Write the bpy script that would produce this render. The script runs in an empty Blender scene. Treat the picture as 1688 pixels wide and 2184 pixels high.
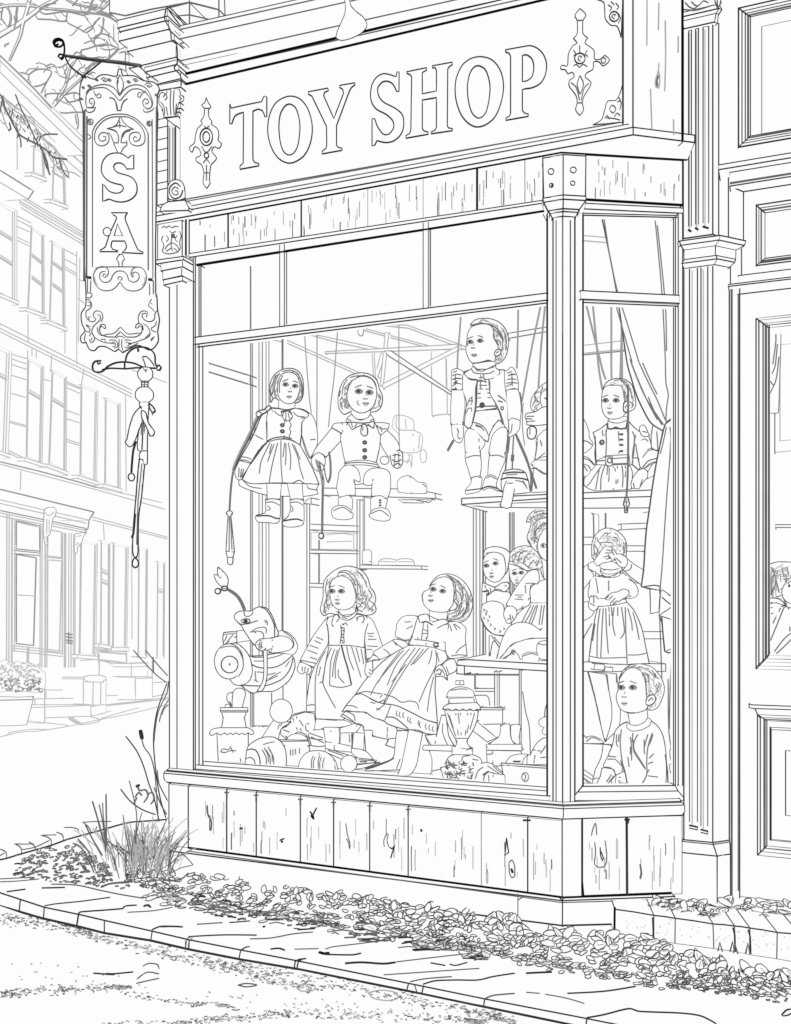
import bpy, math, random
from mathutils import Vector
from mathutils.geometry import delaunay_2d_cdt, tessellate_polygon
random.seed(7)
sc = bpy.context.scene
COL = sc.collection
F = 2000.0; H = 1.5; CX = 844.0; HY = 1267.0      # focal length and principal point of the view, eye height
V = Vector
# ---------------------------------------------------------------- materials (self-lit paper white and ink)
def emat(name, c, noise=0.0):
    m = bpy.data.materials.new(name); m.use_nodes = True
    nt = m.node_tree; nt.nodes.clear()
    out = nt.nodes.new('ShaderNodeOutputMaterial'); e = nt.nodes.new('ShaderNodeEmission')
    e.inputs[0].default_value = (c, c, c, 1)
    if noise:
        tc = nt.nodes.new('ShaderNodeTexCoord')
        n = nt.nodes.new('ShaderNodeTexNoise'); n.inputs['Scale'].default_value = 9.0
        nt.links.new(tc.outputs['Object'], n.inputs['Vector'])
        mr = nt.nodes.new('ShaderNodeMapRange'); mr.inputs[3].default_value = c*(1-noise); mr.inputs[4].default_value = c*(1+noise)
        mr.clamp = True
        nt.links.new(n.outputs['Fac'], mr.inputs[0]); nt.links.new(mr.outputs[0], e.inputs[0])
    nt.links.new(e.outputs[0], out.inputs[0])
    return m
PAPER = emat('self_lit_white', 0.985, 0.012)  # white emission on every surface
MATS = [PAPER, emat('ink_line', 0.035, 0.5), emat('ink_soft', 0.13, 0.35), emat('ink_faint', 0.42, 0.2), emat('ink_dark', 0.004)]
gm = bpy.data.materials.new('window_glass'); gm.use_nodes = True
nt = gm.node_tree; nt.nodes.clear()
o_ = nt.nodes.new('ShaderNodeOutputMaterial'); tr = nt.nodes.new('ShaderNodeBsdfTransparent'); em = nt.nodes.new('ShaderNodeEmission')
mx = nt.nodes.new('ShaderNodeMixShader'); mx.inputs[0].default_value = 0.06  # faint white emission: a haze put into the pane, lightening what lies behind
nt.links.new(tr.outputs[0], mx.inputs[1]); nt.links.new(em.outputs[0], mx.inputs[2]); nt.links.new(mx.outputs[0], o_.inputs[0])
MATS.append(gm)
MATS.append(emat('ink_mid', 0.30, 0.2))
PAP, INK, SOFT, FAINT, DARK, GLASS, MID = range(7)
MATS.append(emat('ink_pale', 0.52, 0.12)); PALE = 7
# ---------------------------------------------------------------- view rays and upright planes
def ray(x, y): return V(((x-CX)/F, 1.0, (HY-y)/F))
O = V((0, 0, H))
class Pl:
    "an upright plane through ground point (X,Y); n points towards the street"
    def __init__(s, p, u, off=0.0):
        s.p = V((p[0], p[1], 0)); s.u = V((u[0], u[1], 0)).normalized()
        n = V((s.u.y, -s.u.x, 0))
        if n.dot(s.p) > 0: n = -n
        s.n = n; s.off = off
    def at(s, x, y, o=0.0):
        r = ray(x, y); t = (s.n.dot(s.p) + s.off + o) / s.n.dot(r)
        return O + r*t
    def shift(s, o): return Pl(s.p, s.u, s.off+o)
def vdir(vpx): return ((vpx-CX)/F, 1.0)
def gpt(x, Y): return ((x-CX)/F*Y, Y)
PF = Pl(gpt(1199.5, 4.25), vdir(-3932))           # the shop front
PS = Pl(gpt(1199.5, 4.25), vdir(15850))           # the canted end of the bay
def PC(Y): return Pl((0, Y), (1, 0))
def G(x, y, z=0.0):
    r = ray(x, y); t = (z-H)/r.z
    return O + r*t
# ---------------------------------------------------------------- zoom frames the outlines were measured in
def Z(x0, y0, k): return (x0*.53333, y0*.53333, k)
ID = (0, 0, 1)
Z1 = Z(0,0,.335); Z2 = Z(1000,0,.335); Z3 = Z(2105,0,.335); Z4 = Z(0,1300,.335); Z5 = Z(1000,1300,.335); Z6 = Z(2105,1300,.335)
Z8 = Z(0,2600,.36545); Z9 = Z(1000,2600,.36545); Z10 = Z(2105,2600,.36545)
ZA = Z(860,1420,.25276); ZB = Z(1740,1240,.19534); ZC = Z(1160,2230,.25276); ZD = Z(820,2250,.20997)
ZE = Z(1700,2000,.28327); ZF = Z(2300,1450,.2442); ZG = Z(2300,2060,.26861); ZH = Z(300,260,.16117); ZI = Z(300,980,.14533)
def P(T, s):
    "parse 'x y x y!' to [(x,y,corner)]"
    if isinstance(s, list): return s
    t = s.replace(',', ' ').split(); out = []
    for i in range(0, len(t)-1, 2):
        c = t[i+1].endswith('!')
        out.append((T[0]+float(t[i])*T[2], T[1]+float(t[i+1].rstrip('!'))*T[2], c))
    return out
def smooth(pts, closed, step=5.0):
    n = len(pts)
    if n < 3: return [(p[0], p[1]) for p in pts]
    out = []
    rng = n if closed else n-1
    for i in range(rng):
        p1 = pts[i]; p2 = pts[(i+1) % n]
        p0 = pts[i-1] if (closed or i > 0) else p1
        p3 = pts[(i+2) % n] if (closed or i+2 < n) else p2
        m1 = (0, 0) if p1[2] else ((p2[0]-p0[0])/2, (p2[1]-p0[1])/2)
        m2 = (0, 0) if p2[2] else ((p3[0]-p1[0])/2, (p3[1]-p1[1])/2)
        L = math.hypot(p2[0]-p1[0], p2[1]-p1[1])
        for a in (0, 1):      # keep tangents no longer than the segment
            m = (m1, m2)[a]; l = math.hypot(*m)
            if l > L:
                m = (m[0]*L/l, m[1]*L/l)
                if a == 0: m1 = m
                else: m2 = m
        if p1[2] and p2[2]: k = max(1, int(L/(step*3)))
        else: k = max(1, int(round(L/step)))
        for j in range(k):
            t = j/k; t2 = t*t; t3 = t2*t
            h00 = 2*t3-3*t2+1; h10 = t3-2*t2+t; h01 = -2*t3+3*t2; h11 = t3-t2
            out.append((h00*p1[0]+h10*m1[0]+h01*p2[0]+h11*m2[0], h00*p1[1]+h10*m1[1]+h01*p2[1]+h11*m2[1]))
    if not closed: out.append((pts[-1][0], pts[-1][1]))
    return out
# ---------------------------------------------------------------- mesh builder
WPX = 2.134/2000*0.5*1.18
class M:
    def __init__(s): s.v = []; s.f = []; s.m = []
    def face(s, pts, m=PAP):
        b = len(s.v); s.v += [tuple(p) for p in pts]; s.f.append(tuple(range(b, b+len(pts)))); s.m.append(m)
    def tube(s, pts, w=1.0, m=INK, closed=False, r=None, n=4):
        "a thin drawn line: a real rod along the points, w in picture pixels at its distance"
        q = [V(p) for p in pts]; P_ = []
        for p in q:
            if not P_ or (p-P_[-1]).length > 1e-5: P_.append(p)
        if len(P_) < 2: return
        if P_[0].y > 9: m = {FAINT: PALE, SOFT: MID}.get(m, m)      # paler ink for lines far down the street
        k = len(P_); b = len(s.v)
        for i, p in enumerate(P_):
            a = P_[i-1] if (i > 0 or closed) else p
            c = P_[(i+1) % k] if (i < k-1 or closed) else p
            d = (c-a)
            if d.length < 1e-9: d = V((0, 0, 1))
            d.normalize()
            rr = r if r is not None else w*WPX*max(.5, p.y)
            if not closed and (i == 0 or i == k-1) and k > 3 and r is None: rr *= 0.75
            up = V((0, -1, 0)) if abs(d.y) < .9 else V((0, 0, 1))
            a1 = d.cross(up).normalized(); a2 = a1.cross(d).normalized()
            for j in range(n):
                th = math.pi/4 + 2*math.pi*j/n
                s.v.append(tuple(p + (a1*math.cos(th)+a2*math.sin(th))*rr*1.2))
        for i in range(k if closed else k-1):
            i2 = (i+1) % k
            for j in range(n):
                j2 = (j+1) % n
                s.f.append((b+i*n+j, b+i*n+j2, b+i2*n+j2, b+i2*n+j)); s.m.append(m)
        if not closed:
            s.f.append(tuple(b+j for j in range(n))); s.m.append(m)
            s.f.append(tuple(b+(k-1)*n+j for j in range(n))); s.m.append(m)
    def loft(s, rings, w=1.0, m=INK, rw=None, vert=True, cap=True, vm=None):
        "rings of equal length; ink round each ring (rw gives widths) and along each vertical edge"
        b = len(s.v); n = len(rings[0])
        for R in rings: s.v += [tuple(p) for p in R]
        for i in range(len(rings)-1):
            for j in range(n):
                j2 = (j+1) % n
                s.f.append((b+i*n+j, b+i*n+j2, b+(i+1)*n+j2, b+(i+1)*n+j)); s.m.append(PAP)
        if cap:
            s.f.append(tuple(b+j for j in range(n))); s.m.append(PAP)
            s.f.append(tuple(b+(len(rings)-1)*n+j for j in range(n))); s.m.append(PAP)
        for i, R in enumerate(rings):
            ww = w if rw is None else rw[i]
            if ww: s.tube(list(R), ww, m, closed=True)
        if vert and w:
            for j in range(n): s.tube([R[j] for R in rings], w, m if vm is None else vm)
    def prism(s, front, dv, w=1.0, m=INK, holes=(), back=True, conn=True, bl=True):
        "front: 3D polygon; extruded by dv"
        loops = [[V(p) for p in front]] + [[V(p) for p in h] for h in holes]
        if holes:
            tris = tessellate_polygon(loops); flat = [p for l in loops for p in l]
            for t in tris: s.face([flat[i] for i in t])
        else: s.face(loops[0])
        for l in loops:
            bk = [p+dv for p in l]; n = len(l)
            if back and not holes: s.face(bk)
            for i in range(n):
                j = (i+1) % n; s.face([l[i], l[j], bk[j], bk[i]])
            if w:
                s.tube(l, w, m, closed=True)
                if conn:
                    if bl: s.tube(bk, w, m, closed=True)
                    for i in range(n):
                        a = (l[i]-l[i-1]); c = (l[(i+1) % n]-l[i])
                        if a.length > 1e-6 and c.length > 1e-6 and a.angle(c) > .5: s.tube([l[i], bk[i]], w, m)
    def q(s, pl, xl, a, b, xr, c, d, o0, o1, w=1.0, m=INK, bl=False, **k):
        "bar on plane: left x with top a, bottom b; right x with top c, bottom d; from depth o0 out to o1"
        s.prism([pl.at(xl, a, o1), pl.at(xr, c, o1), pl.at(xr, d, o1), pl.at(xl, b, o1)], -pl.n*(o1-o0), w, m, bl=bl, **k)
    def ln(s, pl, T, st, o=0.006, w=1.0, m=INK, closed=False):
        pts = smooth(P(T, st), closed)
        s.tube([pl.at(x, y, o) for x, y in pts], w, m, closed)
    def slab(s, pl, T, st, o0, o1, w=1.0, m=INK, holes=(), conn=True):
        pts = smooth(P(T, st), True)
        hs = [[pl.at(x, y, o1) for x, y in smooth(P(T, h), True)] for h in holes]
        s.prism([pl.at(x, y, o1) for x, y in pts], -pl.n*(o1-o0), w, m, hs, conn=conn, bl=False)
    def blob(s, pts3, m=DARK): s.face(pts3, m)
    def build(s, name, parent=None, smooth_=False):
        me = bpy.data.meshes.new(name); me.from_pydata(s.v, [], s.f)
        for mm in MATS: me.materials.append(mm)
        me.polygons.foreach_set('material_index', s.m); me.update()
        ob = bpy.data.objects.new(name, me); COL.objects.link(ob)
        if parent is not None:
            ob.parent = parent
            ob.matrix_parent_inverse = parent.matrix_world.inverted()
        return ob
def tag(o, label=None, cat=None, group=None, kind=None):
    if label: o['label'] = label
    if cat: o['category'] = cat
    if group: o['group'] = group
    if kind: o['kind'] = kind
    return o
def thing(name, label, cat, loc, group=None):
    o = bpy.data.objects.new(name, None); COL.objects.link(o); o.empty_display_size = .1
    o.location = loc; o.matrix_world = __import__('mathutils').Matrix.Translation(V(loc))
    return tag(o, label, cat, group)
# ---------------------------------------------------------------- rounded solids from outlines
def segd(px, py, ax, ay, bx, by):
    dx = bx-ax; dy = by-ay; l = dx*dx+dy*dy
    t = 0 if l == 0 else max(0, min(1, ((px-ax)*dx+(py-ay)*dy)/l))
    return math.hypot(px-ax-t*dx, py-ay-t*dy)
def inside(x, y, poly):
    c = False; n = len(poly); j = n-1
    for i in range(n):
        xi, yi = poly[i]; xj, yj = poly[j]
        if (yi > y) != (yj > y) and x < (xj-xi)*(y-yi)/(yj-yi)+xi: c = not c
        j = i
    return c
KIND = {'b': (1.5, INK), 'f': (.9, FAINT), 's': (1.0, SOFT), 'i': (1.1, INK), 'h': (1.0, SOFT)}
def puff(m, pl, T, st, o=0.0, t=None, w=1.1, ink=INK, lines=(), TL=None, strands=0):
    """a rounded solid whose outline is st, standing in plane pl at depth o; lines are creases lying on it.
    each line: 'k:coords' k = i ink, s soft, f faint, b bold, D dark filled, S grey filled"""
    poly = smooth(P(T, st), True, 4.0)
    # drop duplicates
    q = [poly[0]]
    for p in poly[1:]:
        if math.hypot(p[0]-q[-1][0], p[1]-q[-1][1]) > .6: q.append(p)
    poly = q; n = len(poly)
    xs = [p[0] for p in poly]; ys = [p[1] for p in poly]
    ext = min(max(xs)-min(xs), max(ys)-min(ys))
    g = max(3.0, ext/9)
    pts = []; ds = []
    def dist(x, y): return min(segd(x, y, *poly[i-1], *poly[i]) for i in range(n))
    x = min(xs)+g/2; k = 0
    while x < max(xs):
        y = min(ys)+g/2*(1+(k % 2))
        while y < max(ys):
            if inside(x, y, poly):
                d = dist(x, y)
                if d > g*.35: pts.append((x, y)); ds.append(d)
            y += g
        x += g; k += 1
    R = max(ds) if ds else g
    pc = pl.at(sum(xs)/n, sum(ys)/n, o)
    Rm = R*pc.y/F
    if t is None: t = min(Rm*.8, .045)
    def hgt(d):
        a = min(1, d/R); return t*math.sqrt(max(0, 1-(1-a)**2))
    co = [V(p) for p in poly]+[V(p) for p in pts]
    r = delaunay_2d_cdt(co, [], [list(range(n))], 1, 1e-4)
    vs, fs = r[0], r[2]
    b = len(m.v)
    hh = []
    for p in vs:
        d = dist(p.x, p.y); hh.append(hgt(d) if d > .05 else 0)
    for p, h in zip(vs, hh): m.v.append(tuple(pl.at(p.x, p.y, o+h)))
    for f in fs: m.f.append(tuple(b+i for i in f)); m.m.append(PAP)
    b2 = len(m.v)
    for p, h in zip(vs, hh): m.v.append(tuple(pl.at(p.x, p.y, o-h*.8-.001)))
    for f in fs: m.f.append(tuple(b2+i for i in reversed(f))); m.m.append(PAP)
    if w: m.tube([pl.at(x, y, o) for x, y in poly], w, ink, closed=True)
    if strands:      # locks of hair following the outline
        Rs = random.Random(n*7+int(xs[0]))
        per = sum(math.hypot(poly[i][0]-poly[i-1][0], poly[i][1]-poly[i-1][1]) for i in range(n))
        for _ in range(int(per/strands)):
            i0 = Rs.randrange(n); d0 = Rs.uniform(.06, .5)*R*2; L = Rs.randint(2, max(3, n//9)); pp = []; ph = Rs.uniform(0, 6)
            for k in range(L):
                i = (i0+k) % n; a = poly[i-1]; b = poly[(i+1) % n]; dx, dy = b[0]-a[0], b[1]-a[1]; l = math.hypot(dx, dy) or 1
                for sg in (1, -1):
                    d = d0+math.sin(ph+k*1.1)*2.0
                    x, y = poly[i][0]-dy/l*d*sg, poly[i][1]+dx/l*d*sg
                    if inside(x, y, poly) and dist(x, y) > d*.6: pp.append((x, y)); break
            if len(pp) >= 2: m.tube([pl.at(x, y, o+hgt(dist(x, y))+.006) for x, y in pp], Rs.uniform(.6, .9), FAINT if Rs.random() < .8 else SOFT)
    TL = TL or T
    for L in lines:
        kd, c = (L[0], L[2:]) if L[1] == ':' else ('s', L)
        if kd in 'DS':
            pp = smooth(P(TL, c), True, 2.0)
            def sh(x, y): return hgt(dist(x, y)) if inside(x, y, poly) else 0
            e = .0085 if kd == 'D' else .004
            m.face([pl.at(x, y, o+e+sh(x, y)) for x, y in pp], DARK if kd == 'D' else MID)
            continue
        ww, mm = KIND[kd]
        pp = smooth(P(TL, c), False, 4.0)
        m.tube([pl.at(x, y, o+(hgt(dist(x, y)) if inside(x, y, poly) else 0)+.006) for x, y in pp], ww, mm)
LAY = .05
class Fig:
    "a thing made of rounded parts standing in plane pl, off behind it"
    def __init__(s, name, label, cat, pl, off, T, base, group=None):
        s.pl = pl; s.off = off; s.T = T
        x, y = T[0]+base[0]*T[2], T[1]+base[1]*T[2]
        s.e = thing(name, label, cat, pl.at(x, y, off), group)
    def p(s, name, lay, st, *lines, t=None, w=1.05, ink=INK, T=None, label=None, parent=None, more=(), TL=None):
        m = M(); T = T or s.T
        puff(m, s.pl, T, st, s.off+lay*LAY, t, w, ink, lines, TL, 2.4 if name == 'hair' else 0)
        for st2 in more: puff(m, s.pl, T, st2, s.off+lay*LAY, t, w, ink)
        o = m.build(name, parent or s.e)
        if label: o['label'] = label
        return o
    def rod(s, name, lay, st, w=2.0, m=SOFT, T=None, r=None):
        mm = M(); pts = smooth(P(T or s.T, st), False)
        mm.tube([s.pl.at(x, y, s.off+lay*LAY) for x, y in pts], w, m, r=r)
        return mm.build(name, s.e)
def eye(x, y, rx, ry): return 'D:' + ' '.join(f'{x+rx*math.cos(a*math.pi/4):.1f} {y+ry*math.sin(a*math.pi/4):.1f}' for a in range(8))
def circ(x, y, rx, ry=None, k='i', n=12):
    ry = ry or rx
    return k+':'+' '.join(f'{x+rx*math.cos(a*2*math.pi/n):.1f} {y+ry*math.sin(a*2*math.pi/n):.1f}' for a in range(n+1))
def ell(x, y, rx, ry=None, n=12):
    ry = ry or rx
    return ' '.join(f'{x+rx*math.cos(a*2*math.pi/n):.1f} {y+ry*math.sin(a*2*math.pi/n):.1f}' for a in range(n))
def grain(m, pl, xl, a, b, xr, c, d, o, k, seed=0, mm=FAINT):
    "short strokes of wood grain on an upright board face"
    R = random.Random(seed)
    for _ in range(k):
        f = R.random(); x = xl+(xr-xl)*f; yt = a+(c-a)*f; yb = b+(d-b)*f; h = yb-yt
        y0 = yt+h*R.uniform(.05, .8); y1 = min(yb-2, y0+h*R.uniform(.08, .45)); dx = R.uniform(-1, 1)
        m.tube([pl.at(x, y0, o), pl.at(x+dx, (y0+y1)/2, o), pl.at(x+dx*.5, y1, o)], R.uniform(.6, 1.1), mm if R.random() < .8 else SOFT)
# ================================================================ camera, light, world
cam = bpy.data.cameras.new('camera'); co_ = bpy.data.objects.new('camera', cam); COL.objects.link(co_)
cam.sensor_fit = 'VERTICAL'; cam.sensor_height = 24; cam.lens = 24*F/2184.0
cam.shift_y = (HY-1092)/2184.0; cam.clip_start = .05; cam.clip_end = 2000
co_.location = O; co_.rotation_euler = (math.radians(90), 0, 0); sc.camera = co_
w_ = bpy.data.worlds.new('World'); sc.world = w_; w_.use_nodes = True
w_.node_tree.nodes['Background'].inputs[0].default_value = (.985, .985, .985, 1); w_.node_tree.nodes['Background'].inputs[1].default_value = 1.0
sl = bpy.data.lights.new('sun', 'SUN'); sl.energy = 1.0; sl.angle = math.radians(15)
so = bpy.data.objects.new('sun', sl); COL.objects.link(so); so.rotation_euler = (math.radians(40), math.radians(15), 0); so.location = (0, -5, 20)
sc.view_settings.view_transform = 'Standard'; sc.view_settings.look = 'None'; sc.view_settings.exposure = 0
sc.cycles.transparent_max_bounces = 32; sc.cycles.max_bounces = 2; sc.cycles.use_denoising = False

# ================================================================ shop building
shop = thing('shop_building', 'timber toy shop front with a large bay window full of dolls', 'shop', PF.at(800, 1860, 0))
def part(name, parent, fn, label=None):
    m = M(); fn(m); o = m.build(name, parent)
    if label: o['label'] = label
    return o
def plan(pts, z):
    out = []
    for x, y in pts:
        r = ray(x, y); out.append(O + r*((z-H)/r.z))
    return out
class Corner:
    "two planes meeting at a corner: rings for posts with a face on each"
    def __init__(s, A, B): s.A = A; s.B = B
    def c(s, o):
        a = s.A.p + s.A.n*(s.A.off+o) ; b = s.B.p + s.B.n*(s.B.off+o)
        # solve n.q = const for both
        c1 = s.A.n.dot(s.A.p)+s.A.off+o; c2 = s.B.n.dot(s.B.p)+s.B.off+o
        det = s.A.n.x*s.B.n.y - s.A.n.y*s.B.n.x
        return V(((c1*s.B.n.y-c2*s.A.n.y)/det, (s.A.n.x*c2-s.B.n.x*c1)/det, 0))
    def ring(s, xl, xr, y, o, back=.12):
        c = s.c(o); z = H+(HY-y)/F*c.y
        a = s.A.at(xl, 1267, o); b = s.B.at(xr, 1267, o)
        n = (s.A.n+s.B.n).normalized()
        pts = [V((a.x, a.y, z)), V((c.x, c.y, z)), V((b.x, b.y, z)), V((b.x, b.y, z))-n*back, V((a.x, a.y, z))-n*back]
        return pts
KC = Corner(PF, PS)
# plinth, plank base
def f(m):
    m.q(PF, 362, 1815, 1868, 1199, 1921, 1984, -.3, .02, 1.1)
    m.q(PS, 1199.5, 1921, 1984, 1440, 1912, 1972, -.3, .02, 1.1)
    m.ln(PF, ID, '400 1815! 1199 1925!', .024, .9, SOFT); m.ln(PS, ID, '1200 1925! 1436 1918!', .024, .9, SOFT)
    m.ln(PF, ID, '1105 1906! 1105 1965!', .024, .9, SOFT); m.ln(PF, ID, '1105 1920! 1118 1912!', .024, .9, SOFT)
    m.tube([KC.c(.024)+V((0, 0, z)) for z in (0, .115)], 1.1, INK)
    m.tube([PF.at(x, y, .03) for x, y in ((364, 1868), (780, 1921), (1199, 1974))], 1.3, INK); m.tube([PS.at(x, y, .03) for x, y in ((1200, 1974), (1311, 1971))], 1.4, INK)
    m.tube([PS.at(1200, 1912, .03), PS.at(1434, 1903, .03)], 1.1, INK); m.tube([PF.at(364, 1868, .03), PF.at(364, 1815, .03)], 1, SOFT)
part('plinth', shop, f)
def f(m):
    xs = [402.5, 484, 547, 641, 712, 789, 871, 1027, 1126, 1199]
    t = lambda x: 1672+ (x-360)*.0935; b = lambda x: 1808+(x-402)*.1325
    m.q(PF, 361, 1672, 1803, 402, 1677, 1808, -.2, .035, 1.1)
    for i in range(len(xs)-1):
        a, c = xs[i], xs[i+1]
        m.q(PF, a, t(a), b(a), c, t(c), b(c), -.2, .03, .9, SOFT)
    for x in xs[1:7]+[1126]:
        m.tube([PF.at(x, t(x), .035), PF.at(x, b(x), .035)], 1.2, DARK if x in (484, 712, 789, 871, 1126) else INK)
        if x != 1126:
            m.tube([PF.at(x-5, t(x)+6, .036), PF.at(x, t(x)+8, .036), PF.at(x+5, t(x)+6, .036)], 1.1, SOFT)
            m.tube([PF.at(x, t(x)+4, .036), PF.at(x, t(x)+20, .036)], 1.7, SOFT)
        else: m.tube([PF.at(x-10, t(x)+6, .036), PF.at(x+6, t(x)+6, .036)], 1.6, INK)
    m.tube([PF.at(402, 1808, .034), PF.at(1199, b(1199), .034)], 1.7, DARK)
    for i in range(len(xs)-1):
        a, c = xs[i]+6, xs[i+1]-6
        grain(m, PF, a, t(a)+18, b(a)-6, c, t(c)+18, b(c)-6, .034, 7 if i not in (6,) else 14, 10+i)
    for st in ['175 1110 185 1105 200 1100', '995 1045 1003 1052 1000 1060']: m.ln(PF, Z9, st, .034, 1.3, INK)
    for x, y in ((187, 1117), (1001, 1052)): m.ln(PF, Z9, f'{x} {y-5} {x+1} {y+6}', .035, 2.2, INK)
    m.ln(PF, Z9, '350 940 362 955 358 968 375 985 368 965 390 920', .035, 1.5, DARK)
    m.ln(PF, Z9, '785 1150 782 1110 800 1070 808 1078 800 1110 812 1150', .035, 1, SOFT)
    m.ln(PF, Z9, '815 1150 830 1160 845 1140 832 1180 822 1215', .035, 1.3, INK)
    m.ln(PF, Z9, '560 1010 570 1080 585 1130 582 1160 575 1120 562 1100', .035, 1, SOFT)
    m.ln(PF, Z9, '1498 1095! 1488 1200! 1510 1180! 1498 1095!', .035, 1.3, INK)
    m.ln(PF, Z9, '1512 1240 1530 1225 1545 1260 1545 1320 1530 1330 1515 1300 1512 1240', .035, 1, INK)
    m.ln(PF, Z9, '1525 1275 1535 1300', .036, 2.4, INK)
    m.ln(PF, Z8, '1210 905 1215 960 1235 1000 1232 1055', .035, 1.4, SOFT); m.ln(PF, Z8, '1408 1035 1410 1045', .035, 3.2, INK)
    # canted end
    u = [1241, 1337.5, 1455]
    m.q(PS, 1199.5, 1746, 1914, 1241, 1745, 1912, -.2, .035, 1.1)
    for i in range(2):
        m.q(PS, u[i], 1742, 1912-i*3, u[i+1], 1740, 1909-i*3, -.2, .03, .9, SOFT)
        grain(m, PS, u[i]+8, 1760, 1900, u[i+1]-8, 1760, 1900, .034, 12, 60+i)
    m.tube([PS.at(1242, 1744, .036), PS.at(1242, 1880, .036), PS.at(1245, 1912, .036)], 1.7, DARK)
    m.tube([PS.at(1337, 1742, .036), PS.at(1338, 1908, .036)], 2.0, INK)
    m.tube([PS.at(1333, 1748, .036), PS.at(1343, 1748, .036)], 2.0, INK); m.tube([PS.at(1338, 1746, .036), PS.at(1338, 1756, .036)], 3.0, INK)
    m.tube([PS.at(1199, 1914, .036), PS.at(1432, 1905, .036)], 1.8, DARK)
    m.ln(PS, Z10, '400 1120 405 1180 400 1250 435 1268 465 1250 470 1190 460 1110', .036, 1, SOFT)
    m.ln(PS, Z10, '432 1150 435 1200 445 1230 450 1215 438 1175', .036, 1.1, INK); m.ln(PS, Z10, '382 1085 385 1060 405 1010 412 1080', .036, 1, SOFT)
    m.ln(PS, Z10, '665 1250 672 1300 665 1335', .036, 1.6, SOFT)
part('plank_base', shop, f)
# sill
def f(m):
    def R(y, o, xl=352, xr=1455):
        c = KC.c(o); z = H+(HY-y)/F*c.y
        a = PF.at(xl, 1267, o); b = PS.at(xr, 1267, o)
        n = PF.n
        return [V((a.x, a.y, z)), V((c.x, c.y, z)), V((b.x, b.y, z)), V((b.x, b.y, z))-PS.n*.25, V((a.x, a.y, z))-n*.25]
    m.loft([R(1711, .045, 362, 1450), R(1717, .075, 356, 1453)], .9, INK, rw=[.9, 1.1])
    m.loft([R(1720, .085, 352, 1455), R(1725, .11, 350, 1460), R(1738, .113, 350, 1461), R(1744, .085, 353, 1457), R(1746, .06, 357, 1456)], .9, INK, rw=[1, .9, 0, 0, 1.9])
part('sill', shop, f)
# left pilaster
def f(m):
    m.q(PF, 362, 600, 1640, 413, 600, 1645, -.1, .04, 1.1)
    m.ln(PF, ID, '378 600! 378 1642!', .044, 1, SOFT)
    for a, b, xa, xb, o in ((549, 557, 334, 392, .09), (557, 572, 344, 390, .075), (572, 591, 348, 388, .06), (591, 602, 350, 390, .075)):
        m.q(PF, xa, a+6, b+6, xb, a-2, b-3, -.1, o, 1)
    m.q(PF, 337, 479, 555, 389, 470, 549, -.1, .05, 1)     # carved block
    m.q(PF, 389, 470, 549, 404, 466, 546, -.1, .035, 1.1)
    m.ln(PF, ID, '397 468! 397 545!', .04, 1.6, DARK)
    for st in ('1030 1450 1050 1440 1060 1450 1080 1438 1095 1450 1120 1440 1140 1445', '1040 1500 1030 1530 1045 1560 1035 1600 1060 1615 1090 1615 1130 1605 1150 1580 1145 1540 1155 1500 1140 1470',
               '1100 1500 1090 1545 1100 1600', '1100 1545 1070 1560 1050 1590', '1100 1545 1130 1565 1140 1590', '1060 1500 1075 1520 1060 1540', '1130 1500 1115 1520 1130 1540', '1080 1470 1100 1485 1120 1470', '1090 1580 1060 1600', '1110 1580 1135 1605'):
        m.ln(PF, Z1, st, .056, .9, SOFT)
    m.ln(PF, Z1, '1095 1495 1110 1495 1110 1510 1095 1510', .056, 1.4, INK, True)
    m.q(PF, 359, 270, 432, 375, 268, 430, -.1, .05, 1)      # upper shaft
    for x in (362.5, 369, 373): m.tube([PF.at(x, 272, .053), PF.at(x, 430, .053)], .9, SOFT)
    for a, b, xa, xb, o in ((221, 232, 346, 386, .08), (232, 240, 350, 383, .07), (240, 249, 354, 380, .06)):
        m.q(PF, xa, a+3, b+3, xb, a-1, b-1, -.1, o, 1)
    puff(m, PF, Z1, '1075 560 1110 555 1145 575 1150 605 1170 615 1165 645 1140 650 1120 740! 1045 745! 1035 690 1015 660 1020 600 1040 590 1060 600', .085, .03, 1, INK,
         ['s:1090 570 1085 650 1090 735', 's:1110 575 1105 650 1110 735', 's:1040 620 1055 600 1065 620 1050 640', 's:1140 610 1155 625 1145 640', 's:1060 680 1070 735', 's:1025 650 1045 680 1050 735', 's:1125 660 1118 735'])
    puff(m, PF, Z1, '1075 1265! 1070 1200 1085 1160 1120 1145 1155 1155 1175 1190 1180 1260! 1130 1275', .1, .02, 1, INK, ['i:1150 1190 1120 1165 1085 1190 1080 1230 1110 1265 1150 1250 1165 1210', 's:1140 1205 1115 1190 1095 1215 1110 1240 1135 1235 1130 1215 1115 1215'])
    m.slab(PF, Z1, '1020 1345! 1035 1305! 1075 1285! 1180 1275! 1205 1325! 1200 1340!', -.05, .1, 1)
part('pilaster', shop, f)
def f(m):
    ys = [250, 268, 293, 315, 340, 361, 386, 400, 432]
    for i in range(len(ys)-1): m.q(PF, 336, ys[i]+6, ys[i+1]+6, 358, ys[i]+1, ys[i+1]+1, -.25, -.02, 1)
part('quoin', shop, f)
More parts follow.
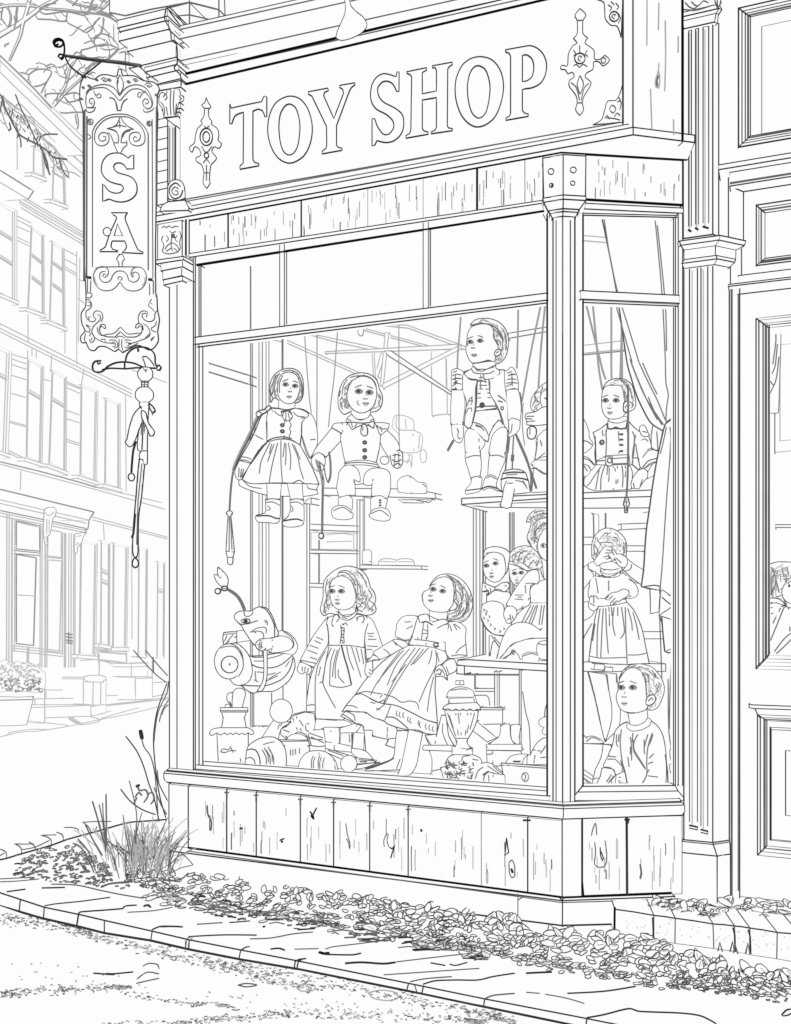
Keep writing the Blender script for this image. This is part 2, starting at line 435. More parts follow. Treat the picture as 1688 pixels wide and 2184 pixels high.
# corner post and its bracket block
def f(m):
    m.loft([KC.ring(1180, 1226, 1722, .04), KC.ring(1180, 1226, 455, .04)], 1.2, INK)
    for x in (1186.5,): m.tube([PF.at(x, 470, .045), PF.at(x, 1712, .045)], 1, SOFT)
    for x in (1217,): m.tube([PS.at(x, 470, .045), PS.at(x, 1715, .045)], 1.2, SOFT)
    m.tube([PS.at(1200.5, 470, .05), PS.at(1200.5, 710, .05)], 1.2, SOFT)
    m.loft([KC.ring(1178, 1228, 461, .05), KC.ring(1173, 1233, 451, .07), KC.ring(1169, 1236, 445, .08), KC.ring(1160, 1250, 425, .10), KC.ring(1158, 1250, 416, .10)], 1.2, INK)
    m.loft([KC.ring(1160, 1249, 416, .09), KC.ring(1158, 1250, 330, .09)], 1.1, INK)
    for pl, u, v, r in ((PF, 158, 1092, 19), (PS, 300, 1082, 19), (PF, 160, 1180, 13), (PS, 296, 1166, 14)):
        m.ln(pl, Z3, ell(u, v, r), .096, .9, INK, True)
    m.ln(PF, Z3, '162 1178 166 1186', .1, 1.6, INK)
part('corner_post', shop, f)
# lower cornice between sign and frieze
def f(m):
    B = PF.at(1350.8, 287.5, .06); z = B.z
    pts = plan([(316, 477), (1350.8, 287.5), (1482, 304), (1466, 341), (1198, 325), (345, 481)], z)
    up = V((0, 0, .032))
    m.prism(pts, up, 1.1, INK)
    for x0, y0, x1, y1 in ((345, 481, 1198, 325), (1198, 325, 1466, 341)): 
        a, b = plan([(x0, y0), (x1, y1)], z-.002); m.tube([a, b], 1.5, DARK)
    m.q(PF, 335, 453, 468, 1340, 265, 280, -.1, .055, 1, SOFT)
    m.q(PF, 385, 432, 455, 1330, 259, 272, -.1, .05, 1, SOFT)
part('lower_cornice', shop, f)
# frieze of boards
def f(m):
    xs = [404, 487, 643, 785, 903, 1018, 1120, 1158]
    t = lambda x: 466-(x-404)*.178; b = lambda x: 541-(x-404)*.15
    for i in range(len(xs)-1):
        m.q(PF, xs[i], t(xs[i]), b(xs[i]), xs[i+1], t(xs[i+1]), b(xs[i+1]), -.15, .01, .8, SOFT)
        grain(m, PF, xs[i]+5, t(xs[i]+5), b(xs[i]+5), xs[i+1]-5, t(xs[i+1]-5), b(xs[i+1]-5), .014, int((xs[i+1]-xs[i])/7) if i else 5, 30+i)
    for x in (487, 643, 1018): m.tube([PF.at(x, t(x), .016), PF.at(x, b(x), .016)], 2 if x == 1018 else 1.4, DARK)
    m.q(PS, 1250, 331, 424, 1457, 343, 436, -.15, .01, 1)
    grain(m, PS, 1254, 334, 424, 1450, 344, 434, .014, 26, 44)
    m.tube([PS.at(1457, 343, .016), PS.at(1457, 436, .016)], 1.6, INK)
part('frieze', shop, f)
# header, transom bars, frames
def f(m):
    L = lambda x, y0, y1: y0+(x-413)*(y1-y0)/(1168-413)
    m.q(PF, 404, 541, 549, 1160, 427, 433, -.03, .04, .9)          # header bead
    m.q(PF, 413, 548, 565, 1168, 432, 448, -.03, .02, 1.0)
    m.tube([PF.at(420, 566, .024), PF.at(1168, 449, .024)], 1.6, DARK)
    m.q(PF, 413, 720, 735, 1168, 625, 640, -.03, .03, 1.1)         # transom bar
    m.q(PF, 416, 735, 741, 1168, 641, 646, -.03, .015, 1.1)
    for xa, xb in ((597, 607), (903, 914)):                       # upper mullions
        m.q(PF, xa, 541-(xa-413)*.15, 735-(xa-413)*.127-15, xb, 539-(xb-413)*.15, 735-(xb-413)*.127-15, -.03, .025, 1.0, SOFT)
        x = xb+4; m.tube([PF.at(x, 540-(x-413)*.15, .004), PF.at(x, 717-(x-413)*.127, .004)], 1.6, SOFT)
    for x0, x1, y0, y1, y2, y3, o in ((413, 417, 548, 1645, 548, 1645, .03), (417, 425, 560, 1632, 558, 1634, .015), (425, 429, 568, 720, 567, 720, .005), (425, 433, 738, 1628, 738, 1630, .005)):
        m.q(PF, x0, y0, y1, x1, y2, y3, -.03, o, 1.0)
    m.q(PF, 425, 1623, 1632, 1168, 1679, 1689, -.03, .0, .9, SOFT)   # inner bottom rail
    m.q(PF, 415, 1631, 1640, 1168, 1687, 1699, -.03, .02, .9, SOFT)
    m.q(PF, 411, 1640, 1652, 1172, 1698, 1713, -.03, .035, .9, INK)
    m.tube([PF.at(1167.5, 440, .03), PF.at(1167.5, 1697, .03)], 1.6, DARK)
    m.q(PF, 1168, 448, 1700, 1180, 447, 1702, -.03, .02, .9, SOFT)
    # canted end
    m.q(PS, 1234, 433, 445, 1457, 444, 455, -.03, .02, 1)
    m.tube([PS.at(1250, 426, .03), PS.at(1457, 438, .03)], 1.7, DARK)
    m.q(PS, 1244, 455, 459, 1446, 460, 464, -.03, .01, 1)
    m.q(PS, 1227, 455, 1690, 1243, 456, 1690, -.03, .02, 1)
    m.tube([PS.at(1244, 458, .022), PS.at(1244, 1678, .022)], 1.5, INK)
    m.q(PS, 1239, 620, 638, 1449, 630, 647, -.03, .035, 1.1)
    m.q(PS, 1243, 640, 645, 1447, 649, 653, -.03, .02, 1)
    for x0, x1, ya, o in ((1437, 1441, 465, .0), (1441, 1447, 462, .01), (1447, 1456, 455, .02)):
        m.q(PS, x0, ya, 1675, x1, ya, 1675, -.03, o, .9, INK)
    m.slab(PS, Z10, '275 878! 285 845! 328 795! 870 790! 885 820! 918 858! 918 878!', -.03, .03, 1)
    m.ln(PS, Z10, '300 828! 885 822!', .034, .9)
part('window_frame', shop, f)
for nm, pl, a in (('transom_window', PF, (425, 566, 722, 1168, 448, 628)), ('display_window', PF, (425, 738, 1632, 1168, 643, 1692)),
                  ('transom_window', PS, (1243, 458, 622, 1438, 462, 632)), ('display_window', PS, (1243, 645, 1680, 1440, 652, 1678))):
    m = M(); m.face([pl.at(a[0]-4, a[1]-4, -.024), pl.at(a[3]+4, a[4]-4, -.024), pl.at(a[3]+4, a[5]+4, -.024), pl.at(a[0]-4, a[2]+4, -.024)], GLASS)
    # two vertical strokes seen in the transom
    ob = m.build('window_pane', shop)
# transom lights backed by boards (closed) in front window
def f(m):
    m.q(PF, 420, 555, 728, 1170, 440, 632, -.04, -.035, 0)
    m.tube([PF.at(535, 568, -.03), PF.at(535, 702, -.03)], 1.3, SOFT)
part('transom_board', shop, f)
# upper cornice over the sign
def f(m):
    lv = [(22, 30, .30), (30, 50, .27), (50, 60, .23), (60, 97, .19), (97, 107, .15), (107, 112, .13), (112, 127, .11)]
    for a, b, o in lv:
        m.q(PF, 385, a+(148*.225), b+148*.222, 1420, a-(1420-533)*.225, b-(1420-533)*.222, -.1, o-.05, .9, SOFT)
    m.q(PF, 385, 158, 182, 1420, -70, -42, -.1, .05, 1)
    m.tube([PF.at(385, 160, .07), PF.at(1330, -64, .07)], 1.8, DARK)
    # broken-forward end block over the pilaster
    for k, (xa, xb, a, b, o) in enumerate(((251, 358, 44, 60, .34), (256, 356, 58, 68, .33), (254, 360, 68, 88, .32), (272, 372, 90, 110, .27), (276, 376, 108, 146, .22), (309, 378, 144, 154, .20), (313, 382, 154, 166, .18), (318, 386, 166, 184, .16))):
        sl_ = .24
        m.q(PF, xa, a, b, xb, a-(xb-xa)*sl_, b-(xb-xa)*sl_, -.1, o-.05, .9, INK)
    m.q(PF, 325, 184, 196, 386, 172, 186, -.1, .1, 1)
    # raking side of the block top
    m.ln(PF, Z1, '1060 45! 1150 165!', .28, 1.2); m.ln(PF, Z1, '1080 45! 1190 155!', .28, 1); m.ln(PF, Z1, '1100 60! 1175 160!', .28, 1, SOFT)
    m.ln(PF, Z1, '1060 55 1050 120 1085 190 1095 260 1125 280 1130 400 1110 435 1150 480 1155 545', .33, 1.1)
part('upper_cornice', shop, f)
def f(m):   # upper storey seen above the cornice, set back
    pl = PF.shift(-.6)
    m.slab(pl, Z1, '800 100! 960 60! 1208 15! 1210 -200! 700 -200! 700 80!', -.2, 0, 1, SOFT)
    m.slab(pl, Z1, '1208 15! 1395 62! 1395 -200! 1210 -200!', -.2, .0, 1, SOFT)
    m.ln(pl, Z1, '1208 15! 1208 160!', .01, 1.2, SOFT); m.ln(pl, Z1, '1070 50! 1208 15! 1395 62!', .01, 1.2, SOFT)
    m.ln(pl, Z1, '1140 100! 1208 95! 1340 125!', .01, 1, SOFT); m.ln(pl, Z1, '1395 -10! 1395 110!', .01, 1.2, SOFT); m.ln(pl, Z1, '1430 -10! 1435 105!', .01, 1, SOFT)
part('upper_storey', shop, f)
# return of the sign fascia (boards with grain)
Bc = PF.at(1350.8, 280, .052)
PR = Pl((Bc.x, Bc.y), (4.55, 1))
def f(m):
    m.q(PR, 1350.8, -80, 286, 1457, -80, 302, -.04, 0, 1)
    m.q(PF, 1329, -80, 266, 1350, -80, 281, -.1, .05, 1)
    for st in ('770 0 768 290', '845 20 842 190', '885 130 888 350 882 580', '968 230 968 335', '792 565 800 830', '938 760 940 860', '845 400 842 445 822 520 828 555 845 560 850 500 842 445'):
        m.ln(PR, Z3, st, .005, 1.2, FAINT)
    m.ln(PR, Z3, '842 480 832 520 838 550', .005, 1.5, SOFT)
    m.tube([PR.at(1456, -60, .006), PR.at(1456, 300, .006)], 2.0, DARK)
part('fascia_return', shop, f)
# interior shell
def f(m):
    a = PF.at(440, 1267, -2.4); b = PF.at(2100, 1267, -2.4)
    for z0, z1 in ((0.3, 3.6),):
        m.face([(a.x, a.y, z0), (b.x, b.y, z0), (b.x, b.y, z1), (a.x, a.y, z1)])
part('back_wall', shop, f)
def f(m):
    a, b = PF.at(425, 1628, -.1), PF.at(1199, 1694, -.1); c, d = PS.at(1199, 1694, -.1), PS.at(1450, 1680, -.1)
    z = b.z; n = PF.n*1.4
    z -= .14; a.z = z; b.z = z; c.z = z; d.z = z
    m.prism([a, b, c, d, d-n, a-n], V((0, 0, -.06)), 0)
part('display_floor', shop, f)

# ================================================================ the TOY SHOP sign
sign = thing('shop_sign', 'long white fascia board with raised serif lettering TOY SHOP', 'sign', PF.at(860, 340, .06))
part('sign_board', sign, lambda m: (m.q(PF, 385, 184, 427, 1329, -38, 260, -.05, .055, 1, SOFT), m.tube([PF.at(385, 182, .06), PF.at(1329, -40, .06)], 1.6, DARK), m.tube([PF.at(1329, -60, .06), PF.at(1329, 264, .06)], 1.6, INK)))
LET = {
 'T': ('-127 662! -117 690! -92 683 40 655 75 648! 92 612! 108 618! 108 742! 95 742! 80 705 50 695! 20 708! 20 1018 32 1036! 57 1042! 57 1056! -62 1078! -62 1058! -42 1040! -40 715! -72 725 -97 742 -114 788! -127 788!', []),
 'O': ('265 613 325 635 372 700 397 800 388 900 350 985 290 1030 240 1038 185 1010 140 945 115 850 122 750 155 670 205 628', ['250 662 290 685 315 760 318 840 305 930 280 975 248 988 215 965 193 900 185 800 195 725 220 680']),
 'Y': ('373 585! 497 562! 500 578! 475 590 470 610! 535 755! 595 600! 592 570 572 558! 572 545! 668 528! 670 540! 645 560 630 590! 552 800! 552 925! 562 938! 587 945! 587 957! 460 980! 460 965! 485 945! 490 925! 488 805! 395 612! 373 600!', []),
 'S': ('850 470 905 480 930 490! 938 458! 950 458! 950 582! 935 582! 910 535 880 518 845 522 815 560 820 610 850 650 925 690 970 730 980 790 965 850 920 895 865 908 810 895! 795 925! 778 928! 778 757! 795 757! 815 810 850 855 885 855 915 815 910 770 870 730 800 690 770 630 775 550 805 495', []),
 'H': ('998 458! 1125 432! 1125 447! 1098 462! 1098 598! 1188 580! 1188 450! 1180 432! 1162 432! 1162 420! 1288 397! 1290 410! 1270 425! 1260 440! 1257 800! 1265 815! 1290 820! 1290 832! 1155 852! 1155 840! 1180 830! 1188 810! 1188 622! 1098 637! 1098 820! 1110 835! 1135 842! 1135 855! 995 880! 993 865! 1018 850! 1025 830! 1030 490! 1020 475! 1000 468!', []),
 'O2': ('1475 362 1545 385 1595 450 1615 545 1600 650 1560 745 1500 795 1440 808 1385 780 1340 720 1310 620 1312 510 1350 420 1405 375', ['1455 418 1500 445 1527 530 1525 620 1505 710 1480 745 1450 752 1415 720 1393 650 1385 550 1400 470 1425 430']),
 'P': ('1628 331! 1628 318! 1740 298 1785 292 1830 308 1870 350 1889 410 1880 480 1850 530 1800 558 1755 565! 1735 570! 1735 705! 1748 720! 1773 728! 1773 741! 1630 766! 1630 752! 1655 738! 1660 720! 1660 360! 1650 340!', ['1735 352! 1765 350 1797 378 1808 430 1796 488 1765 515 1735 520!']),
}
for k, (st, hs) in LET.items():
    m = M(); m.slab(PF, Z2, st, .055, .068, 1.15, INK, hs, conn=False); m.build('letter', sign)
def orn(*a):
    m = M(); puff(m, *a); m.build('scroll_ornament', sign)
orn(PF, Z1, '1315 622! 1328 655 1345 680 1330 695 1332 745 1352 775! 1345 790 1385 820 1395 860 1390 895 1412 915 1395 945 1365 935 1350 965 1380 1005 1365 1030 1345 1050 1338 1095 1335 1150 1340 1165 1318 1200! 1295 1165 1300 1100 1285 1050 1255 1030 1250 1005 1280 990 1270 950 1240 935 1225 970 1208 940 1240 910 1245 870 1260 820 1290 790 1280 770! 1300 740 1302 690 1285 670 1305 655', .058, .012, .9, INK,
     [circ(1315, 872, 40, 55), circ(1315, 872, 22, 34), circ(1316, 990, 15, 17), 's:1300 800 1316 815 1335 800', 's:1285 930 1300 960 1315 970 1330 960 1350 930', 's:1316 1050 1316 1150', 's:1295 1040 1316 1015 1338 1040', 's:1302 690 1330 690', 's:1305 1100 1330 1100'])
orn(PF, Z3, '342 55! 380 95 362 130 362 215 392 242! 375 275 430 320 435 375 470 378 500 352! 530 385 490 420 465 395 430 395 425 440 385 465 375 490 412 525 400 560 365 620 358 660 365 700 342 735! 315 700 325 655 318 610 275 550 275 515 305 490 295 460 265 470 250 445 220 440 228 415 262 420 270 340 300 290 325 275 300 245! 325 215 325 130 310 100', .058, .012, .9, INK,
     [circ(342, 372, 34), 's:345 372 355 362 340 355 330 375 345 390', 's:340 290 342 335', 's:300 320 315 340 300 360', 's:390 320 375 345 395 360', 's:300 420 320 410 340 430 360 410 390 425', 's:342 480 325 540 342 600', 's:342 480 365 535 345 600', 's:285 525 320 560 340 640', 's:400 530 370 560 350 640', 's:325 130 362 130', 's:322 655 360 655', circ(492, 385, 14, 18, 's')])
orn(PF, Z3, '425 795! 480 762 500 700 520 645 570 640 595 600 614 535! 612 778!', .058, .01, .9, INK, ['s:500 755 515 735 530 760', 's:530 700 545 670 570 690 555 720 535 705', 's:560 745 580 720 600 740', 's:580 650 600 640', 's:590 620 605 660 595 700', 's:510 750 560 755 600 765'])
orn(PF, Z3, '420 -10! 490 12 500 60 505 120 540 160 580 168 605 240! 614 -10!', .058, .01, .9, INK, [circ(560, 105, 30, 32), 's:560 105 570 95 555 90 545 105 562 122', 's:520 30 545 50 530 70', 's:570 20 590 45 575 60', 's:585 150 600 120 590 90', 's:540 10 560 30'])
# lamp over the sign
lamp = thing('sign_lamp', 'small bell shaped lamp shade hanging over the top edge of the lettered board', 'lamp', PF.at(745, 40, .34))
m = M(); puff(m, PF, Z2, '600 -30! 610 40 605 90 585 140 562 190 548 240! 580 255 635 245 700 215 740 175 742 145 715 105 670 70 640 30 632 -30!', .36, .06, 1.1); m.build('lamp_shade', lamp)
m = M(); m.tube([PF.at(739, -8, .36), PF.at(738, -30, .36), PF.at(737, -60, .25), PF.at(737, -80, .0)], 2, SOFT); m.build('bracket', lamp)
# ================================================================ neighbouring building on the right
def along(y0, x0, x): return HY+(y0-HY)*(x+3932)/(x0+3932)
PN = Pl(gpt(1520.6, 4.3), vdir(-3932)); PNs = Pl(gpt(1520.6, 4.3), vdir(5100)); PD = Pl(gpt(1560, 4.36), vdir(-3932))
KN = Corner(PN, PNs)
nb = thing('neighbouring_building', 'panelled shop front with a fluted pilaster at the right edge', 'shop', KN.c(0))
def f(m):
    m.loft([KN.ring(1459, 1558, 1800, 0), KN.ring(1459, 1558, 560, 0)], 1.1, INK)
    m.loft([KN.ring(1457.6, 1533, 500, 0), KN.ring(1457.6, 1533, 46, 0)], 1.2, INK)
    for x0, x1, a, b in ((1471, 1488, 572, 1762), (1495.5, 1510, 570, 1771), (1469, 1475, 66, 492), (1484, 1490, 62, 488), (1500, 1512, 58, 485)):
        m.tube([PN.at(x0, b-9, .003), PN.at(x0, a, .003), PN.at(x1, a-2, .003), PN.at(x1, b-9, .003)], 1, INK)
        m.tube([PN.at((x0*2+x1)/3, b, .003), PN.at((x0*2+x1)/3, a+5, .003)], .8, FAINT)
        m.tube([PN.at(x0-1, b-2, .003), PN.at(x1, b+2, .003)], 1.6, INK)
        if b > 1000: m.tube([PN.at(x0-1, b+4, .003), PN.at(x1, b+8, .003), PN.at(x1, b, .003)], 1, INK)
    m.loft([KN.ring(1459, 1556, 564, .02), KN.ring(1454, 1567, 552, .05), KN.ring(1460, 1569, 545, .04)], 1, INK)
    m.loft([KN.ring(1459, 1569, 547, .03), KN.ring(1459, 1570, 524, .03), KN.ring(1452, 1588, 512, .07), KN.ring(1450, 1591, 502, .085)], 1, INK)
    m.loft([KN.ring(1459, 1530, 47, .02), KN.ring(1455, 1533, 28, .04), KN.ring(1452, 1540, 18, .07), KN.ring(1458, 1535, 10, .05), KN.ring(1456, 1545, -40, .06)], 1, INK)
    for st in ('1010 15 1040 45 1070 55 1100 30', '1050 10 1090 40 1130 5 1160 20', '1200 0 1220 50 1245 10', '1000 60 1080 65 1180 35'): m.ln(PN, Z3, st, .08, 1, SOFT)
    m.loft([KN.ring(1435, 1558, 1940, .05), KN.ring(1435, 1558, 1826, .05), KN.ring(1455, 1557, 1801, .005), KN.ring(1457, 1557, 1797, .005)], 1.1, INK)
part('pilaster', nb, f)
def f(m):   # wall round the window opening
    for xa, xb, a, b in ((1578, 1642, 605, 1925), (1642, 1800, -60, 690), (1642, 1800, 1412, 1940), (1533, 1642, -60, 605)):
        m.q(PD, xa, a if a < 0 else along(a, 1600, xa), along(b, 1600, xa), xb, a-20 if a < 0 else along(a, 1600, xb), along(b, 1600, xb), -.15, 0, 0)
    m.tube([PD.at(1578, 1914, .004), PD.at(1760, 1934, .004)], 2, DARK)
part('wall', nb, f)
def bar(m, pl, xl, a, b, o0, o1, w=1.0, mm=INK, xr=1760): m.q(pl, xl, a, b, xr, along(a, xl, xr), along(b, xl, xr), o0, o1, w, mm)
def nest(m, pl, rects, xr=1760, w=1.0, mm=INK, o=.0, grey=()):
    "stepped mouldings round a panel that runs out of frame to the right: rects of (xl, top, bottom)"
    for i, (xl, a, b) in enumerate(rects):
        oo = o + .004*(i+1)
        m.tube([pl.at(xr, along(a, xl, xr), oo), pl.at(xl, a, oo), pl.at(xl, b, oo), pl.at(xr, along(b, xl, xr), oo)], w*(1.9 if i in grey else 1), SOFT if i in grey else mm)
    a, b = rects[0], rects[-1]
    m.tube([pl.at(a[0], a[1], o+.02), pl.at(b[0], b[1], o+.02)], w, mm); m.tube([pl.at(a[0], a[2], o+.02), pl.at(b[0], b[2], o+.02)], w, mm)
def f(m):
    m.q(PD, 1575, 17, 315, 1760, along(17, 1575, 1760), along(315, 1575, 1760), -.05, .004, 1)
    nest(m, PD, [(1576, 18, 313), (1583, 24, 306), (1590, 29, 300), (1596, 33, 294), (1601, 36, 290)], grey=(3,), o=.004)
    nest(m, PD, [(1625, 57, 287)], mm=SOFT, w=.8)
part('upper_panel', nb, f)
def f(m):
    bar(m, PD, 1533, 352, 362, -.1, .12); bar(m, PD, 1557, 368, 397, -.1, .08)
    m.tube([PD.at(1557, 391, .085), PD.at(1760, along(391, 1557, 1760), .085)], 1.6, SOFT)
    m.slab(PD, ID, f'1557 397! 1760 {along(397,1557,1760):.0f}! 1760 {along(409,1586,1760):.0f}! 1586 409!', -.1, .04, 1)
    bar(m, PD, 1575, 588, 607, -.1, .07); bar(m, PD, 1554, 607, 611, -.1, .08); bar(m, PD, 1573, 612, 628, -.1, .03)
    m.tube([PD.at(1576, 606, .075), PD.at(1760, along(606, 1576, 1760), .075)], 1.8, INK)
    m.q(PD, 1554, 372, 505, 1586, 409, 515, -.1, .02, 1)
    m.tube([PD.at(1582, 515, .022), PD.at(1582, 590, .022)], 1, SOFT)
part('string_course', nb, f)
def f(m):
    m.q(PD, 1613, 437, 567, 1760, along(437, 1613, 1760), along(567, 1613, 1760), -.05, .004, 1)
    nest(m, PD, [(1614, 438, 566), (1619, 444, 561), (1624, 449, 557), (1632, 454, 551)], grey=(2,), o=.004)
part('small_panel', nb, f)
def f(m):
    m.q(PD, 1556, 612, 1925, 1578, 612, 1925, -.1, .03, 1.1)
    m.tube([PD.at(1561, 612, .033), PD.at(1561, 1915, .033)], 1.6, SOFT); m.tube([PD.at(1575, 628, .033), PD.at(1575, 1900, .033)], 1, SOFT)
part('door_post', nb, f)
nw = None
def f(m):
    t = lambda x, y: along(y, 1613, x)
    m.q(PD, 1613, 680, 1422, 1641, t(1641, 697), t(1641, 1402)-8, -.12, .02, 1)
    m.q(PD, 1641, 674, 697, 1760, t(1760, 680), t(1760, 702), -.12, .02, 0); m.q(PD, 1641, 1398, 1430, 1760, 1404, 1442, -.12, .02, 0)
    nest(m, PD, [(1613, 679, 1427), (1619, 683, 1420), (1628, 690, 1412), (1634, 694, 1405), (1640, 699, 1398)], grey=(3,), o=.02)
nwf = part('window', nb, f)
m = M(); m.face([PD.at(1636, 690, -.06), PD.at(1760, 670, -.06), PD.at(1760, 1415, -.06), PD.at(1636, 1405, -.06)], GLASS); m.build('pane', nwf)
def f(m):
    m.slab(PD, ID, f'1598 1503! 1760 1509! 1760 1516! 1606 1511! 1598 1509!', -.05, .06, 1)
    m.q(PD, 1616, 1524, 1824, 1760, along(1524, 1616, 1760), along(1824, 1616, 1760), -.05, .004, 1)
    nest(m, PD, [(1616, 1524, 1824), (1622, 1530, 1816), (1631, 1534, 1809), (1636, 1537, 1804)], grey=(2,), o=.004)
    nest(m, PD, [(1643, 1551, 1792), (1645, 1556, 1790)], o=.004, w=1.1); nest(m, PD, [(1676, 1601, 1739)], o=.004)
    m.ln(PD, Z10, '1335 340! 1350 375! 1370 402!', .03, 1)
part('lower_panel', nb, f)
def f(m):
    pl = PD.shift(-1.2); m.q(pl, 1600, 500, 1600, 1900, 500, 1600, -.02, 0, 0)
part('back_wall', nb, f)
def f(m):
    pl = PD.shift(-1.1)
    m.q(pl, 1653, 700, 965, 1800, 690, 950, -.05, 0, 1, SOFT); m.q(pl, 1664, 735, 940, 1800, 725, 930, -.05, .01, 1, FAINT)
part('inner_panelling', nb, f)
def f(m):
    pl = PD.shift(-1.1)
    m.q(pl, 1655, 1119, 1125, 1800, 1119, 1126, -.05, .1, 1, SOFT)
part('inner_shelf', nb, f)
# curtain in the neighbouring window
cu = Fig('curtain', 'thin gathered curtain edge hanging inside the far right window', 'curtain', PD, -.5, Z6, (1570, 560))
cu.p('cloth', 0, '1500 -20! 1622 -20! 1618 200 1605 560! 1500 560!', 's:1585 0 1590 100 1570 250', 's:1600 120 1585 260 1565 310', 's:1610 200 1590 350 1550 440', 's:1555 355 1570 380 1585 375', t=.03, w=1, ink=SOFT)

# ================================================================ ground
RZ = -.062
def GS(x, y, dz=0.0):
    "a point on the road, which falls away gently beyond 10.5 m"
    s = (y-HY)/F; t = (H-RZ-dz)/s
    if t > 10.5: t = (H-RZ-dz-.7875)/(s-.075)
    return O + ray(x, y)*t
m = M()
zf = lambda Y: RZ if Y <= 10.5 else RZ-.075*(Y-10.5)
Ys = [1, 6, 10.5, 14, 20, 30, 45]
for i in range(len(Ys)-1):
    a, b = Ys[i], Ys[i+1]; m.face([(-60, a, zf(a)), (60, a, zf(a)), (60, b, zf(b)), (-60, b, zf(b))])
m.face([(-1500, 45, zf(45)), (1500, 45, zf(45)), (1500, 1500, zf(45)), (-1500, 1500, zf(45))])
m.face([(-60, -5, RZ), (60, -5, RZ), (60, 1, RZ), (-60, 1, RZ)])
R = random.Random(3)
def gl(m, T, st, z=.003, w=1.0, mm=INK, closed=False, fn=None):
    m.tube([(fn or G)(x, y, z) if fn is None else fn(x, y) for x, y in smooth(P(T, st), closed)], w, mm, closed)
def rd(x, y): return GS(x, y, .003)
# worn gravelly patches in the road: little arcs
def patch(m, band, k, lo=2.5, hi=7, mm=SOFT):
    "band: polyline of (x, y, half height)"
    for _ in range(k):
        f = R.random()*(len(band)-1); i = min(len(band)-2, int(f)); f -= i
        x = band[i][0]+(band[i+1][0]-band[i][0])*f; y = band[i][1]+(band[i+1][1]-band[i][1])*f; h = band[i][2]+(band[i+1][2]-band[i][2])*f
        x += R.uniform(-8, 8); y += R.triangular(-h, h, 0); l = R.uniform(lo, hi); c = R.choice((-1, 1))*R.uniform(.3, 1.4)
        if y > 2240: continue
        m.tube([rd(x-l/2, y+R.uniform(-1, 1)), rd(x, y-c*2), rd(x+l/2, y+R.uniform(-1, 1))], R.uniform(.7, 1.0), mm if R.random() < .4 else FAINT)
patch(m, [(0, 1958, 16), (130, 1976, 14), (240, 2008, 14), (400, 2042, 16), (560, 2072, 20), (700, 2094, 22), (880, 2132, 18), (1020, 2160, 14), (1100, 2178, 10)], 620)
patch(m, [(355, 2040, 8), (470, 2060, 18), (560, 2085, 16), (690, 2110, 14)], 160)
patch(m, [(0, 2120, 10), (120, 2112, 14), (240, 2105, 8), (275, 2106, 3)], 210)
patch(m, [(260, 2118, 5), (330, 2130, 10), (400, 2142, 7), (440, 2140, 3)], 60)
patch(m, [(455, 2140, 6), (500, 2150, 8)], 14, 8, 20)
patch(m, [(430, 2176, 8), (520, 2172, 12), (620, 2160, 10), (760, 2168, 14), (900, 2172, 14), (1000, 2176, 10), (1040, 2180, 6)], 300)
patch(m, [(0, 2060, 30), (500, 2130, 25), (1000, 2175, 12)], 90, 2, 4, FAINT)
patch(m, [(220, 2184, 4), (380, 2180, 5), (430, 2178, 8)], 60)
for st in ('690 2000 760 1985 840 1995 865 2030 800 2045 720 2030 690 2000', '270 1965 320 1950 380 1960 370 1985 300 1990 270 1965'): gl(m, Z9, st, fn=rd, mm=FAINT)
for st in ('835 1845 870 1828 920 1835 930 1860', '800 1920 860 1880 930 1890', '795 1945 860 1930 930 1915', '1390 1955 1440 1945 1500 1955 1440 1965 1390 1955'): gl(m, Z8, st, fn=rd, mm=SOFT)
gl(m, Z8, '545 1885 640 1890 780 1878', fn=rd, w=1.2, mm=INK); gl(m, Z8, '620 1890 670 1892', fn=rd, w=1.8)
# lines of the far kerb
for st in ('0 508 50 495 120 480 230 472 400 445 590 405 760 372 980 318', '45 490 60 480 130 470 200 462 290 465', '590 400 780 345 980 300', '400 398 500 384 585 412 470 436 400 398', '410 400 470 434', '425 398 480 432', '170 412 265 424 400 440', '620 362 700 345 980 285'):
    gl(m, Z8, st, fn=rd, w=1.0, mm=FAINT)
tag(m.build('road'), kind='structure')
# pavement
KT = [(-500, 1790), (-160, 1862), (0, 1904), (95, 1935), (172, 1951), (223, 1963), (325, 1986), (402, 2004), (513, 2026), (628, 2048), (873, 2097.5), (1032, 2130), (1250, 2172), (1400, 2202), (1700, 2262), (2400, 2400)]
KB = [(-500, 1812), (-160, 1888), (0, 1932), (93, 1959), (172, 1977), (223, 1990), (322, 2006), (402, 2024.5), (512, 2046), (643, 2068), (899, 2119), (1032, 2147), (1250, 2192), (1400, 2224), (1700, 2290), (2400, 2440)]
m = M()
front = [G(x, y) for x, y in KT]
back = [G(3000, 1700), G(3000, 1500), G(900, 1500), G(357, 1746), G(357, 1748), G(320, 1751), G(274, 1755), G(205, 1774), G(146, 1790), G(110, 1803), G(47, 1821), G(0, 1834), G(-160, 1850)]
poly = front+[p for p in back]
t_ = tessellate_polygon([poly])
for a in t_: m.face([poly[i] for i in a])
for st, w, mm in (('-200 1860 0 1834 47 1821 110 1803 146 1790 205 1774 274 1755 320 1751 357 1748', 1.5, INK),): gl(m, ID, st, w=w, mm=mm)
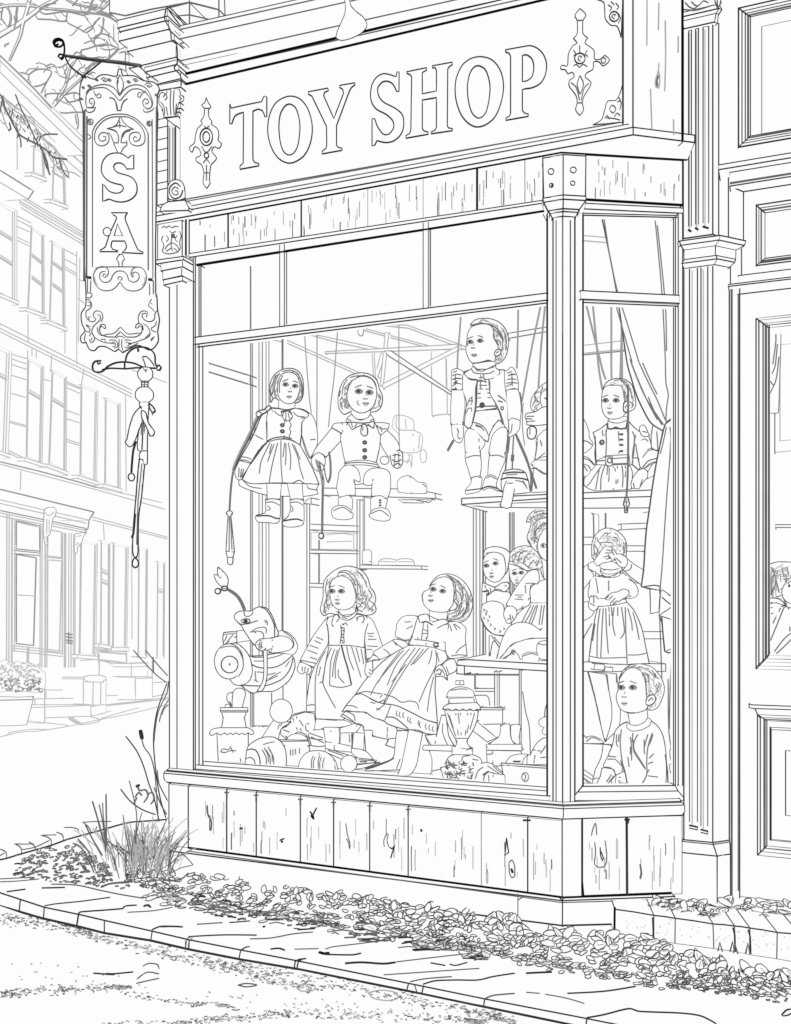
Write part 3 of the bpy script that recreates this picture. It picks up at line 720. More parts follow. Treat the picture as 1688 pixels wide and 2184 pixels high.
for st in ('0 1160 20 1168 38 1185 40 1212', '0 1200 25 1185', '85 1130 115 1145 127 1165 125 1195', '170 1118 195 1135 208 1150 205 1172', '240 1082 270 1088 298 1105 300 1140', '330 1062 362 1075 370 1090 370 1112', '375 1035 420 1035 455 1045 462 1058',
           '490 1008 520 1035 535 1070', '95 1130 140 1132 200 1130', '245 1080 330 1078', '480 1005 560 1000 650 1000', '125 1165 205 1150 290 1110', '560 1050 565 1030'): gl(m, Z8, st, w=.9, mm=SOFT)
# paving joints and cracks
for st, w, mm in (('260 1492 330 1480 480 1465 645 1442', 1, INK), ('455 1540 470 1528 600 1518 720 1508 720 1502 740 1492 800 1488', 1.2, INK), ('470 1528 640 1515 720 1507', 1.4, INK), ('745 1530 900 1520 1010 1500', .9, SOFT), ('40 1410 150 1395', 1.2, INK),
                  ('245 1388 380 1385', 1.2, INK), ('0 1335 200 1325', .9, SOFT), ('0 1352 100 1348 230 1335', .9, SOFT), ('78 1308 105 1300 135 1303', 2.4, INK), ('85 1248 105 1245 130 1250', 2.0, INK), ('888 1632 940 1612 1070 1615', 1.2, INK), ('940 1614 1000 1612 1060 1614', 1.8, INK), ('1100 1672 1300 1662 1500 1663', 1.1, INK),
                  ('1410 1748 1440 1732 1460 1730', 1.1, INK), ('840 1495 865 1488 880 1500', 2.6, INK), ('590 1385 650 1362 760 1350', 1.1, INK), ('1340 1590 1460 1580', 1.4, INK), ('1150 1600 1300 1590', 1, SOFT), ('300 1365 450 1372 580 1400 700 1425 840 1448', 1, SOFT)):
    gl(m, Z8, st, w=w if w < 1.3 else w*.72, mm=mm)
for st, w, mm in (('0 1685 120 1680 260 1655 370 1645', 1, SOFT), ('440 1745 480 1732 620 1715 760 1697 830 1690 700 1660 590 1650', .9, SOFT), ('400 1765 440 1775 600 1778 650 1768', 1.2, INK), ('405 1762 430 1772 465 1768', 3.2, DARK), ('120 1745 170 1740 205 1752', 1.8, INK), ('555 1828 650 1822 780 1830 850 1822', 2.2, INK),
                  ('850 1820 1100 1790 1330 1765', .9, SOFT), ('1055 1825 1140 1840', 1.5, INK), ('1165 1832 1200 1840 1270 1822', 1.4, INK), ('780 1895 1000 1880 1340 1857', .9, SOFT), ('935 1935 1020 1918 1180 1905', 1, SOFT), ('1010 1950 1080 1930 1200 1925 1330 1925 1420 1905 1547 1885', 1.1, INK), ('1370 2035 1420 2015 1547 2003', 1.1, SOFT),
                  ('75 1615 90 1612', 2, INK), ('260 1745 400 1742', .9, SOFT), ('280 1808 330 1800', 1.4, INK)):
    gl(m, Z9, st, w=w if w < 1.3 else w*.72, mm=mm)
for st, w, mm in (('0 1885 150 1878', 2, INK), ('240 2003 400 1995 500 1985 640 1962', 1.6, INK), ('0 1997 80 2003', .9, SOFT), ('110 2008 230 2030 340 2062', .9, SOFT), ('355 2145 450 2128 600 2092 660 2108 900 2118 1020 2135 1110 2180', 1.2, INK), ('1490 2130 1520 2100 1547 2095', 1.2, INK), ('1495 2135 1530 2130 1547 2118', 1, INK)):
    gl(m, Z10, st, w=w if w < 1.3 else w*.72, mm=mm)
tag(m.build('pavement'), kind='structure')
m = M()
for i in range(len(KT)-1):
    (x0, y0), (x1, y1) = KT[i], KT[i+1]; (u0, v0), (u1, v1) = KB[i], KB[i+1]
    a, b = G(x0, y0), G(x1, y1)
    c = O+ray(u1, v1)*b.y; d = O+ray(u0, v0)*a.y
    m.face([a, b, c, d])
m.tube([G(x, y, .001) for x, y in KT], 1.1, INK)
m.tube([O+ray(*KB[i])*(G(*KT[i]).y-.005) for i in range(len(KT))], 1.7, INK)
for (x0, y0, x1, y1, w) in ((44, 1919, 41, 1945, 1), (95, 1935, 93, 1959, 1), (168, 1950, 164, 1975, 1.3), (223, 1963, 223, 1990, 1), (325, 1986, 322, 2006, 1), (398, 2003, 396, 2023, 1.2), (404, 2004, 403, 2025, 1.2), (514, 2026, 510, 2045, 1.2), (630, 2048, 628, 2066, 1.2), (637, 2049, 634, 2068, 1), (872, 2097, 868, 2112, 1.2), (884, 2099, 890, 2117, 1), (904, 2102, 900, 2119, 1.3), (1034, 2130, 1032, 2147, 1.2), (1252, 2172, 1250, 2190, 1.2), (1400, 2202, 1398, 2222, 1)):
    Y = G(x0, y0).y-.006
    m.tube([O+ray(x0, y0)*Y, O+ray(x1, y1)*Y], w, INK)
for st in ('355 1595 372 1568 392 1572 395 1600 375 1610 355 1600', '375 1600 420 1612 480 1630', '390 1590 430 1608 490 1618'):
    m.tube([O+ray(x, y)*(G(x, y, RZ).y-.004) for x, y in smooth(P(Z8, st), False)], 1, INK)
for st in ('1085 1740 1085 1700 1100 1678 1130 1672', '1100 1740 1105 1700 1125 1680'): m.tube([O+ray(x, y)*(4.02) for x, y in smooth(P(Z8, st), False)], 1, SOFT)
for st in ('262 1850 265 1820 285 1805 330 1800', '275 1855 280 1825 300 1810', '920 1985 925 1950 945 1935 935 1970 945 1990', '945 1940 965 1955 975 1980', '1000 2000 1005 1965 1020 1955', '1015 1998 1022 1965'):
    m.tube([O+ray(x, y)*(3.66) for x, y in smooth(P(Z9, st), False)], 1.1, INK)
tag(m.build('kerb'), kind='structure')

# ================================================================ stone edging of the raised bed
edge = thing('stone_edging', 'low rough stone edging of the raised bed at the foot of the panelled shop front', 'kerb', G(1400, 2010))
J = [(517, 1512, 515, 1655), (745, 1548, 745, 1690), (870, 1565, 868, 1712), (1090, 1598, 1095, 1742), (1215, 1610, 1222, 1760), (1305, 1622, 1305, 1778), (1465, 1648, 1462, 1802), (1600, 1662, 1600, 1826), (1750, 1680, 1750, 1850)]
for i in range(len(J)-1):
    m = M(); a, b = J[i], J[i+1]
    def zt(u, v, Y): return O+ray(Z10[0]+u*Z10[2], Z10[1]+v*Z10[2])*Y
    Ya = G(Z10[0]+a[2]*Z10[2], Z10[1]+a[3]*Z10[2]).y; Yb = G(Z10[0]+b[2]*Z10[2], Z10[1]+b[3]*Z10[2]).y
    fr = [zt(a[0], a[1], Ya), zt((a[0]+b[0])/2, (a[1]+b[1])/2-2, (Ya+Yb)/2), zt(b[0], b[1], Yb), zt(b[2], b[3], Yb), zt(a[2], a[3], Ya)]
    m.prism(fr, V((.03, .24, 0)), 1.1, SOFT)
    m.tube([fr[0], fr[1], fr[2]], 1.1, INK); m.tube([fr[2], fr[3]], 1.0, INK)
    Rr = random.Random(i)
    for _ in range(9):
        u = a[0]+(b[0]-a[0])*Rr.uniform(.1, .9); v = a[1]+25+Rr.random()*90; m.tube([zt(u, v, min(Ya, Yb)-.004), zt(u+3, v+Rr.uniform(-3, 5), min(Ya, Yb)-.004)], 1, FAINT)
    if i == 0:
        m.tube([zt(517, 1500, Ya-.004), zt(515, 1655, Ya-.004)], 1.8, DARK); m.tube([zt(570, 1525, Ya-.01), zt(572, 1610, Ya-.01)], .9, SOFT); m.tube([zt(600, 1625, Ya-.01), zt(612, 1590, Ya-.01)], 1, SOFT)
    if i == 1: m.tube([zt(738, 1560, Yb-.004), zt(742, 1640, Yb-.004), zt(740, 1680, Yb-.004)], 1.3, INK)
    if i in (3, 4):
        c = J[i+1] ; m.tube([zt(c[0]-8, c[1]+10, Yb-.006), zt(c[0]+2, c[1]+50, Yb-.006), zt(c[0]+5, c[1]+150, Yb-.006)], 1.4, INK)
        for st in ((-95, 145, -85, 95, -70, 150), (-25, 150, -10, 90, 0, 145)): m.tube([zt(c[0]+st[k], c[1]+st[k+1], Yb-.008) for k in (0, 2, 4)], 1.3, SOFT)
    m.build('stone', edge)
m = M(); pz = .1
pp = [G(1311, 1935, pz), G(1400, 1950, pz), G(1688, 1988, pz), G(1900, 2010, pz), G(1900, 1900, pz), G(1311, 1890, pz)]
m.face(pp); tag(m.build('raised_bed'), kind='structure')
# ================================================================ pebbles and fallen leaves: one mass
def leaf(m, c, l, wd, ang, tilt, mm, w=.9, vein=True):
    "a curled leaf or flat stone; tilt 0 lies flat, 1 stands up"
    ca, sa = math.cos(ang), math.sin(ang); ring = []
    up = V((0, math.cos(tilt*1.35), math.sin(tilt*1.35))); rt = V((1, 0, 0)); zs = []
    bend = random.uniform(-.25, .25)
    for k in range(9):
        a = k*2*math.pi/9; x = l*math.cos(a); y = wd*math.sin(a)*(1-.25*math.cos(a))+bend*l*(x/l)**2
        ring.append(rt*(x*ca-y*sa)+up*(x*sa+y*ca))
    lo = min(p.z for p in ring); ring = [c+p+V((0, 0, .004-lo)) for p in ring]
    m.face(ring); m.tube(ring, w, mm, closed=True)
    if vein and l > .018 and random.random() < .3: m.tube([ring[0]*.8+ring[4]*.2-V((0, .002, 0)), ring[0]*.3+ring[4]*.7-V((0, .002, 0))], .8, FAINT)
def strew(m, band, k, s0, s1, z=0.0, mm=INK, up=.8, seed=1, w=.9):
    Rr = random.Random(seed); items = []
    for _ in range(k):
        f = Rr.random()*(len(band)-1); i = min(len(band)-2, int(f)); f -= i
        A, B = band[i], band[i+1]; x = A[0]+(B[0]-A[0])*f; t = A[1]+(B[1]-A[1])*f; b = A[2]+(B[2]-A[2])*f
        y = t+(b-t)*Rr.random(); items.append((x+Rr.uniform(-6, 6), y, (y-t)/(b-t+1e-6)))
    items.sort(key=lambda q: q[1])
    for x, y, e in items:
        c = G(x, y, z); s = Rr.uniform(s0, s1)*c.y/F*(1.05-.5*e)
        leaf(m, c, s, s*Rr.uniform(.35, .65), Rr.uniform(-.7, .9) if Rr.random() < .65 else Rr.uniform(0, 3.14), max(.08, up*(1-e*.85)*Rr.uniform(.5, 1)), mm if Rr.random() < .28 else SOFT, w)
m = M()
strew(m, [(270, 1862, 1885), (380, 1868, 1925), (533, 1880, 1958), (680, 1908, 1975), (820, 1925, 1998)], 330, 6, 12, seed=2)
strew(m, [(770, 1922, 1990), (920, 1935, 2020), (1040, 1955, 2036)], 190, 8, 14, seed=3)
strew(m, [(1040, 1955, 2036), (1150, 1985, 2058), (1300, 1998, 2085), (1420, 2020, 2118)], 270, 9, 18, up=1.0, seed=4)
strew(m, [(1420, 2030, 2108), (1520, 2060, 2115), (1620, 2080, 2125), (1720, 2090, 2145)], 190, 8, 17, up=1.0, seed=5)
strew(m, [(1430, 2080, 2110), (1560, 2090, 2125), (1720, 2100, 2150)], 150, 4, 8, seed=6, mm=SOFT)
strew(m, [(300, 1905, 1925), (600, 1945, 1975), (830, 1985, 2010), (1100, 2030, 2060), (1300, 2062, 2095)], 170, 8, 20, up=.15, seed=7, mm=SOFT)
# flat slate slivers trailing off into the paving
Rr = random.Random(9)
for (x, y) in [(400+Rr.random()*620, 0) for _ in range(130)]:
    y = 1925+(x-480)*.17+Rr.uniform(-6, 34); l = Rr.uniform(12, 48); m.tube([G(x, y, .004), G(x+l*.5, y+Rr.uniform(-3, 1), .004), G(x+l, y+Rr.uniform(-3, 3), .004)], Rr.uniform(.8, 1.3), INK if Rr.random() < .5 else SOFT)
for T, st in ((Z10, '-520 1585 -470 1575 -430 1575 -400 1600 -440 1615 -500 1605'),): gl(m, T, st, .01, closed=True)
tag(m.build('fallen_leaves'), 'curled fallen leaves and flat stones strewn along the foot of the bay window', 'leaves', kind='stuff')
m = M()
strew(m, [(45, 1838, 1866), (100, 1810, 1880), (150, 1808, 1885), (200, 1828, 1890), (235, 1850, 1880)], 260, 3, 6.5, mm=SOFT, seed=11, up=.5)
strew(m, [(20, 1850, 1870), (260, 1880, 1900), (330, 1880, 1905)], 30, 3, 8, mm=SOFT, seed=12, up=.1)
tag(m.build('gravel'), 'fine gravel around the grass tuft at the corner of the pavement', 'gravel', kind='stuff')
m = M()
strew(m, [(1395, 1928, 1936), (1440, 1925, 1950), (1520, 1935, 1958), (1600, 1925, 1962), (1690, 1935, 1975)], 110, 9, 18, z=.1, seed=13, up=.6)
tag(m.build('pebbles'), 'loose pebbles and leaves lying on the raised bed behind the stone edging', 'pebbles', kind='stuff')
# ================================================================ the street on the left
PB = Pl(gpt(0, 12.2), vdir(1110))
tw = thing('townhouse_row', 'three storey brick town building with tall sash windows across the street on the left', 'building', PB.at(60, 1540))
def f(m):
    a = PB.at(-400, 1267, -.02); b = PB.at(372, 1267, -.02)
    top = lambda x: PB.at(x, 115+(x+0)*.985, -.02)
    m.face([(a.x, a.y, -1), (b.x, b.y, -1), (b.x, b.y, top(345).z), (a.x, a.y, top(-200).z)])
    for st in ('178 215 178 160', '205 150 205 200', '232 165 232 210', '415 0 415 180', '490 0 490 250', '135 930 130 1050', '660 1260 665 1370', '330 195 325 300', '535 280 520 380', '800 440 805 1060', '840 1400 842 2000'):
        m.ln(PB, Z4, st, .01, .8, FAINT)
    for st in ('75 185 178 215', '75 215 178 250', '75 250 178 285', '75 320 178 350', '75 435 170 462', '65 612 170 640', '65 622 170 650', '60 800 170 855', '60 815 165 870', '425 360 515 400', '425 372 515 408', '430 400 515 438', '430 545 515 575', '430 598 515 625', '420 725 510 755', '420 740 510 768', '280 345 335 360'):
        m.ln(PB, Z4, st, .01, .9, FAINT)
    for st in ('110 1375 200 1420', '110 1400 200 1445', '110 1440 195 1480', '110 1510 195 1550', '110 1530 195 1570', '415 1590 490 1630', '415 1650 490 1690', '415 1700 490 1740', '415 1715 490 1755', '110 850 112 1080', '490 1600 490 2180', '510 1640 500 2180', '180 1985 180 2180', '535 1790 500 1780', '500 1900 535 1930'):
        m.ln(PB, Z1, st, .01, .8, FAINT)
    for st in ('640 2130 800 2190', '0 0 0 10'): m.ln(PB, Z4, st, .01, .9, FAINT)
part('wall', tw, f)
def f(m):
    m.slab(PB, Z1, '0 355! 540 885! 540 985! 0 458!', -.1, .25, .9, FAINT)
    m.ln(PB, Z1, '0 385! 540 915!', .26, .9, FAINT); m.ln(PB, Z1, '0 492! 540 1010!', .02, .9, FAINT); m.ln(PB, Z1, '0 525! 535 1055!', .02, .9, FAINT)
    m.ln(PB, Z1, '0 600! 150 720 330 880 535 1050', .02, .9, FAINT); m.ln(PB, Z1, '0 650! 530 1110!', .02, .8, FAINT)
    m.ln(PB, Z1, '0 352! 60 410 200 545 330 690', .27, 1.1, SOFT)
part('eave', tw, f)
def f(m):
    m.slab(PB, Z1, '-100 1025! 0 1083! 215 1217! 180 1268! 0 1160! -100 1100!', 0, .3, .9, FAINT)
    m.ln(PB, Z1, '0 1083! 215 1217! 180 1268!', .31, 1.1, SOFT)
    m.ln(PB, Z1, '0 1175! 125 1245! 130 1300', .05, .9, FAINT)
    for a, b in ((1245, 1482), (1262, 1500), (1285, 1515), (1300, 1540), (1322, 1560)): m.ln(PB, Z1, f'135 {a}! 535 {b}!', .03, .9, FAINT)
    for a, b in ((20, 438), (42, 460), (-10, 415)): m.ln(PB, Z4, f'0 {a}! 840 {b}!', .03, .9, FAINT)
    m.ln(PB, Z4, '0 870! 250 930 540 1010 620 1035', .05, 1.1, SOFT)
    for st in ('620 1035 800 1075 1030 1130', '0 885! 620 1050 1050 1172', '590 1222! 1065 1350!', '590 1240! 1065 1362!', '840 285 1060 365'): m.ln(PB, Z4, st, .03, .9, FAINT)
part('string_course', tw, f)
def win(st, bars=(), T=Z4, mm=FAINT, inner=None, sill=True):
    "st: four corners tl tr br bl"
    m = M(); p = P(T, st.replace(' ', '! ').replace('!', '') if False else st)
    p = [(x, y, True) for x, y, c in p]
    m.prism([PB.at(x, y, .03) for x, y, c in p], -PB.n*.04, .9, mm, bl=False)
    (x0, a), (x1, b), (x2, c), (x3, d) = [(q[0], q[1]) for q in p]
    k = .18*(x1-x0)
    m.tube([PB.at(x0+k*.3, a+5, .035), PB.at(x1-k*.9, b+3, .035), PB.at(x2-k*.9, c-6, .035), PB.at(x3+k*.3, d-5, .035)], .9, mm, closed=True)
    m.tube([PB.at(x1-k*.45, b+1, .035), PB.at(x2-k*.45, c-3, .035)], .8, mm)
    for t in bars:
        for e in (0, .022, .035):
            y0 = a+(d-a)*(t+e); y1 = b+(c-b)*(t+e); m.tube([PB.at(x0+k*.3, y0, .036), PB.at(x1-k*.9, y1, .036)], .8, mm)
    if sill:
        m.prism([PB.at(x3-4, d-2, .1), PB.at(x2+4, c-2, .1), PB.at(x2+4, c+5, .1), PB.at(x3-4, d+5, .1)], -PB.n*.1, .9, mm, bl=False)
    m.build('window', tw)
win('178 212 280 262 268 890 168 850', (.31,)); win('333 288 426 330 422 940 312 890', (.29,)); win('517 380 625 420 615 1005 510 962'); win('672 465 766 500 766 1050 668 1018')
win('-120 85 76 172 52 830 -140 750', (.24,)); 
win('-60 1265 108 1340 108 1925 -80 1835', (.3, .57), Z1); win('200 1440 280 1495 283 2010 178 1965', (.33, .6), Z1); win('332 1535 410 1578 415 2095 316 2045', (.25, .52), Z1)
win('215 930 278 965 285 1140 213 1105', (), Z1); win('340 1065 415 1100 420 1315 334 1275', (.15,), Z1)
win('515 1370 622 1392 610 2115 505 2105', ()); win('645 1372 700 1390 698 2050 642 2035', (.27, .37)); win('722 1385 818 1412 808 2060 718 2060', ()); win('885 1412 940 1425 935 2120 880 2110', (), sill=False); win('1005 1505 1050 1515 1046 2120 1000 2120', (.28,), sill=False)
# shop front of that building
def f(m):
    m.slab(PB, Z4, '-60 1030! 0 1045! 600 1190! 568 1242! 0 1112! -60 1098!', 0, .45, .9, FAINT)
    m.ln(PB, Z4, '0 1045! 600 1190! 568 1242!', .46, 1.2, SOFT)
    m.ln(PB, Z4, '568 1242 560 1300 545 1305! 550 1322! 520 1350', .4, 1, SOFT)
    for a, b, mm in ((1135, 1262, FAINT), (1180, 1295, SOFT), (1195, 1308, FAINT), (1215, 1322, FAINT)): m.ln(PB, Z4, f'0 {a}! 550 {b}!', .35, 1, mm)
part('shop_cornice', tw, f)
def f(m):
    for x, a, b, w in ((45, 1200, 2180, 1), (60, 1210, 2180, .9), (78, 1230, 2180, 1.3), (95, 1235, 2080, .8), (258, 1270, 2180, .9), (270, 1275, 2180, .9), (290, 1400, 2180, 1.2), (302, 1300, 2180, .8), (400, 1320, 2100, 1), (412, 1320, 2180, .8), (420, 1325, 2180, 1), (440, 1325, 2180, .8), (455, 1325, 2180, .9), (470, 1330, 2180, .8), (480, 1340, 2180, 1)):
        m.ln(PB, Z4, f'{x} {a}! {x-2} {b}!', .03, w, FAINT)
    for a, b in ((('105 1245! 255 1278! 255 1440! 105 1425!'), 0), (('105 1460! 232 1482! 215 2040! 105 2028!'), 0), (('305 1300! 392 1318! 392 1480! 305 1470!'), 0), (('305 1495! 395 1502! 380 2085! 303 2075!'), 0)):
        m.ln(PB, Z4, a, .035, 1.1, SOFT if '105' in a[:4] else FAINT, closed=True)
    for st in ('95 1435! 255 1452!', '95 1455! 255 1468!', '300 1478! 400 1488!', '115 1718! 225 1725!', '75 2055! 400 2092!', '75 2072! 400 2110!', '75 2040! 400 2075!', '110 1255! 245 1285!'): m.ln(PB, Z4, st, .036, 1, SOFT if '95' in st[:3] else FAINT)
    for st in ('420 1965! 460 1970!', '420 1985! 460 1990!', '420 2005! 462 2012!', '425 2022! 460 2028!', '438 1955! 440 2030!'): m.ln(PB, Z4, st, .04, 1.3, SOFT)
    m.ln(PB, Z4, '180 2050! 178 2160!', .04, 2, FAINT)
    for st in ('620 2060! 805 2080!', '630 2075! 805 2095!', '620 2060! 635 2180!', '640 2130! 800 2150!', '805 2080! 810 2180!', '840 2110! 930 2120!'): m.ln(PB, Z4, st, .05, 1, FAINT)
part('shop_front', tw, f)
for T, st, ls in ((Z4, '285 1180 300 1165 325 1160 355 1170 352 1210 335 1235 328 1280 318 1330 300 1345 305 1390 290 1400 280 1340 282 1240', ('f:285 1190 310 1215 345 1190', 'f:300 1235 298 1330', 'f:315 1240 312 1320', 'f:285 1345 300 1365 292 1390')),
                  (Z4, '480 1330! 545 1320! 530 1350 515 1390 495 1410 490 1450 478 1452 476 1400 480 1360', ('f:490 1345 520 1340', 'f:485 1400 500 1385'))):
    m = M(); puff(m, PB, T, st, .48, .08, 1, SOFT, ls); m.build('bracket', tw)
for st in ('270 232! 410 234! 410 282! 270 282!', '205 285! 458 280! 458 318! 205 318!', '180 318! 530 318! 530 385! 262 395! 262 425! 160 412! 180 318!', '590 318! 620 318! 620 365! 535 385! 530 330!'):
    m = M(); k = ('270', '205', '180', '590').index(st[:3])
    m.slab(PB, Z8, st, 0, .3+.25*k if k < 3 else .5, .9, FAINT)
    if k == 2: m.ln(PB, Z8, '262 130! 262 425!', .82, .9, FAINT); m.ln(PB, Z8, '180 335! 530 322!', .82, .9, FAINT)
    m.build('step', tw)
part('plinth', tw, lambda m: [m.q(PB, 50, 1490, 1550, 350, 1450, 1510, -.1, .02, 0)]+[m.ln(PB, Z8, st, .3, .9, FAINT) for st in ('620 265! 780 262!', '620 318! 800 300! 985 275!', '620 325! 985 285!', '800 290! 980 255!', '380 170! 380 225!', '400 170! 400 230!', '415 170! 435 275!', '580 20! 580 320!', '740 20! 735 255!', '890 190! 980 185!', '890 290! 890 60!', '470 60! 555 55!', '585 12! 740 25!', '585 62! 735 75!', '580 0! 740 10!')])
# bins
for nm, lb, st, ls, o in (('litter_bin', 'eight sided pale litter bin standing beside the steps', '488 162! 515 152! 550 148! 590 152! 620 162! 618 318! 545 322! 488 315!', ('488 165! 515 182! 590 186! 620 168!', '495 185! 605 187!', '545 185! 543 320!', '590 186! 588 318!', '500 172! 610 172!'), .7),
                           ('litter_bin', 'small pale box bin half hidden by the tall grass blades near the shop corner', '768 85! 865 80! 862 155! 890 158! 890 285! 792 290! 790 158! 768 155!', ('768 98! 865 95!', '768 155! 862 155!', '792 165! 890 162!'), .6)):
    e = thing(nm, lb, 'bin', PB.at(Z8[0]+540*Z8[2], 1503, o)); m = M()
    m.slab(PB, Z8, st, o-.3, o, .9, FAINT)
    for l in ls: m.ln(PB, Z8, l, o+.005, .9, FAINT)
    m.build('bin_body', e)
    m = M(); x = st.split()[0]
    m.slab(PB, Z8, ls[0].replace('!', '! ') if False else ('488 158! 515 148! 590 146! 620 158! 620 170! 590 188! 515 184! 488 168!' if x == '488' else '768 78! 865 74! 865 95! 768 98!'), o-.3, o+.012, .9, FAINT); m.build('lid', e)
# planter with a clipped flowering bush
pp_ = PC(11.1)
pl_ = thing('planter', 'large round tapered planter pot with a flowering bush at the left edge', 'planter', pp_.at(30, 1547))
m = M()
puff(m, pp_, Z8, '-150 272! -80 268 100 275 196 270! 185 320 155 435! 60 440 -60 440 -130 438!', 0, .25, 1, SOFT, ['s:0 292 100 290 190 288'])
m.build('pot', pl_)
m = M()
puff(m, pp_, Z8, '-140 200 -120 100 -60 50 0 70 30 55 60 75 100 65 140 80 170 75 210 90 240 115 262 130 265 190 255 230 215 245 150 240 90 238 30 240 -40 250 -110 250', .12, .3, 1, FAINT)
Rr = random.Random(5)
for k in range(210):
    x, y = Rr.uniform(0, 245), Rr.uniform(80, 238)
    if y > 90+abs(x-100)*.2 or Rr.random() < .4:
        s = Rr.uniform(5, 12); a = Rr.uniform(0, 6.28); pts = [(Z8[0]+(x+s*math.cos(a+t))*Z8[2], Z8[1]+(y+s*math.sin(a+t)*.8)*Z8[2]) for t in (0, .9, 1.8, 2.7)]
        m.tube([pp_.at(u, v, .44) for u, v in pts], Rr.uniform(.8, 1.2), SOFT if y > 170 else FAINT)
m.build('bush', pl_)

# ================================================================ bare tree behind the roofs, and hanging twigs
def limb(m, pl, T, st, w0, w1, w=1.0, mm=SOFT, o=0):
    "a tapering round limb: solid body with both edges drawn; widths in zoom pixels"
    pts = smooth(P(T, st), False, 6.0); n = len(pts); L, Rr_ = [], []
    for i, (x, y) in enumerate(pts):
        a = pts[max(0, i-1)]; b = pts[min(n-1, i+1)]; dx, dy = b[0]-a[0], b[1]-a[1]; l = math.hypot(dx, dy) or 1
        h = (w0+(w1-w0)*i/(n-1))*T[2]/2
        L.append((x-dy/l*h, y+dx/l*h)); Rr_.append((x+dy/l*h, y-dx/l*h))
    rings = []
    for i, (x, y) in enumerate(pts):
        c = pl.at(x, y, o); a = pl.at(*L[i], o)-c; k = a.length
        rings.append([c+a, c+pl.n*k, c-a, c-pl.n*k])
    m.loft(rings, 0)
    m.tube([pl.at(x, y, o) for x, y in L], w, mm); m.tube([pl.at(x, y, o) for x, y in Rr_], w, mm)
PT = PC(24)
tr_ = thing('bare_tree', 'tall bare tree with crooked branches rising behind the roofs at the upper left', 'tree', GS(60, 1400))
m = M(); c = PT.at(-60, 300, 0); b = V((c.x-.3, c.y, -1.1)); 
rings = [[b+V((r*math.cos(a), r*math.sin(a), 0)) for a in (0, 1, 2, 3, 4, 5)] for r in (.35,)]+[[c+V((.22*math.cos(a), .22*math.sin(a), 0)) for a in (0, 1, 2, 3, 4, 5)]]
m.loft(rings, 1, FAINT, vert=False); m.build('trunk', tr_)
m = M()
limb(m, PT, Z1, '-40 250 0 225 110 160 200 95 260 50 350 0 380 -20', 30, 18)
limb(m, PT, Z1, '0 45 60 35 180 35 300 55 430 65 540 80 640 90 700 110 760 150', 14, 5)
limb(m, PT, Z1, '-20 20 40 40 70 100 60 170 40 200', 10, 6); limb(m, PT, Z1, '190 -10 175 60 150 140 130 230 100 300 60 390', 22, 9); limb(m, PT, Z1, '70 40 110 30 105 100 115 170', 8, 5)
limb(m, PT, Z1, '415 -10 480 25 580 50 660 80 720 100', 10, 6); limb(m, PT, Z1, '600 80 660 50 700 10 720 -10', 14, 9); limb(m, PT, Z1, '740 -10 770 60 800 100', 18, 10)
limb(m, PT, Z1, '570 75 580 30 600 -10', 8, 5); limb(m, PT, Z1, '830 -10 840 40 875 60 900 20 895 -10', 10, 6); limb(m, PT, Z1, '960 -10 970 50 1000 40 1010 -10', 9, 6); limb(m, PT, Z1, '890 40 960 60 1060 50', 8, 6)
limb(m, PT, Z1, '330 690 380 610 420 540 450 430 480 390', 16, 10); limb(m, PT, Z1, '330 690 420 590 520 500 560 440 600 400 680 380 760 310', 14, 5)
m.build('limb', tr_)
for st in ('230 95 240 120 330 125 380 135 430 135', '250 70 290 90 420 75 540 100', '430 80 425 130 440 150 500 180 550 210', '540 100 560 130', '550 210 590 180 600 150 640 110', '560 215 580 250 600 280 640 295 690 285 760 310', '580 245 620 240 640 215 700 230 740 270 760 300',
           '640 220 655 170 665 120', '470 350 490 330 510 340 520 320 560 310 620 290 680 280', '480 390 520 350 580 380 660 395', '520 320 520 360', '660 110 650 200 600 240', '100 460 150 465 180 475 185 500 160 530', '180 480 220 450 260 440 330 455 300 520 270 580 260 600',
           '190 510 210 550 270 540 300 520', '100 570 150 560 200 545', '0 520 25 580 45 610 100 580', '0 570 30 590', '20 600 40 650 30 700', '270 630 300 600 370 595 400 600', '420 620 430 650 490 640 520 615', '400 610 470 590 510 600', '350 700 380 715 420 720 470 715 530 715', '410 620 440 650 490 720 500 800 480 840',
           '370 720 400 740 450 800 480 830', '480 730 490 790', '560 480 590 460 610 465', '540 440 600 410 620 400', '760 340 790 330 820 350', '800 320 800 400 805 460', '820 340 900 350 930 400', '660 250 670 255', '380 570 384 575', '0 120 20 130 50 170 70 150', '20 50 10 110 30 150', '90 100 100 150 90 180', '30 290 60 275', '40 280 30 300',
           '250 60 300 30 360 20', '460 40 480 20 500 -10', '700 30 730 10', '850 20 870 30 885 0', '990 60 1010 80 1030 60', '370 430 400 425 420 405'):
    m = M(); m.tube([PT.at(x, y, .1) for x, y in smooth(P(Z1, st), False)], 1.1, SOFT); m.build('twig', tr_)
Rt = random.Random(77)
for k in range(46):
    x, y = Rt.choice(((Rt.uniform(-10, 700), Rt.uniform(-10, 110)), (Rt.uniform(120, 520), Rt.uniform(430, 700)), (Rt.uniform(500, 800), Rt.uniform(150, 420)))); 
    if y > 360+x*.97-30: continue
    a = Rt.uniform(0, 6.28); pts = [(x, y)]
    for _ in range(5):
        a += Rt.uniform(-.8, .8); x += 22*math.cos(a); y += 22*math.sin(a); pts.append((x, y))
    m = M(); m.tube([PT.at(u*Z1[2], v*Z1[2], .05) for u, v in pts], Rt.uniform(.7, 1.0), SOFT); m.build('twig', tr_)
PW = PC(8.6)
tg = thing('drooping_branch', 'thin leafless branch drooping in front of the pale roof at the left edge', 'branch', PW.at(5, 330))
m = M()
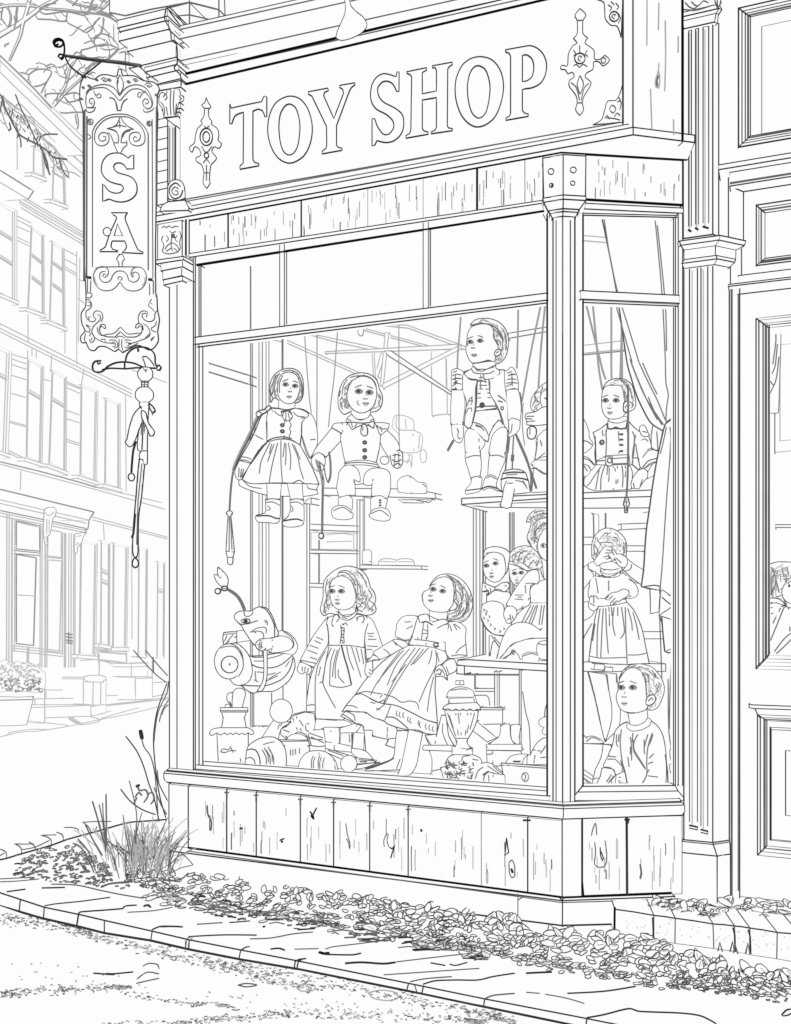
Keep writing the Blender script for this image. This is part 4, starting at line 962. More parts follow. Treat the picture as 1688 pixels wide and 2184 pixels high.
for st, w, mm in (('-60 560 0 600 20 630 30 680 60 740 90 800 130 860 200 900 250 925 300 960 340 1000 390 1010 430 1015', 1.5, SOFT), ('0 620 30 640 90 700 150 740 220 800 260 850 300 900 350 940 390 1010 430 1080 440 1135', 1.2, FAINT), ('100 600 130 680 170 760 210 850 240 910', 1.2, SOFT),
                  ('70 740 100 820 130 880 135 940', 1.1, SOFT), ('20 610 0 720', 1, SOFT), ('250 900 260 870 300 855 370 855', 1.1, SOFT), ('250 920 280 980 300 1030 310 1090 320 1115', 1.5, SOFT), ('270 950 290 1040 300 1075', 1.2, SOFT), ('300 960 330 1020 360 1060 400 1100', 1.1, FAINT),
                  ('380 1005 390 1060 410 1100 435 1130', 1.3, SOFT), ('380 1060 420 1090 470 1100 515 1130', 1, FAINT), ('180 740 215 760 215 800', 1, FAINT), ('90 700 120 660 170 700 220 760 320 850', 1, FAINT), ('40 640 120 700', 1, FAINT), ('10 700 40 800 60 830', 1.1, FAINT), ('100 790 120 850 110 880', 1, SOFT),
                  ('340 1000 345 1060 335 1100', 1, FAINT), ('0 760 25 790 40 780', 1, FAINT), ('60 780 70 820 55 835', 1.3, SOFT)):
    m.tube([PW.at(x, y) for x, y in smooth(P(Z1, st), False)], w, mm)
for _ in range(70):
    i = Rr.random(); x = 20+i*400; y = 640+i*420+Rr.uniform(-40, 60); dx, dy = Rr.uniform(-10, 14), Rr.uniform(10, 42)
    m.tube([PW.at(Z1[2]*x, Z1[2]*y), PW.at(Z1[2]*(x+dx), Z1[2]*(y+dy*.5)), PW.at(Z1[2]*(x+dx*1.6), Z1[2]*(y+dy))], .9, FAINT if Rr.random() < .6 else SOFT)
m.build('twig', tg)

# ================================================================ hanging sign with scroll work, and its bracket
PH = PC(4.7)
hs = thing('hanging_sign', 'tall narrow projecting sign with the letters S and A between scrolled ornaments', 'sign', PH.at(257, 740))
m = M()
out = P(ZH, '112 1000! 112 640! 95 560 72 480 68 330 85 230 130 155 180 165 260 190 330 140 420 130 520 152 562 145! 578 60! 615 60! 630 145! 700 142 800 150 900 205 980 220 1050 232 1105 280! 1120 330 1095 400 1090 560 1100 640! 1090 1000!') + \
      P(ZI, '1185 0! 1185 700! 1205 760 1215 950 1242 1100 1218 1260 1222 1420 1110 1540 960 1478 880 1482 780 1535 700 1582! 640 1530 590 1562 450 1492 350 1492 290 1550 215 1530 170 1430! 100 1430 90 1340 150 1262 105 1150 98 1000 160 900 165 690! 130 0!')
puff(m, PH, ID, out, 0, .02, 1.1, INK)
def hl(T, st, w=1.0, mm=INK, closed=False, o=.024): m.ln(PH, T, st, o, .9 if w < 2 else w*.75, SOFT if w < 1.5 and mm != FAINT else mm, closed)
m.ln(PH, Z1, '555 740! 553 1770!', .022, 1.1, INK); m.ln(PH, Z1, '590 850! 590 1700!', .022, .9, SOFT); m.ln(PH, Z1, '945 850! 945 1720!', .022, 1.0, INK); m.ln(PH, Z1, '970 760! 975 1770!', .022, .9, SOFT)
m.ln(PH, Z1, '540 700! 537 1790!', .022, 1.6, SOFT); m.ln(PH, Z1, '998 680! 996 1330!', .022, 1.4, SOFT)
m.build('board', hs)
m = M()
for st, w, mm in (('590 400 560 280 575 200 545 160', 1.0, INK), ('595 130! 560 220 565 300 595 380 640 300 640 220 595 130', 1.1, INK), ('155 400 160 350 220 300 300 270 400 258 500 290 560 350 590 405 640 340 700 290 800 262 900 280 960 330 1010 420 1030 520 1000 570 960 590', 1.3, INK),
                  ('150 400 145 500 160 560 200 570 250 540 262 480 240 440 200 450 195 500 220 520 235 490', 1.3, INK), ('150 400 190 340 260 310 380 298 450 330 530 400 595 470 660 400 740 330 830 315 900 340 970 400 1020 500 1010 560 960 580 910 540 900 480 930 445 970 460 975 500 940 520 930 490', 1.1, INK),
                  ('250 340 270 390 300 400 320 375 350 400 340 435 300 435 270 400', 1.0, SOFT), ('940 345 900 370 860 430 835 420 840 370 880 360', 1.0, SOFT), ('150 570 150 610 200 630 260 600 275 560 240 570 180 560', 1.0, INK), ('910 580 915 620 960 625 1020 600 1050 570', 1.0, INK),
                  ('455 435 500 440 540 490 560 600! 610 605! 620 540 650 480 700 445', 1.6, INK), ('470 430 520 450 555 520 565 590', 1.0, SOFT)):
    hl(ZH, st, w, mm)
for x, y, s in ((390, 195, 45), (800, 200, 35), (975, 265, 50), (290, 200, 22), (190, 280, 26), (110, 300, 22), (710, 225, 28), (1080, 400, 24), (90, 450, 18), (455, 200, 30)):
    hl(ZH, f'{x-s} {y} {x-s*.3} {y-s*.6} {x+s*.5} {y-s*.4} {x+s} {y+s*.2} {x+s*.2} {y+s*.6} {x-s*.4} {y+s*.3} {x} {y} {x+s*.3} {y+s*.1}', 1.3, INK)
for x, y, s in ((205, 752, 38), (985, 775, 32)): hl(ZH, ell(x, y, s), 1.3, INK, True); hl(ZH, ell(x-5, y, s*.4), 1.6, SOFT, True)
hl(ZH, '170 915 210 940 212 965 175 985', 1.2); 
for st, w, mm in (('235 950 235 880 280 790 380 700 480 660 595 650 700 660 820 720 930 830 970 920 975 980', 1.2, INK), ('262 920 290 840 380 740 480 695 560 685 700 690 800 740 880 820 920 900 930 980 910 1040 850 1070 790 1065 735 1030 720 970 735 915 790 890 850 900 870 950 840 1000 790 1010 770 970 800 945 825 965', 1.0, INK),
                  ('262 920 265 1000 300 1055 370 1070 430 1040 455 980 440 920 390 893 340 905 315 950 330 1000 370 1010 410 990 410 950 375 945', 1.1, INK),
                  ('595 680! 580 740 560 780 510 820 425 842! 480 855 540 880 570 920 580 980 575 1030! 515 1025 490 960 460 910 430 893', 1.1, INK), ('610 690! 640 750 700 810 780 850! 700 860 640 900 620 960 610 1025! 680 1030 685 1000! 690 1060 650 1090 610 1160', 1.1, INK),
                  ('480 850 540 870 580 940', .9, SOFT), ('740 870 670 890 630 960', .9, SOFT), ('520 1050 570 1160', 1.2, INK), ('515 1030 520 1060', 1, INK), ('595 740 595 830', .9, SOFT), ('520 820 590 800 680 820', .9, SOFT)):
    hl(ZH, st, w, mm)
m.build('top_scroll', hs)
m = M()
for st, w, mm in (('670 135 640 160 610 210 640 240 648 330', 1.0, SOFT), ('700 135 730 210 700 240 695 330', 1.0, SOFT), ('640 135! 700 135!', 1, SOFT),
                  ('300 340 400 325 520 320 660 320 820 320 960 325', 1.1, SOFT), ('270 460 290 390 350 330 420 315 480 345 495 400 480 450 440 475 410 450 425 425 460 430', 1.5, SOFT), ('365 470 365 420 400 390 450 388', 1.5, SOFT), ('365 440 370 500 420 545 480 545 530 510 560 440 610 390 665 380 720 390 770 440 790 510 850 545 910 530 945 480 935 420 890 395 855 410 850 450 870 470', 1.6, SOFT),
                  ('825 400 825 440 850 475', 1.3, SOFT), ('835 420 840 360 880 330 960 325 1020 370 1050 450 1045 540 1000 620 930 665 850 675 770 660 700 600 665 540 620 600 550 655 460 672 380 655 320 600 285 540 270 460', 1.6, SOFT), ('290 460 300 540 340 590', .9, FAINT), ('1030 470 1020 560 980 600', .9, FAINT),
                  ('640 510 630 480 660 462 695 480 690 505 665 520', 1.4, SOFT), ('180 475! 240 480!', 3.0, INK), ('1080 505! 1140 510!', 3.0, INK), ('185 500! 185 690!', 1.2, INK), ('235 520! 230 690!', 1.2, SOFT), ('1090 560 1100 640 1095 740', 1.2, SOFT), ('1152 520! 1152 720!', 1.5, INK), ('1190 500! 1190 760!', 1.5, SOFT),
                  ('165 710 200 700 250 710 255 740 230 775 170 770', 1.4, INK), ('170 800 210 800 250 870 240 910 200 950 165 970 170 1060 220 1120 290 1120 310 1080 280 1060 270 1010 300 970 350 965 400 1000 410 1080 380 1130', 1.4, INK), ('190 830 230 850 225 890 180 890', 1.0, SOFT), ('330 1020 370 1030 375 1090 340 1130 270 1200 250 1260 270 1330 340 1390 440 1430 520 1440 590 1450', 1.2, INK),
                  ('190 1080 215 1100 200 1060 230 1050', 1.3, INK), ('360 1200 400 1160 440 1170 455 1220 430 1225 400 1190 370 1210 365 1270 400 1320 470 1345 590 1350! 640 1300 670 1272! 720 1320 760 1350! 880 1350 950 1320 985 1270 985 1200 950 1185 920 1220 890 1215 900 1170 950 1150 990 1180 1005 1250', 1.8, INK),
                  ('330 1200 345 1290 400 1330 470 1310 560 1300 620 1260 670 1205 720 1260 780 1305 880 1300 960 1290', 1.0, SOFT), ('150 1260 210 1280 225 1240 200 1210 160 1170 230 1200', 1.6, INK), ('160 1300 140 1380 160 1430', 1.6, SOFT), ('215 1340 240 1290 290 1350 280 1410 230 1430 215 1380', 1.4, INK), ('250 1360 245 1400', 1.3, INK),
                  ('1210 960 1180 1000 1165 1090 1110 1125 1040 1110 990 1060 990 1010 1040 1000 1060 1040 1045 1060', 1.5, INK), ('1090 850 1080 890 1130 930 1170 980', 1.3, INK), ('1130 790 1100 840 1140 870', 1.2, INK), ('940 1150 930 1060 970 980 1010 965 1060 980 1075 1020', 1.4, SOFT), ('1000 1150 1060 1190 1100 1260 1100 1330 1040 1370 960 1400 880 1430 780 1450', 1.3, INK),
                  ('1120 1220 1180 1180 1200 1110', 1.2, SOFT), ('1120 1210 1130 1250 1200 1280', 1.6, INK), ('1010 1390 1070 1330 1110 1290', 1.6, SOFT), ('1110 1400 1150 1350 1120 1410 1170 1340', 1.6, SOFT), ('600 1370 640 1340 700 1345 740 1370', 1.2, INK), ('650 1380 645 1520', 1.2, INK), ('690 1380 690 1500 710 1560', 1.2, INK), ('500 1400 540 1390 600 1400 630 1440 620 1500 580 1510', 1.4, INK),
                  ('540 1430 580 1420 600 1460 580 1500 545 1480', 1.4, INK), ('730 1400 760 1390 830 1400', 1.3, INK), ('745 1440 770 1420 800 1440 790 1480 760 1480', 1.4, INK), ('800 1445! 830 1450!', 2.2, INK), ('730 1500 760 1510 850 1480 930 1440', 1.1, SOFT), ('380 1390 440 1380 450 1420', 1.1, SOFT)):
    hl(ZI, st, w, mm)
m.build('bottom_scroll', hs)
m = M(); m.slab(PH, ZH, '480 1175 560 1165 620 1175 680 1210 705 1235! 740 1205 780 1190! 780 1375! 685 1375! 650 1320 590 1295 530 1310 515 1360 560 1420 650 1450 740 1480 800 1540 825 1620 810 1710 740 1780 640 1812 540 1805 450 1775 410 1790! 370 1805! 370 1575! 400 1600 440 1660 520 1695 600 1690 645 1640 620 1590 540 1570 450 1535 380 1470 352 1390 370 1280 420 1210', .0, .03, 1.1, INK, conn=False); m.build('letter', hs)
m = M(); m.slab(PH, Z1, '710 1355! 815 1355! 800 1375 800 1400 880 1590 912 1605! 912 1615! 778 1608! 795 1595 808 1570 795 1535! 715 1535! 708 1570 720 1588 750 1595! 752 1603! 637 1602! 640 1592 670 1575 700 1490 745 1385 725 1370!', 0, .03, 1.1, INK, ['750 1425! 728 1500! 782 1502!'], conn=False)
puff(m, PH, Z1, ell(683, 1475, 24, 26), .03, .01, 1.1, INK); m.build('letter', hs)
# wrought iron bracket arm
m = M()
T = Z1
ib = lambda st, w, r=None, o=0.0, T=Z1, mm=INK: m.tube([PH.at(x, y, o) for x, y in smooth(P(T, st), False)], w*.7, mm)
ib('375 278 355 290 348 275 365 258 395 260 402 285 385 298 350 295 340 275 350 252 380 246 405 262 412 310 408 350 400 365 385 372 372 360 380 345 400 348 405 365 390 382', 2.0, mm=DARK)
m.tube([PH.at(405*.335, 348*.335), PH.at(560*.335, 370*.335, -.05), PH.at(740*.335, 390*.335, -.12), PH.at(900*.335, 412*.335, -.2)], 1.4, SOFT); m.tube([PH.at(405*.335, 356*.335), PH.at(560*.335, 380*.335, -.05), PH.at(740*.335, 400*.335, -.12), PH.at(905*.335, 425*.335, -.2)], 1.6, INK)
ib('415 360 440 410 480 450 530 485 550 500', 2.2); ib('520 495 600 430 650 390', 1.6); ib('680 385 800 395 880 420 940 470 1010 520', 1.6, mm=SOFT)
m.build('iron_bracket', hs)

# wooden puppet hung below the sign
PQ = PC(4.66)
pu = Fig('hanging_puppet', 'carved ball headed jumping jack hung from an iron crossbar beneath the projecting sign', 'puppet', PQ, 0, Z4, (925, 1540))
m = M()
for st, w in (('645 240 625 248 620 230 645 228 605 232 590 262 600 295 635 300 660 290 690 262 740 240 800 235 860 245 920 270 1000 275', 2.2), ('650 285 700 275 800 278 870 272 930 275', 2.0), ('800 232 812 185 850 150 900 140 950 150 985 185 990 240 1000 268', 2.0), ('1005 270 1000 262 1015 255 1028 270 1018 288 998 285', 2.4), ('905 205 930 200 960 225 985 262', 1.6), ('910 210 925 250 930 280', 1.4), ('880 150 882 170', 2.4), ('795 235 795 275', 2.0)):
    m.tube([PQ.at(x, y) for x, y in smooth(P(Z4, st), False)], w*.72, INK)
m.build('iron_crossbar', pu.e)
pu.p('head', 1, '905 272 930 268 955 275 972 300 968 335 945 355! 905 355! 885 335 880 300', 's:915 275 925 290 940 280', 's:930 288 930 300', w=1.3)
pu.p('neck', .5, '902 352! 945 352! 942 400! 905 400!', 's:905 365! 943 365!', 's:905 380! 943 380!', 's:922 355! 922 395!', w=1.4)
pu.p('head', 1, '920 395 950 400 975 430 975 465 950 488! 895 490! 868 465 866 430 885 402', w=1.3)
pu.p('arm', 1.2, '905 515! 860 560 835 620 818 690 812 730! 800 745 825 775 845 765! 860 735 880 680 905 610 915 550!', 's:905 620! 900 700!', w=1.3)
pu.p('torso', 1, '890 490! 950 490! 945 560 940 650 938 800! 900 800! 880 795 880 720 900 600 895 540', 'i:900 520 905 560 940 610 950 640', 'i:918 560 912 650 905 795', 's:925 560 918 800', w=1.3)
pu.p('arm', 1.6, '905 545 930 560 945 620 985 680 975 705! 955 705! 935 650 905 590', w=1.3)
pu.p('arm', 1.4, '950 500 975 520 990 548! 975 560! 955 530', 's:955 525 975 575', w=1.6)
pu.p('leg', .8, '905 800! 940 800! 938 885! 920 890! 912 855! 895 855 890 820', w=1.3)
pu.p('leg', .7, '890 850! 922 865! 915 950 900 1100 885 1200 880 1300 880 1440! 868 1482 850 1460 848 1380 855 1250 868 1100 880 950', 's:905 880! 880 1120! 872 1400!', w=1.5)
pu.p('foot', .9, '862 1482! 878 1500 880 1530 862 1545 846 1530 848 1500', w=1.6)
pu.rod('string', 1.3, '868 740 850 800 840 900 838 942', 1.8, INK)
pu.p('ball', 1.3, ell(838, 968, 19, 24), w=1.5)
pu.rod('string', 1.0, '862 1200 850 1330 838 1355', 1.8, INK)

# ================================================================ grass tuft, tall blades
m = M()
Rr = random.Random(21)
for k in range(150):
    x0 = Rr.triangular(520, 1060, 800); y0 = 1335-abs(x0-800)*.12+Rr.uniform(-120, 10)
    if Rr.random() < .5: x0 = Rr.uniform(740, 1000); y0 = Rr.uniform(1200, 1345)
    lean = (x0-800)*.35+Rr.gauss(0, 60); h = Rr.uniform(110, 270)*(1 if x0 < 950 else .75)
    Y = 4.75+Rr.uniform(-.06, .12)
    def g(u, v, Y=Y): return PC(Y).at(Z8[0]+u*Z8[2], Z8[1]+v*Z8[2])
    m.tube([g(x0, y0), g(x0+lean*.3, y0-h*.5), g(x0+lean*.8, y0-h*.85), g(x0+lean*1.1, y0-h)], Rr.uniform(.6, 1.0), INK if Rr.random() < .04 else (SOFT if Rr.random() < .28 else FAINT))
for st, w in (('540 880 570 980 590 1060 620 1160', 1.5), ('620 840 622 1040 618 1180', 1.5), ('580 900 600 1000 620 1150', 1.2), ('600 890 605 980 620 1100', 1.1), ('755 760 790 900 800 1000 790 1100', 1.1), ('500 1020 540 1100 600 1200', 1.4), ('425 1125 480 1160 530 1250 550 1300', 1.4), ('455 1100 520 1180 560 1290', 1.3), ('720 960 730 1040 760 1200', 1), ('830 945 800 1060 780 1200', 1),
              ('1110 1100 1060 1160 1020 1240 990 1320', 1.3), ('1130 1255 1080 1200 1060 1190', 1), ('1125 1255 1060 1270 1000 1300', 1), ('1090 1060 1030 1150 980 1280', 1.2), ('940 1330 990 1345 1060 1335 1100 1300', 1.8), ('590 1380 650 1362 760 1352', 2)):
    m.tube([PC(4.7).at(x, y) for x, y in smooth(P(Z8, st), False)], w*.8, SOFT)
tag(m.build('grass'), 'bushy tuft of thin grass blades growing at the left corner of the shop base', 'grass', kind='stuff')
PG = PC(4.95)
rp = thing('tall_reed', 'long curved reed stems with a bent seed head rising against the left shop post', 'plant', PG.at(350, 1745))
for st in ('735 502 800 590 840 680 870 780 900 860 930 1000', '820 465 840 560 880 620 905 720 915 840 925 1000', '780 0 850 80 920 150 975 190', '975 195 920 350 900 470 898 560 910 700 935 860 970 980', '985 180 975 250 925 360 905 480 900 540', '705 810 760 880 830 930 910 960', '985 290 950 350 930 420', '850 0 900 60 980 150', '985 320 960 340 945 380', '920 700 930 780 980 880', '900 800 940 900 975 960', '895 40 897 130'):
    m = M(); m.tube([PG.at(x, y) for x, y in smooth(P(Z8, st), False)], 1.0, INK if '735' in st or '705' in st or '975 195' in st else SOFT); m.build('stem', rp)
m = M(); m.tube([PG.at(x, y) for x, y in smooth(P(Z8, '820 465 826 495 832 520'), False)], 3.2, INK); m.build('seed_head', rp); m = M()
for st in ('805 790 815 820 850 815 865 850 840 890', '790 860 810 830 830 850', '860 845 890 830 900 870 880 900', '780 900 790 880 800 860'): m.tube([PG.at(x, y) for x, y in smooth(P(Z8, st), False)], 1.5, SOFT)
m.tube([PG.at(x, y) for x, y in smooth(P(Z8, '803 785 808 798'), False)], 3.4, INK)
m.build('seed_head', rp)
# ================================================================ furniture inside the shop
def board(m, pl, T, st, o0, o1, w=1.0, mm=SOFT): m.slab(pl, T, st, o0, o1, w, mm)
fr = thing('ceiling_frame', 'crossed timber battens under the shop ceiling behind the hanging dolls', 'frame', PF.at(800, 760, -1.7))
for st, o, mm in (('150 78! 205 82! 700 305! 690 318! 230 112! 140 92!', -1.7, FAINT), ('370 60! 410 60! 850 155! 840 172! 560 112!', -1.75, FAINT), ('480 170! 1340 122! 1340 150! 1250 155! 480 182!', -1.6, FAINT), ('845 375! 1345 125! 1345 152! 850 405!', -1.5, FAINT), ('860 165! 900 165! 1290 430! 1290 450! 880 195!', -1.45, SOFT),
                  ('800 0! 1000 0! 1380 140! 1380 160! 1010 20!', -1.8, FAINT), ('778 170! 792 170! 800 340! 788 330!', -1.65, FAINT), ('862 50! 885 50! 850 385! 830 385!', -1.9, FAINT), ('870 160! 835 180! 795 330! 815 330!', -1.95, FAINT), ('560 -10! 610 -10! 1150 135! 1100 135!', -2.0, FAINT)):
    m = M(); board(m, PF, Z5, st, o-.03, o, 1, mm); m.build('batten', fr)
m = M(); m.slab(PF, ZB, '800 255! 1225 185! 1225 235! 800 310!', -1.6, -1.55, 1, SOFT); m.build('batten', fr)
for st, mm in (('0 440! 0 435!', FAINT),): pass
m = M(); m.slab(PS, ZF, '75 -160! 300 -200! 300 -140! 75 -110!', -1.5, -1.45, 0); 
def f(m):
    m.slab(PS, Z3, '360 1500! 940 1548! 940 1582! 360 1532!', -1.2, -1.15, 1, FAINT)
    m.slab(PS, Z6, '360 130! 620 100! 625 155! 360 180!', -1.2, -1.15, 1, FAINT); m.ln(PS, Z6, '360 190! 625 165!', -1.14, 1, SOFT)
part('batten', fr, f)
ho = thing('ceiling_hook', 'small round ended hook hanging from the transom bar', 'hook', PF.at(770, 705, -.3))
m = M(); puff(m, PF, Z5, '688 20! 690 50 700 68 715 68 722 50 722 20!', -.3, .01, 1, SOFT); m.build('hook', ho)
pf_ = thing('wall_frame', 'plain narrow picture frame hanging on the back wall beside the tall standing doll', 'picture frame', PF.at(935, 800, -1.7))
m = M(); m.slab(PF, Z5, '1155 165! 1250 155! 1258 565! 1160 578!', -2.2, -2.15, 1, FAINT); m.ln(PF, Z5, '1248 215! 1250 385!', -2.14, 1, FAINT); m.build('frame_board', pf_)
# inner display screen of posts at the left
sn = thing('inner_screen', 'slim wooden screen of tall posts at the left end of the window', 'screen', PF.at(560, 1540, -.9))
for x0, x1, w, mm in ((535, 538.5, 1.0, SOFT), (553, 560, .9, SOFT), (568, 574, .8, SOFT), (602, 604, 1.0, SOFT)):
    m = M(); m.q(PF, x0, 650, 1550, x1, 650, 1550, -1.0, -.95, w, mm); m.build('post', sn)
m = M(); m.slab(PF, ZA, '-130 45! 300 175! 300 250! -130 118!', -1.0, -.93, 1.3, SOFT); m.build('rail', sn)
m = M(); m.q(PF, 542, 1460, 1548, 604, 1460, 1548, -.94, -.9, 1, INK); m.ln(PF, ZD, '678 1320 680 1480', -.89, 1, SOFT); m.build('foot_block', sn)
# shelving against the back
bs = thing('wall_shelving', 'light wooden shelving against the back wall behind the hanging dolls', 'shelf', PF.at(715, 1400, -1.5))
for st, w in (('655 1072! 661 1072! 661 1500! 655 1500!', 1), ('762 1066! 768 1066! 768 1215! 762 1215!', 1), ('775 1060! 778 1060! 778 1200! 775 1200!', .8), ('680 1152! 682 1152! 682 1246! 680 1246!', .8)):
    m = M(); m.slab(PF, ID, st, -1.7, -1.6, w, SOFT); m.build('upright', bs)
for st in ('661 1118! 762 1122! 762 1134! 661 1130!', '661 1173! 762 1175! 762 1181! 661 1180!', '661 1244! 690 1245! 690 1253! 661 1252!', '690 1041! 880 1043! 928 1052! 930 1063! 690 1056!', '768 1205! 899 1207! 899 1214! 768 1213!', '655 1066! 664 1062! 664 1075! 650 1074!'):
    m = M(); m.slab(PF, ID, st, -1.7, -1.58, 1, SOFT); m.build('board', bs)
m = M(); m.ln(PF, ID, '695 1140 730 1138 753 1141', -1.57, .9, FAINT); m.ln(PF, ID, '696 1156! 752 1154!', -1.57, .9, FAINT); m.slab(PF, ID, '664 1136! 755 1137! 755 1172! 664 1171!', -1.65, -1.6, .8, FAINT); m.build('drawer', bs)
m = M(); m.ln(PF, ID, '880 1065! 915 1072! 928 1062!', -1.58, 1, SOFT); m.slab(PF, ID, '850 1066! 900 1066! 920 1064! 900 1073! 860 1072!', -1.68, -1.6, .9, SOFT); m.build('corbel', bs)
TOY = 'toys and boxes on the back shelves'
t = Fig('toy_hat', 'small bonnet shaped toy lying at the right end of the upper wall shelf', 'hat', PF, -1.5, Z5, (1030, 1070), TOY)
t.p('crown', 0, '945 1062! 940 1000 970 968 1010 960 1040 975 1070 1000 1120 1010 1125 1070! 1030 1072', 's:1020 965 1028 1070', 's:1100 1010 1120 1030', t=.05, w=1, ink=SOFT)
t = Fig('toy_car', 'faint toy cart with round wheels on the shelf behind the bow tied doll', 'toy', PF, -1.6, Z5, (1010, 900), TOY)
t.p('body', 0, '910 640 915 590 935 575 990 580 1040 610 1048 670 1095 700 1090 790 1060 810 960 800 950 700 905 650', 'f:935 580 940 660 1048 670', 'f:990 600 995 660', 'f:1040 690 1045 800', 'f:1080 700 1075 790', t=.05, w=1, ink=FAINT)
t.p('wheel', 1, ell(1105, 835, 20, 42), w=1, ink=FAINT); t.p('wheel', .8, ell(990, 840, 25, 28), w=1, ink=FAINT)
t.p('ribbon', .5, '1010 830 1030 830 1030 905 1020 860 1000 880 1005 840', w=.9, ink=FAINT)
t = Fig('toy_bundle', 'pair of rounded paper parcels lying side by side on the lower wall shelf', 'parcel', PF, -1.5, Z5, (930, 1530), TOY)
t.p('parcel', 0, '820 1528! 822 1505 845 1490 900 1490 935 1500 940 1528!', 'f:830 1505 930 1508', t=.03, w=1, ink=SOFT); t.p('parcel', .1, '935 1528! 935 1500 960 1490 1020 1490 1045 1505 1045 1530!', 'f:945 1505 1040 1508', t=.03, w=1, ink=SOFT)
t = Fig('jar', 'small plain jar at the left end of the lower wall shelf', 'jar', PF, -1.5, Z5, (748, 1525), TOY)
t.p('jar_body', 0, '718 1520! 720 1440 745 1432 772 1440 775 1522!', 's:718 1505! 770 1505!', t=.03, w=1, ink=SOFT)
# right hand shelves (they run on behind the corner post)
us = thing('upper_display_shelf', 'wide wooden shelf at mid height carrying the tall tailcoat doll', 'shelf', PF.at(1080, 1080, -.6))
m = M(); m.slab(PF, ID, '985 1063! 1180 1054! 1180 1062! 985 1076!', -.75, -.3, 1.2, INK); m.slab(PF, ID, '987 1077! 1180 1070! 1180 1083! 1040 1082! 1015 1079!', -.7, -.4, 1, SOFT); m.build('board', us)
m = M(); m.slab(PS, ID, '1225 1052! 1420 1044! 1420 1058! 1225 1064!', -.6, -.3, 1.1, INK); m.slab(PS, ID, '1225 1064! 1420 1058! 1420 1083! 1225 1084!', -.6, -.32, 1, INK); m.build('board', us)
for x0, x1 in ((1010, 1016), (1024, 1030), (1032, 1036), (1087, 1090), (1094, 1097)):
    m = M(); m.q(PF, x0, 1080, 1412, x1, 1080, 1412, -.95, -.9, 1, SOFT); m.build('post', us)
ls_ = thing('lower_display_shelf', 'low plank shelf with a square end block carrying the seated dolls', 'shelf', PF.at(1070, 1440, -.5))
m = M(); m.slab(PF, ID, '977 1408! 1000 1407! 1180 1417! 1180 1432! 990 1420! 975 1418!', -.75, -.28, 1.2, INK); m.build('board', ls_)
m = M(); m.slab(PF, ID, '975 1419! 991 1420! 991 1438! 975 1437!', -.4, -.3, 1.4, INK); m.ln(PF, ID, '991 1438! 1105 1440!', -.5, 1, SOFT); m.build('end_block', ls_)
m = M(); m.slab(PS, ID, '1225 1411! 1420 1416! 1420 1432! 1225 1432!', -.6, -.4, 1, SOFT); m.build('board', ls_)
m = M(); m.slab(PS, ZG, '160 1180! 235 1185! 230 1230! 150 1225!', -.4, -.36, 1, SOFT); m.slab(PS, ZG, '240 1205! 300 1210! 295 1245! 235 1240!', -.4, -.37, 1, SOFT); m.build('peg_block', ls_)
bu = thing('cupboard', 'pale cupboard with small shelves standing behind the glass lantern', 'cupboard', PF.at(1040, 1560, -1.0))
m = M()
for st in ('375 1310! 380 1310! 380 1420! 375 1420!', '525 1290! 560 1290! 560 1560! 525 1560!', '380 1418! 525 1418! 525 1440! 380 1440!', '360 1560! 585 1565! 585 1685! 360 1690!', '420 1560! 585 1565! 585 1580! 420 1578!', '300 1310! 700 1312! 700 1318! 300 1316!'): board(m, PF, ZE, st, -1.05, -1.0, 1, SOFT)
m.ln(PF, ZE, '370 1470 460 1470 480 1490 490 1550', -.98, 1, SOFT); m.ln(PF, ZE, '545 1290! 545 1555!', -.98, 1, FAINT); m.build('cupboard_body', bu)
m = M(); m.q(PF, 1108, 1430, 1600, 1112, 1430, 1600, -.95, -.9, 1, SOFT); m.ln(PF, ZE, '735 1440 760 1600 785 1700 795 1920', -.9, 1, SOFT); m.ln(PF, ZE, '920 1530 905 1580 900 1650', -.9, 1, SOFT); m.build('upright', bu)
m = M(); m.slab(PF, ZE, '390 1665! 540 1790! 470 1820! 360 1735!', -.9, -.86, 1, SOFT); m.build('leaning_board', bu)
# back pieces in the canted window
bk = thing('back_rack', 'rack of narrow rails on the wall behind the doll that covers its face', 'rack', PS.at(1340, 1400, -.9))
for st in ('405 1410! 640 1402! 640 1448! 405 1460!', '440 1600! 620 1600! 620 1648! 440 1648!', '60 1525! 190 1525! 190 1590! 60 1590!'):
    m = M(); m.slab(PS, ZF, st, -.95, -.9, 1, SOFT); m.build('rail', bk)
m = M(); m.slab(PS, ZF, '265 1270! 270 1270! 270 1450! 265 1450!', -.95, -.92, 1, SOFT); m.build('upright', bk)
m = M(); m.slab(PS, ZF, '60 1300! 130 1305! 165 1320! 208 1330! 208 1480! 180 1530! 60 1530!', -.95, -.93, 1, FAINT); m.ln(PS, ZF, '90 1308 140 1308 160 1325 165 1520', -.92, 1.2, SOFT); m.build('panel', bk)
m = M(); m.slab(PS, ZG, '540 925! 700 925! 700 982! 545 982!', -.95, -.9, 1, SOFT); m.build('rail', bk)
m = M(); m.slab(PS, ZG, '255 1265! 330 1270! 335 1330! 262 1330!', -.8, -.75, 1, SOFT); m.build('box', bk)
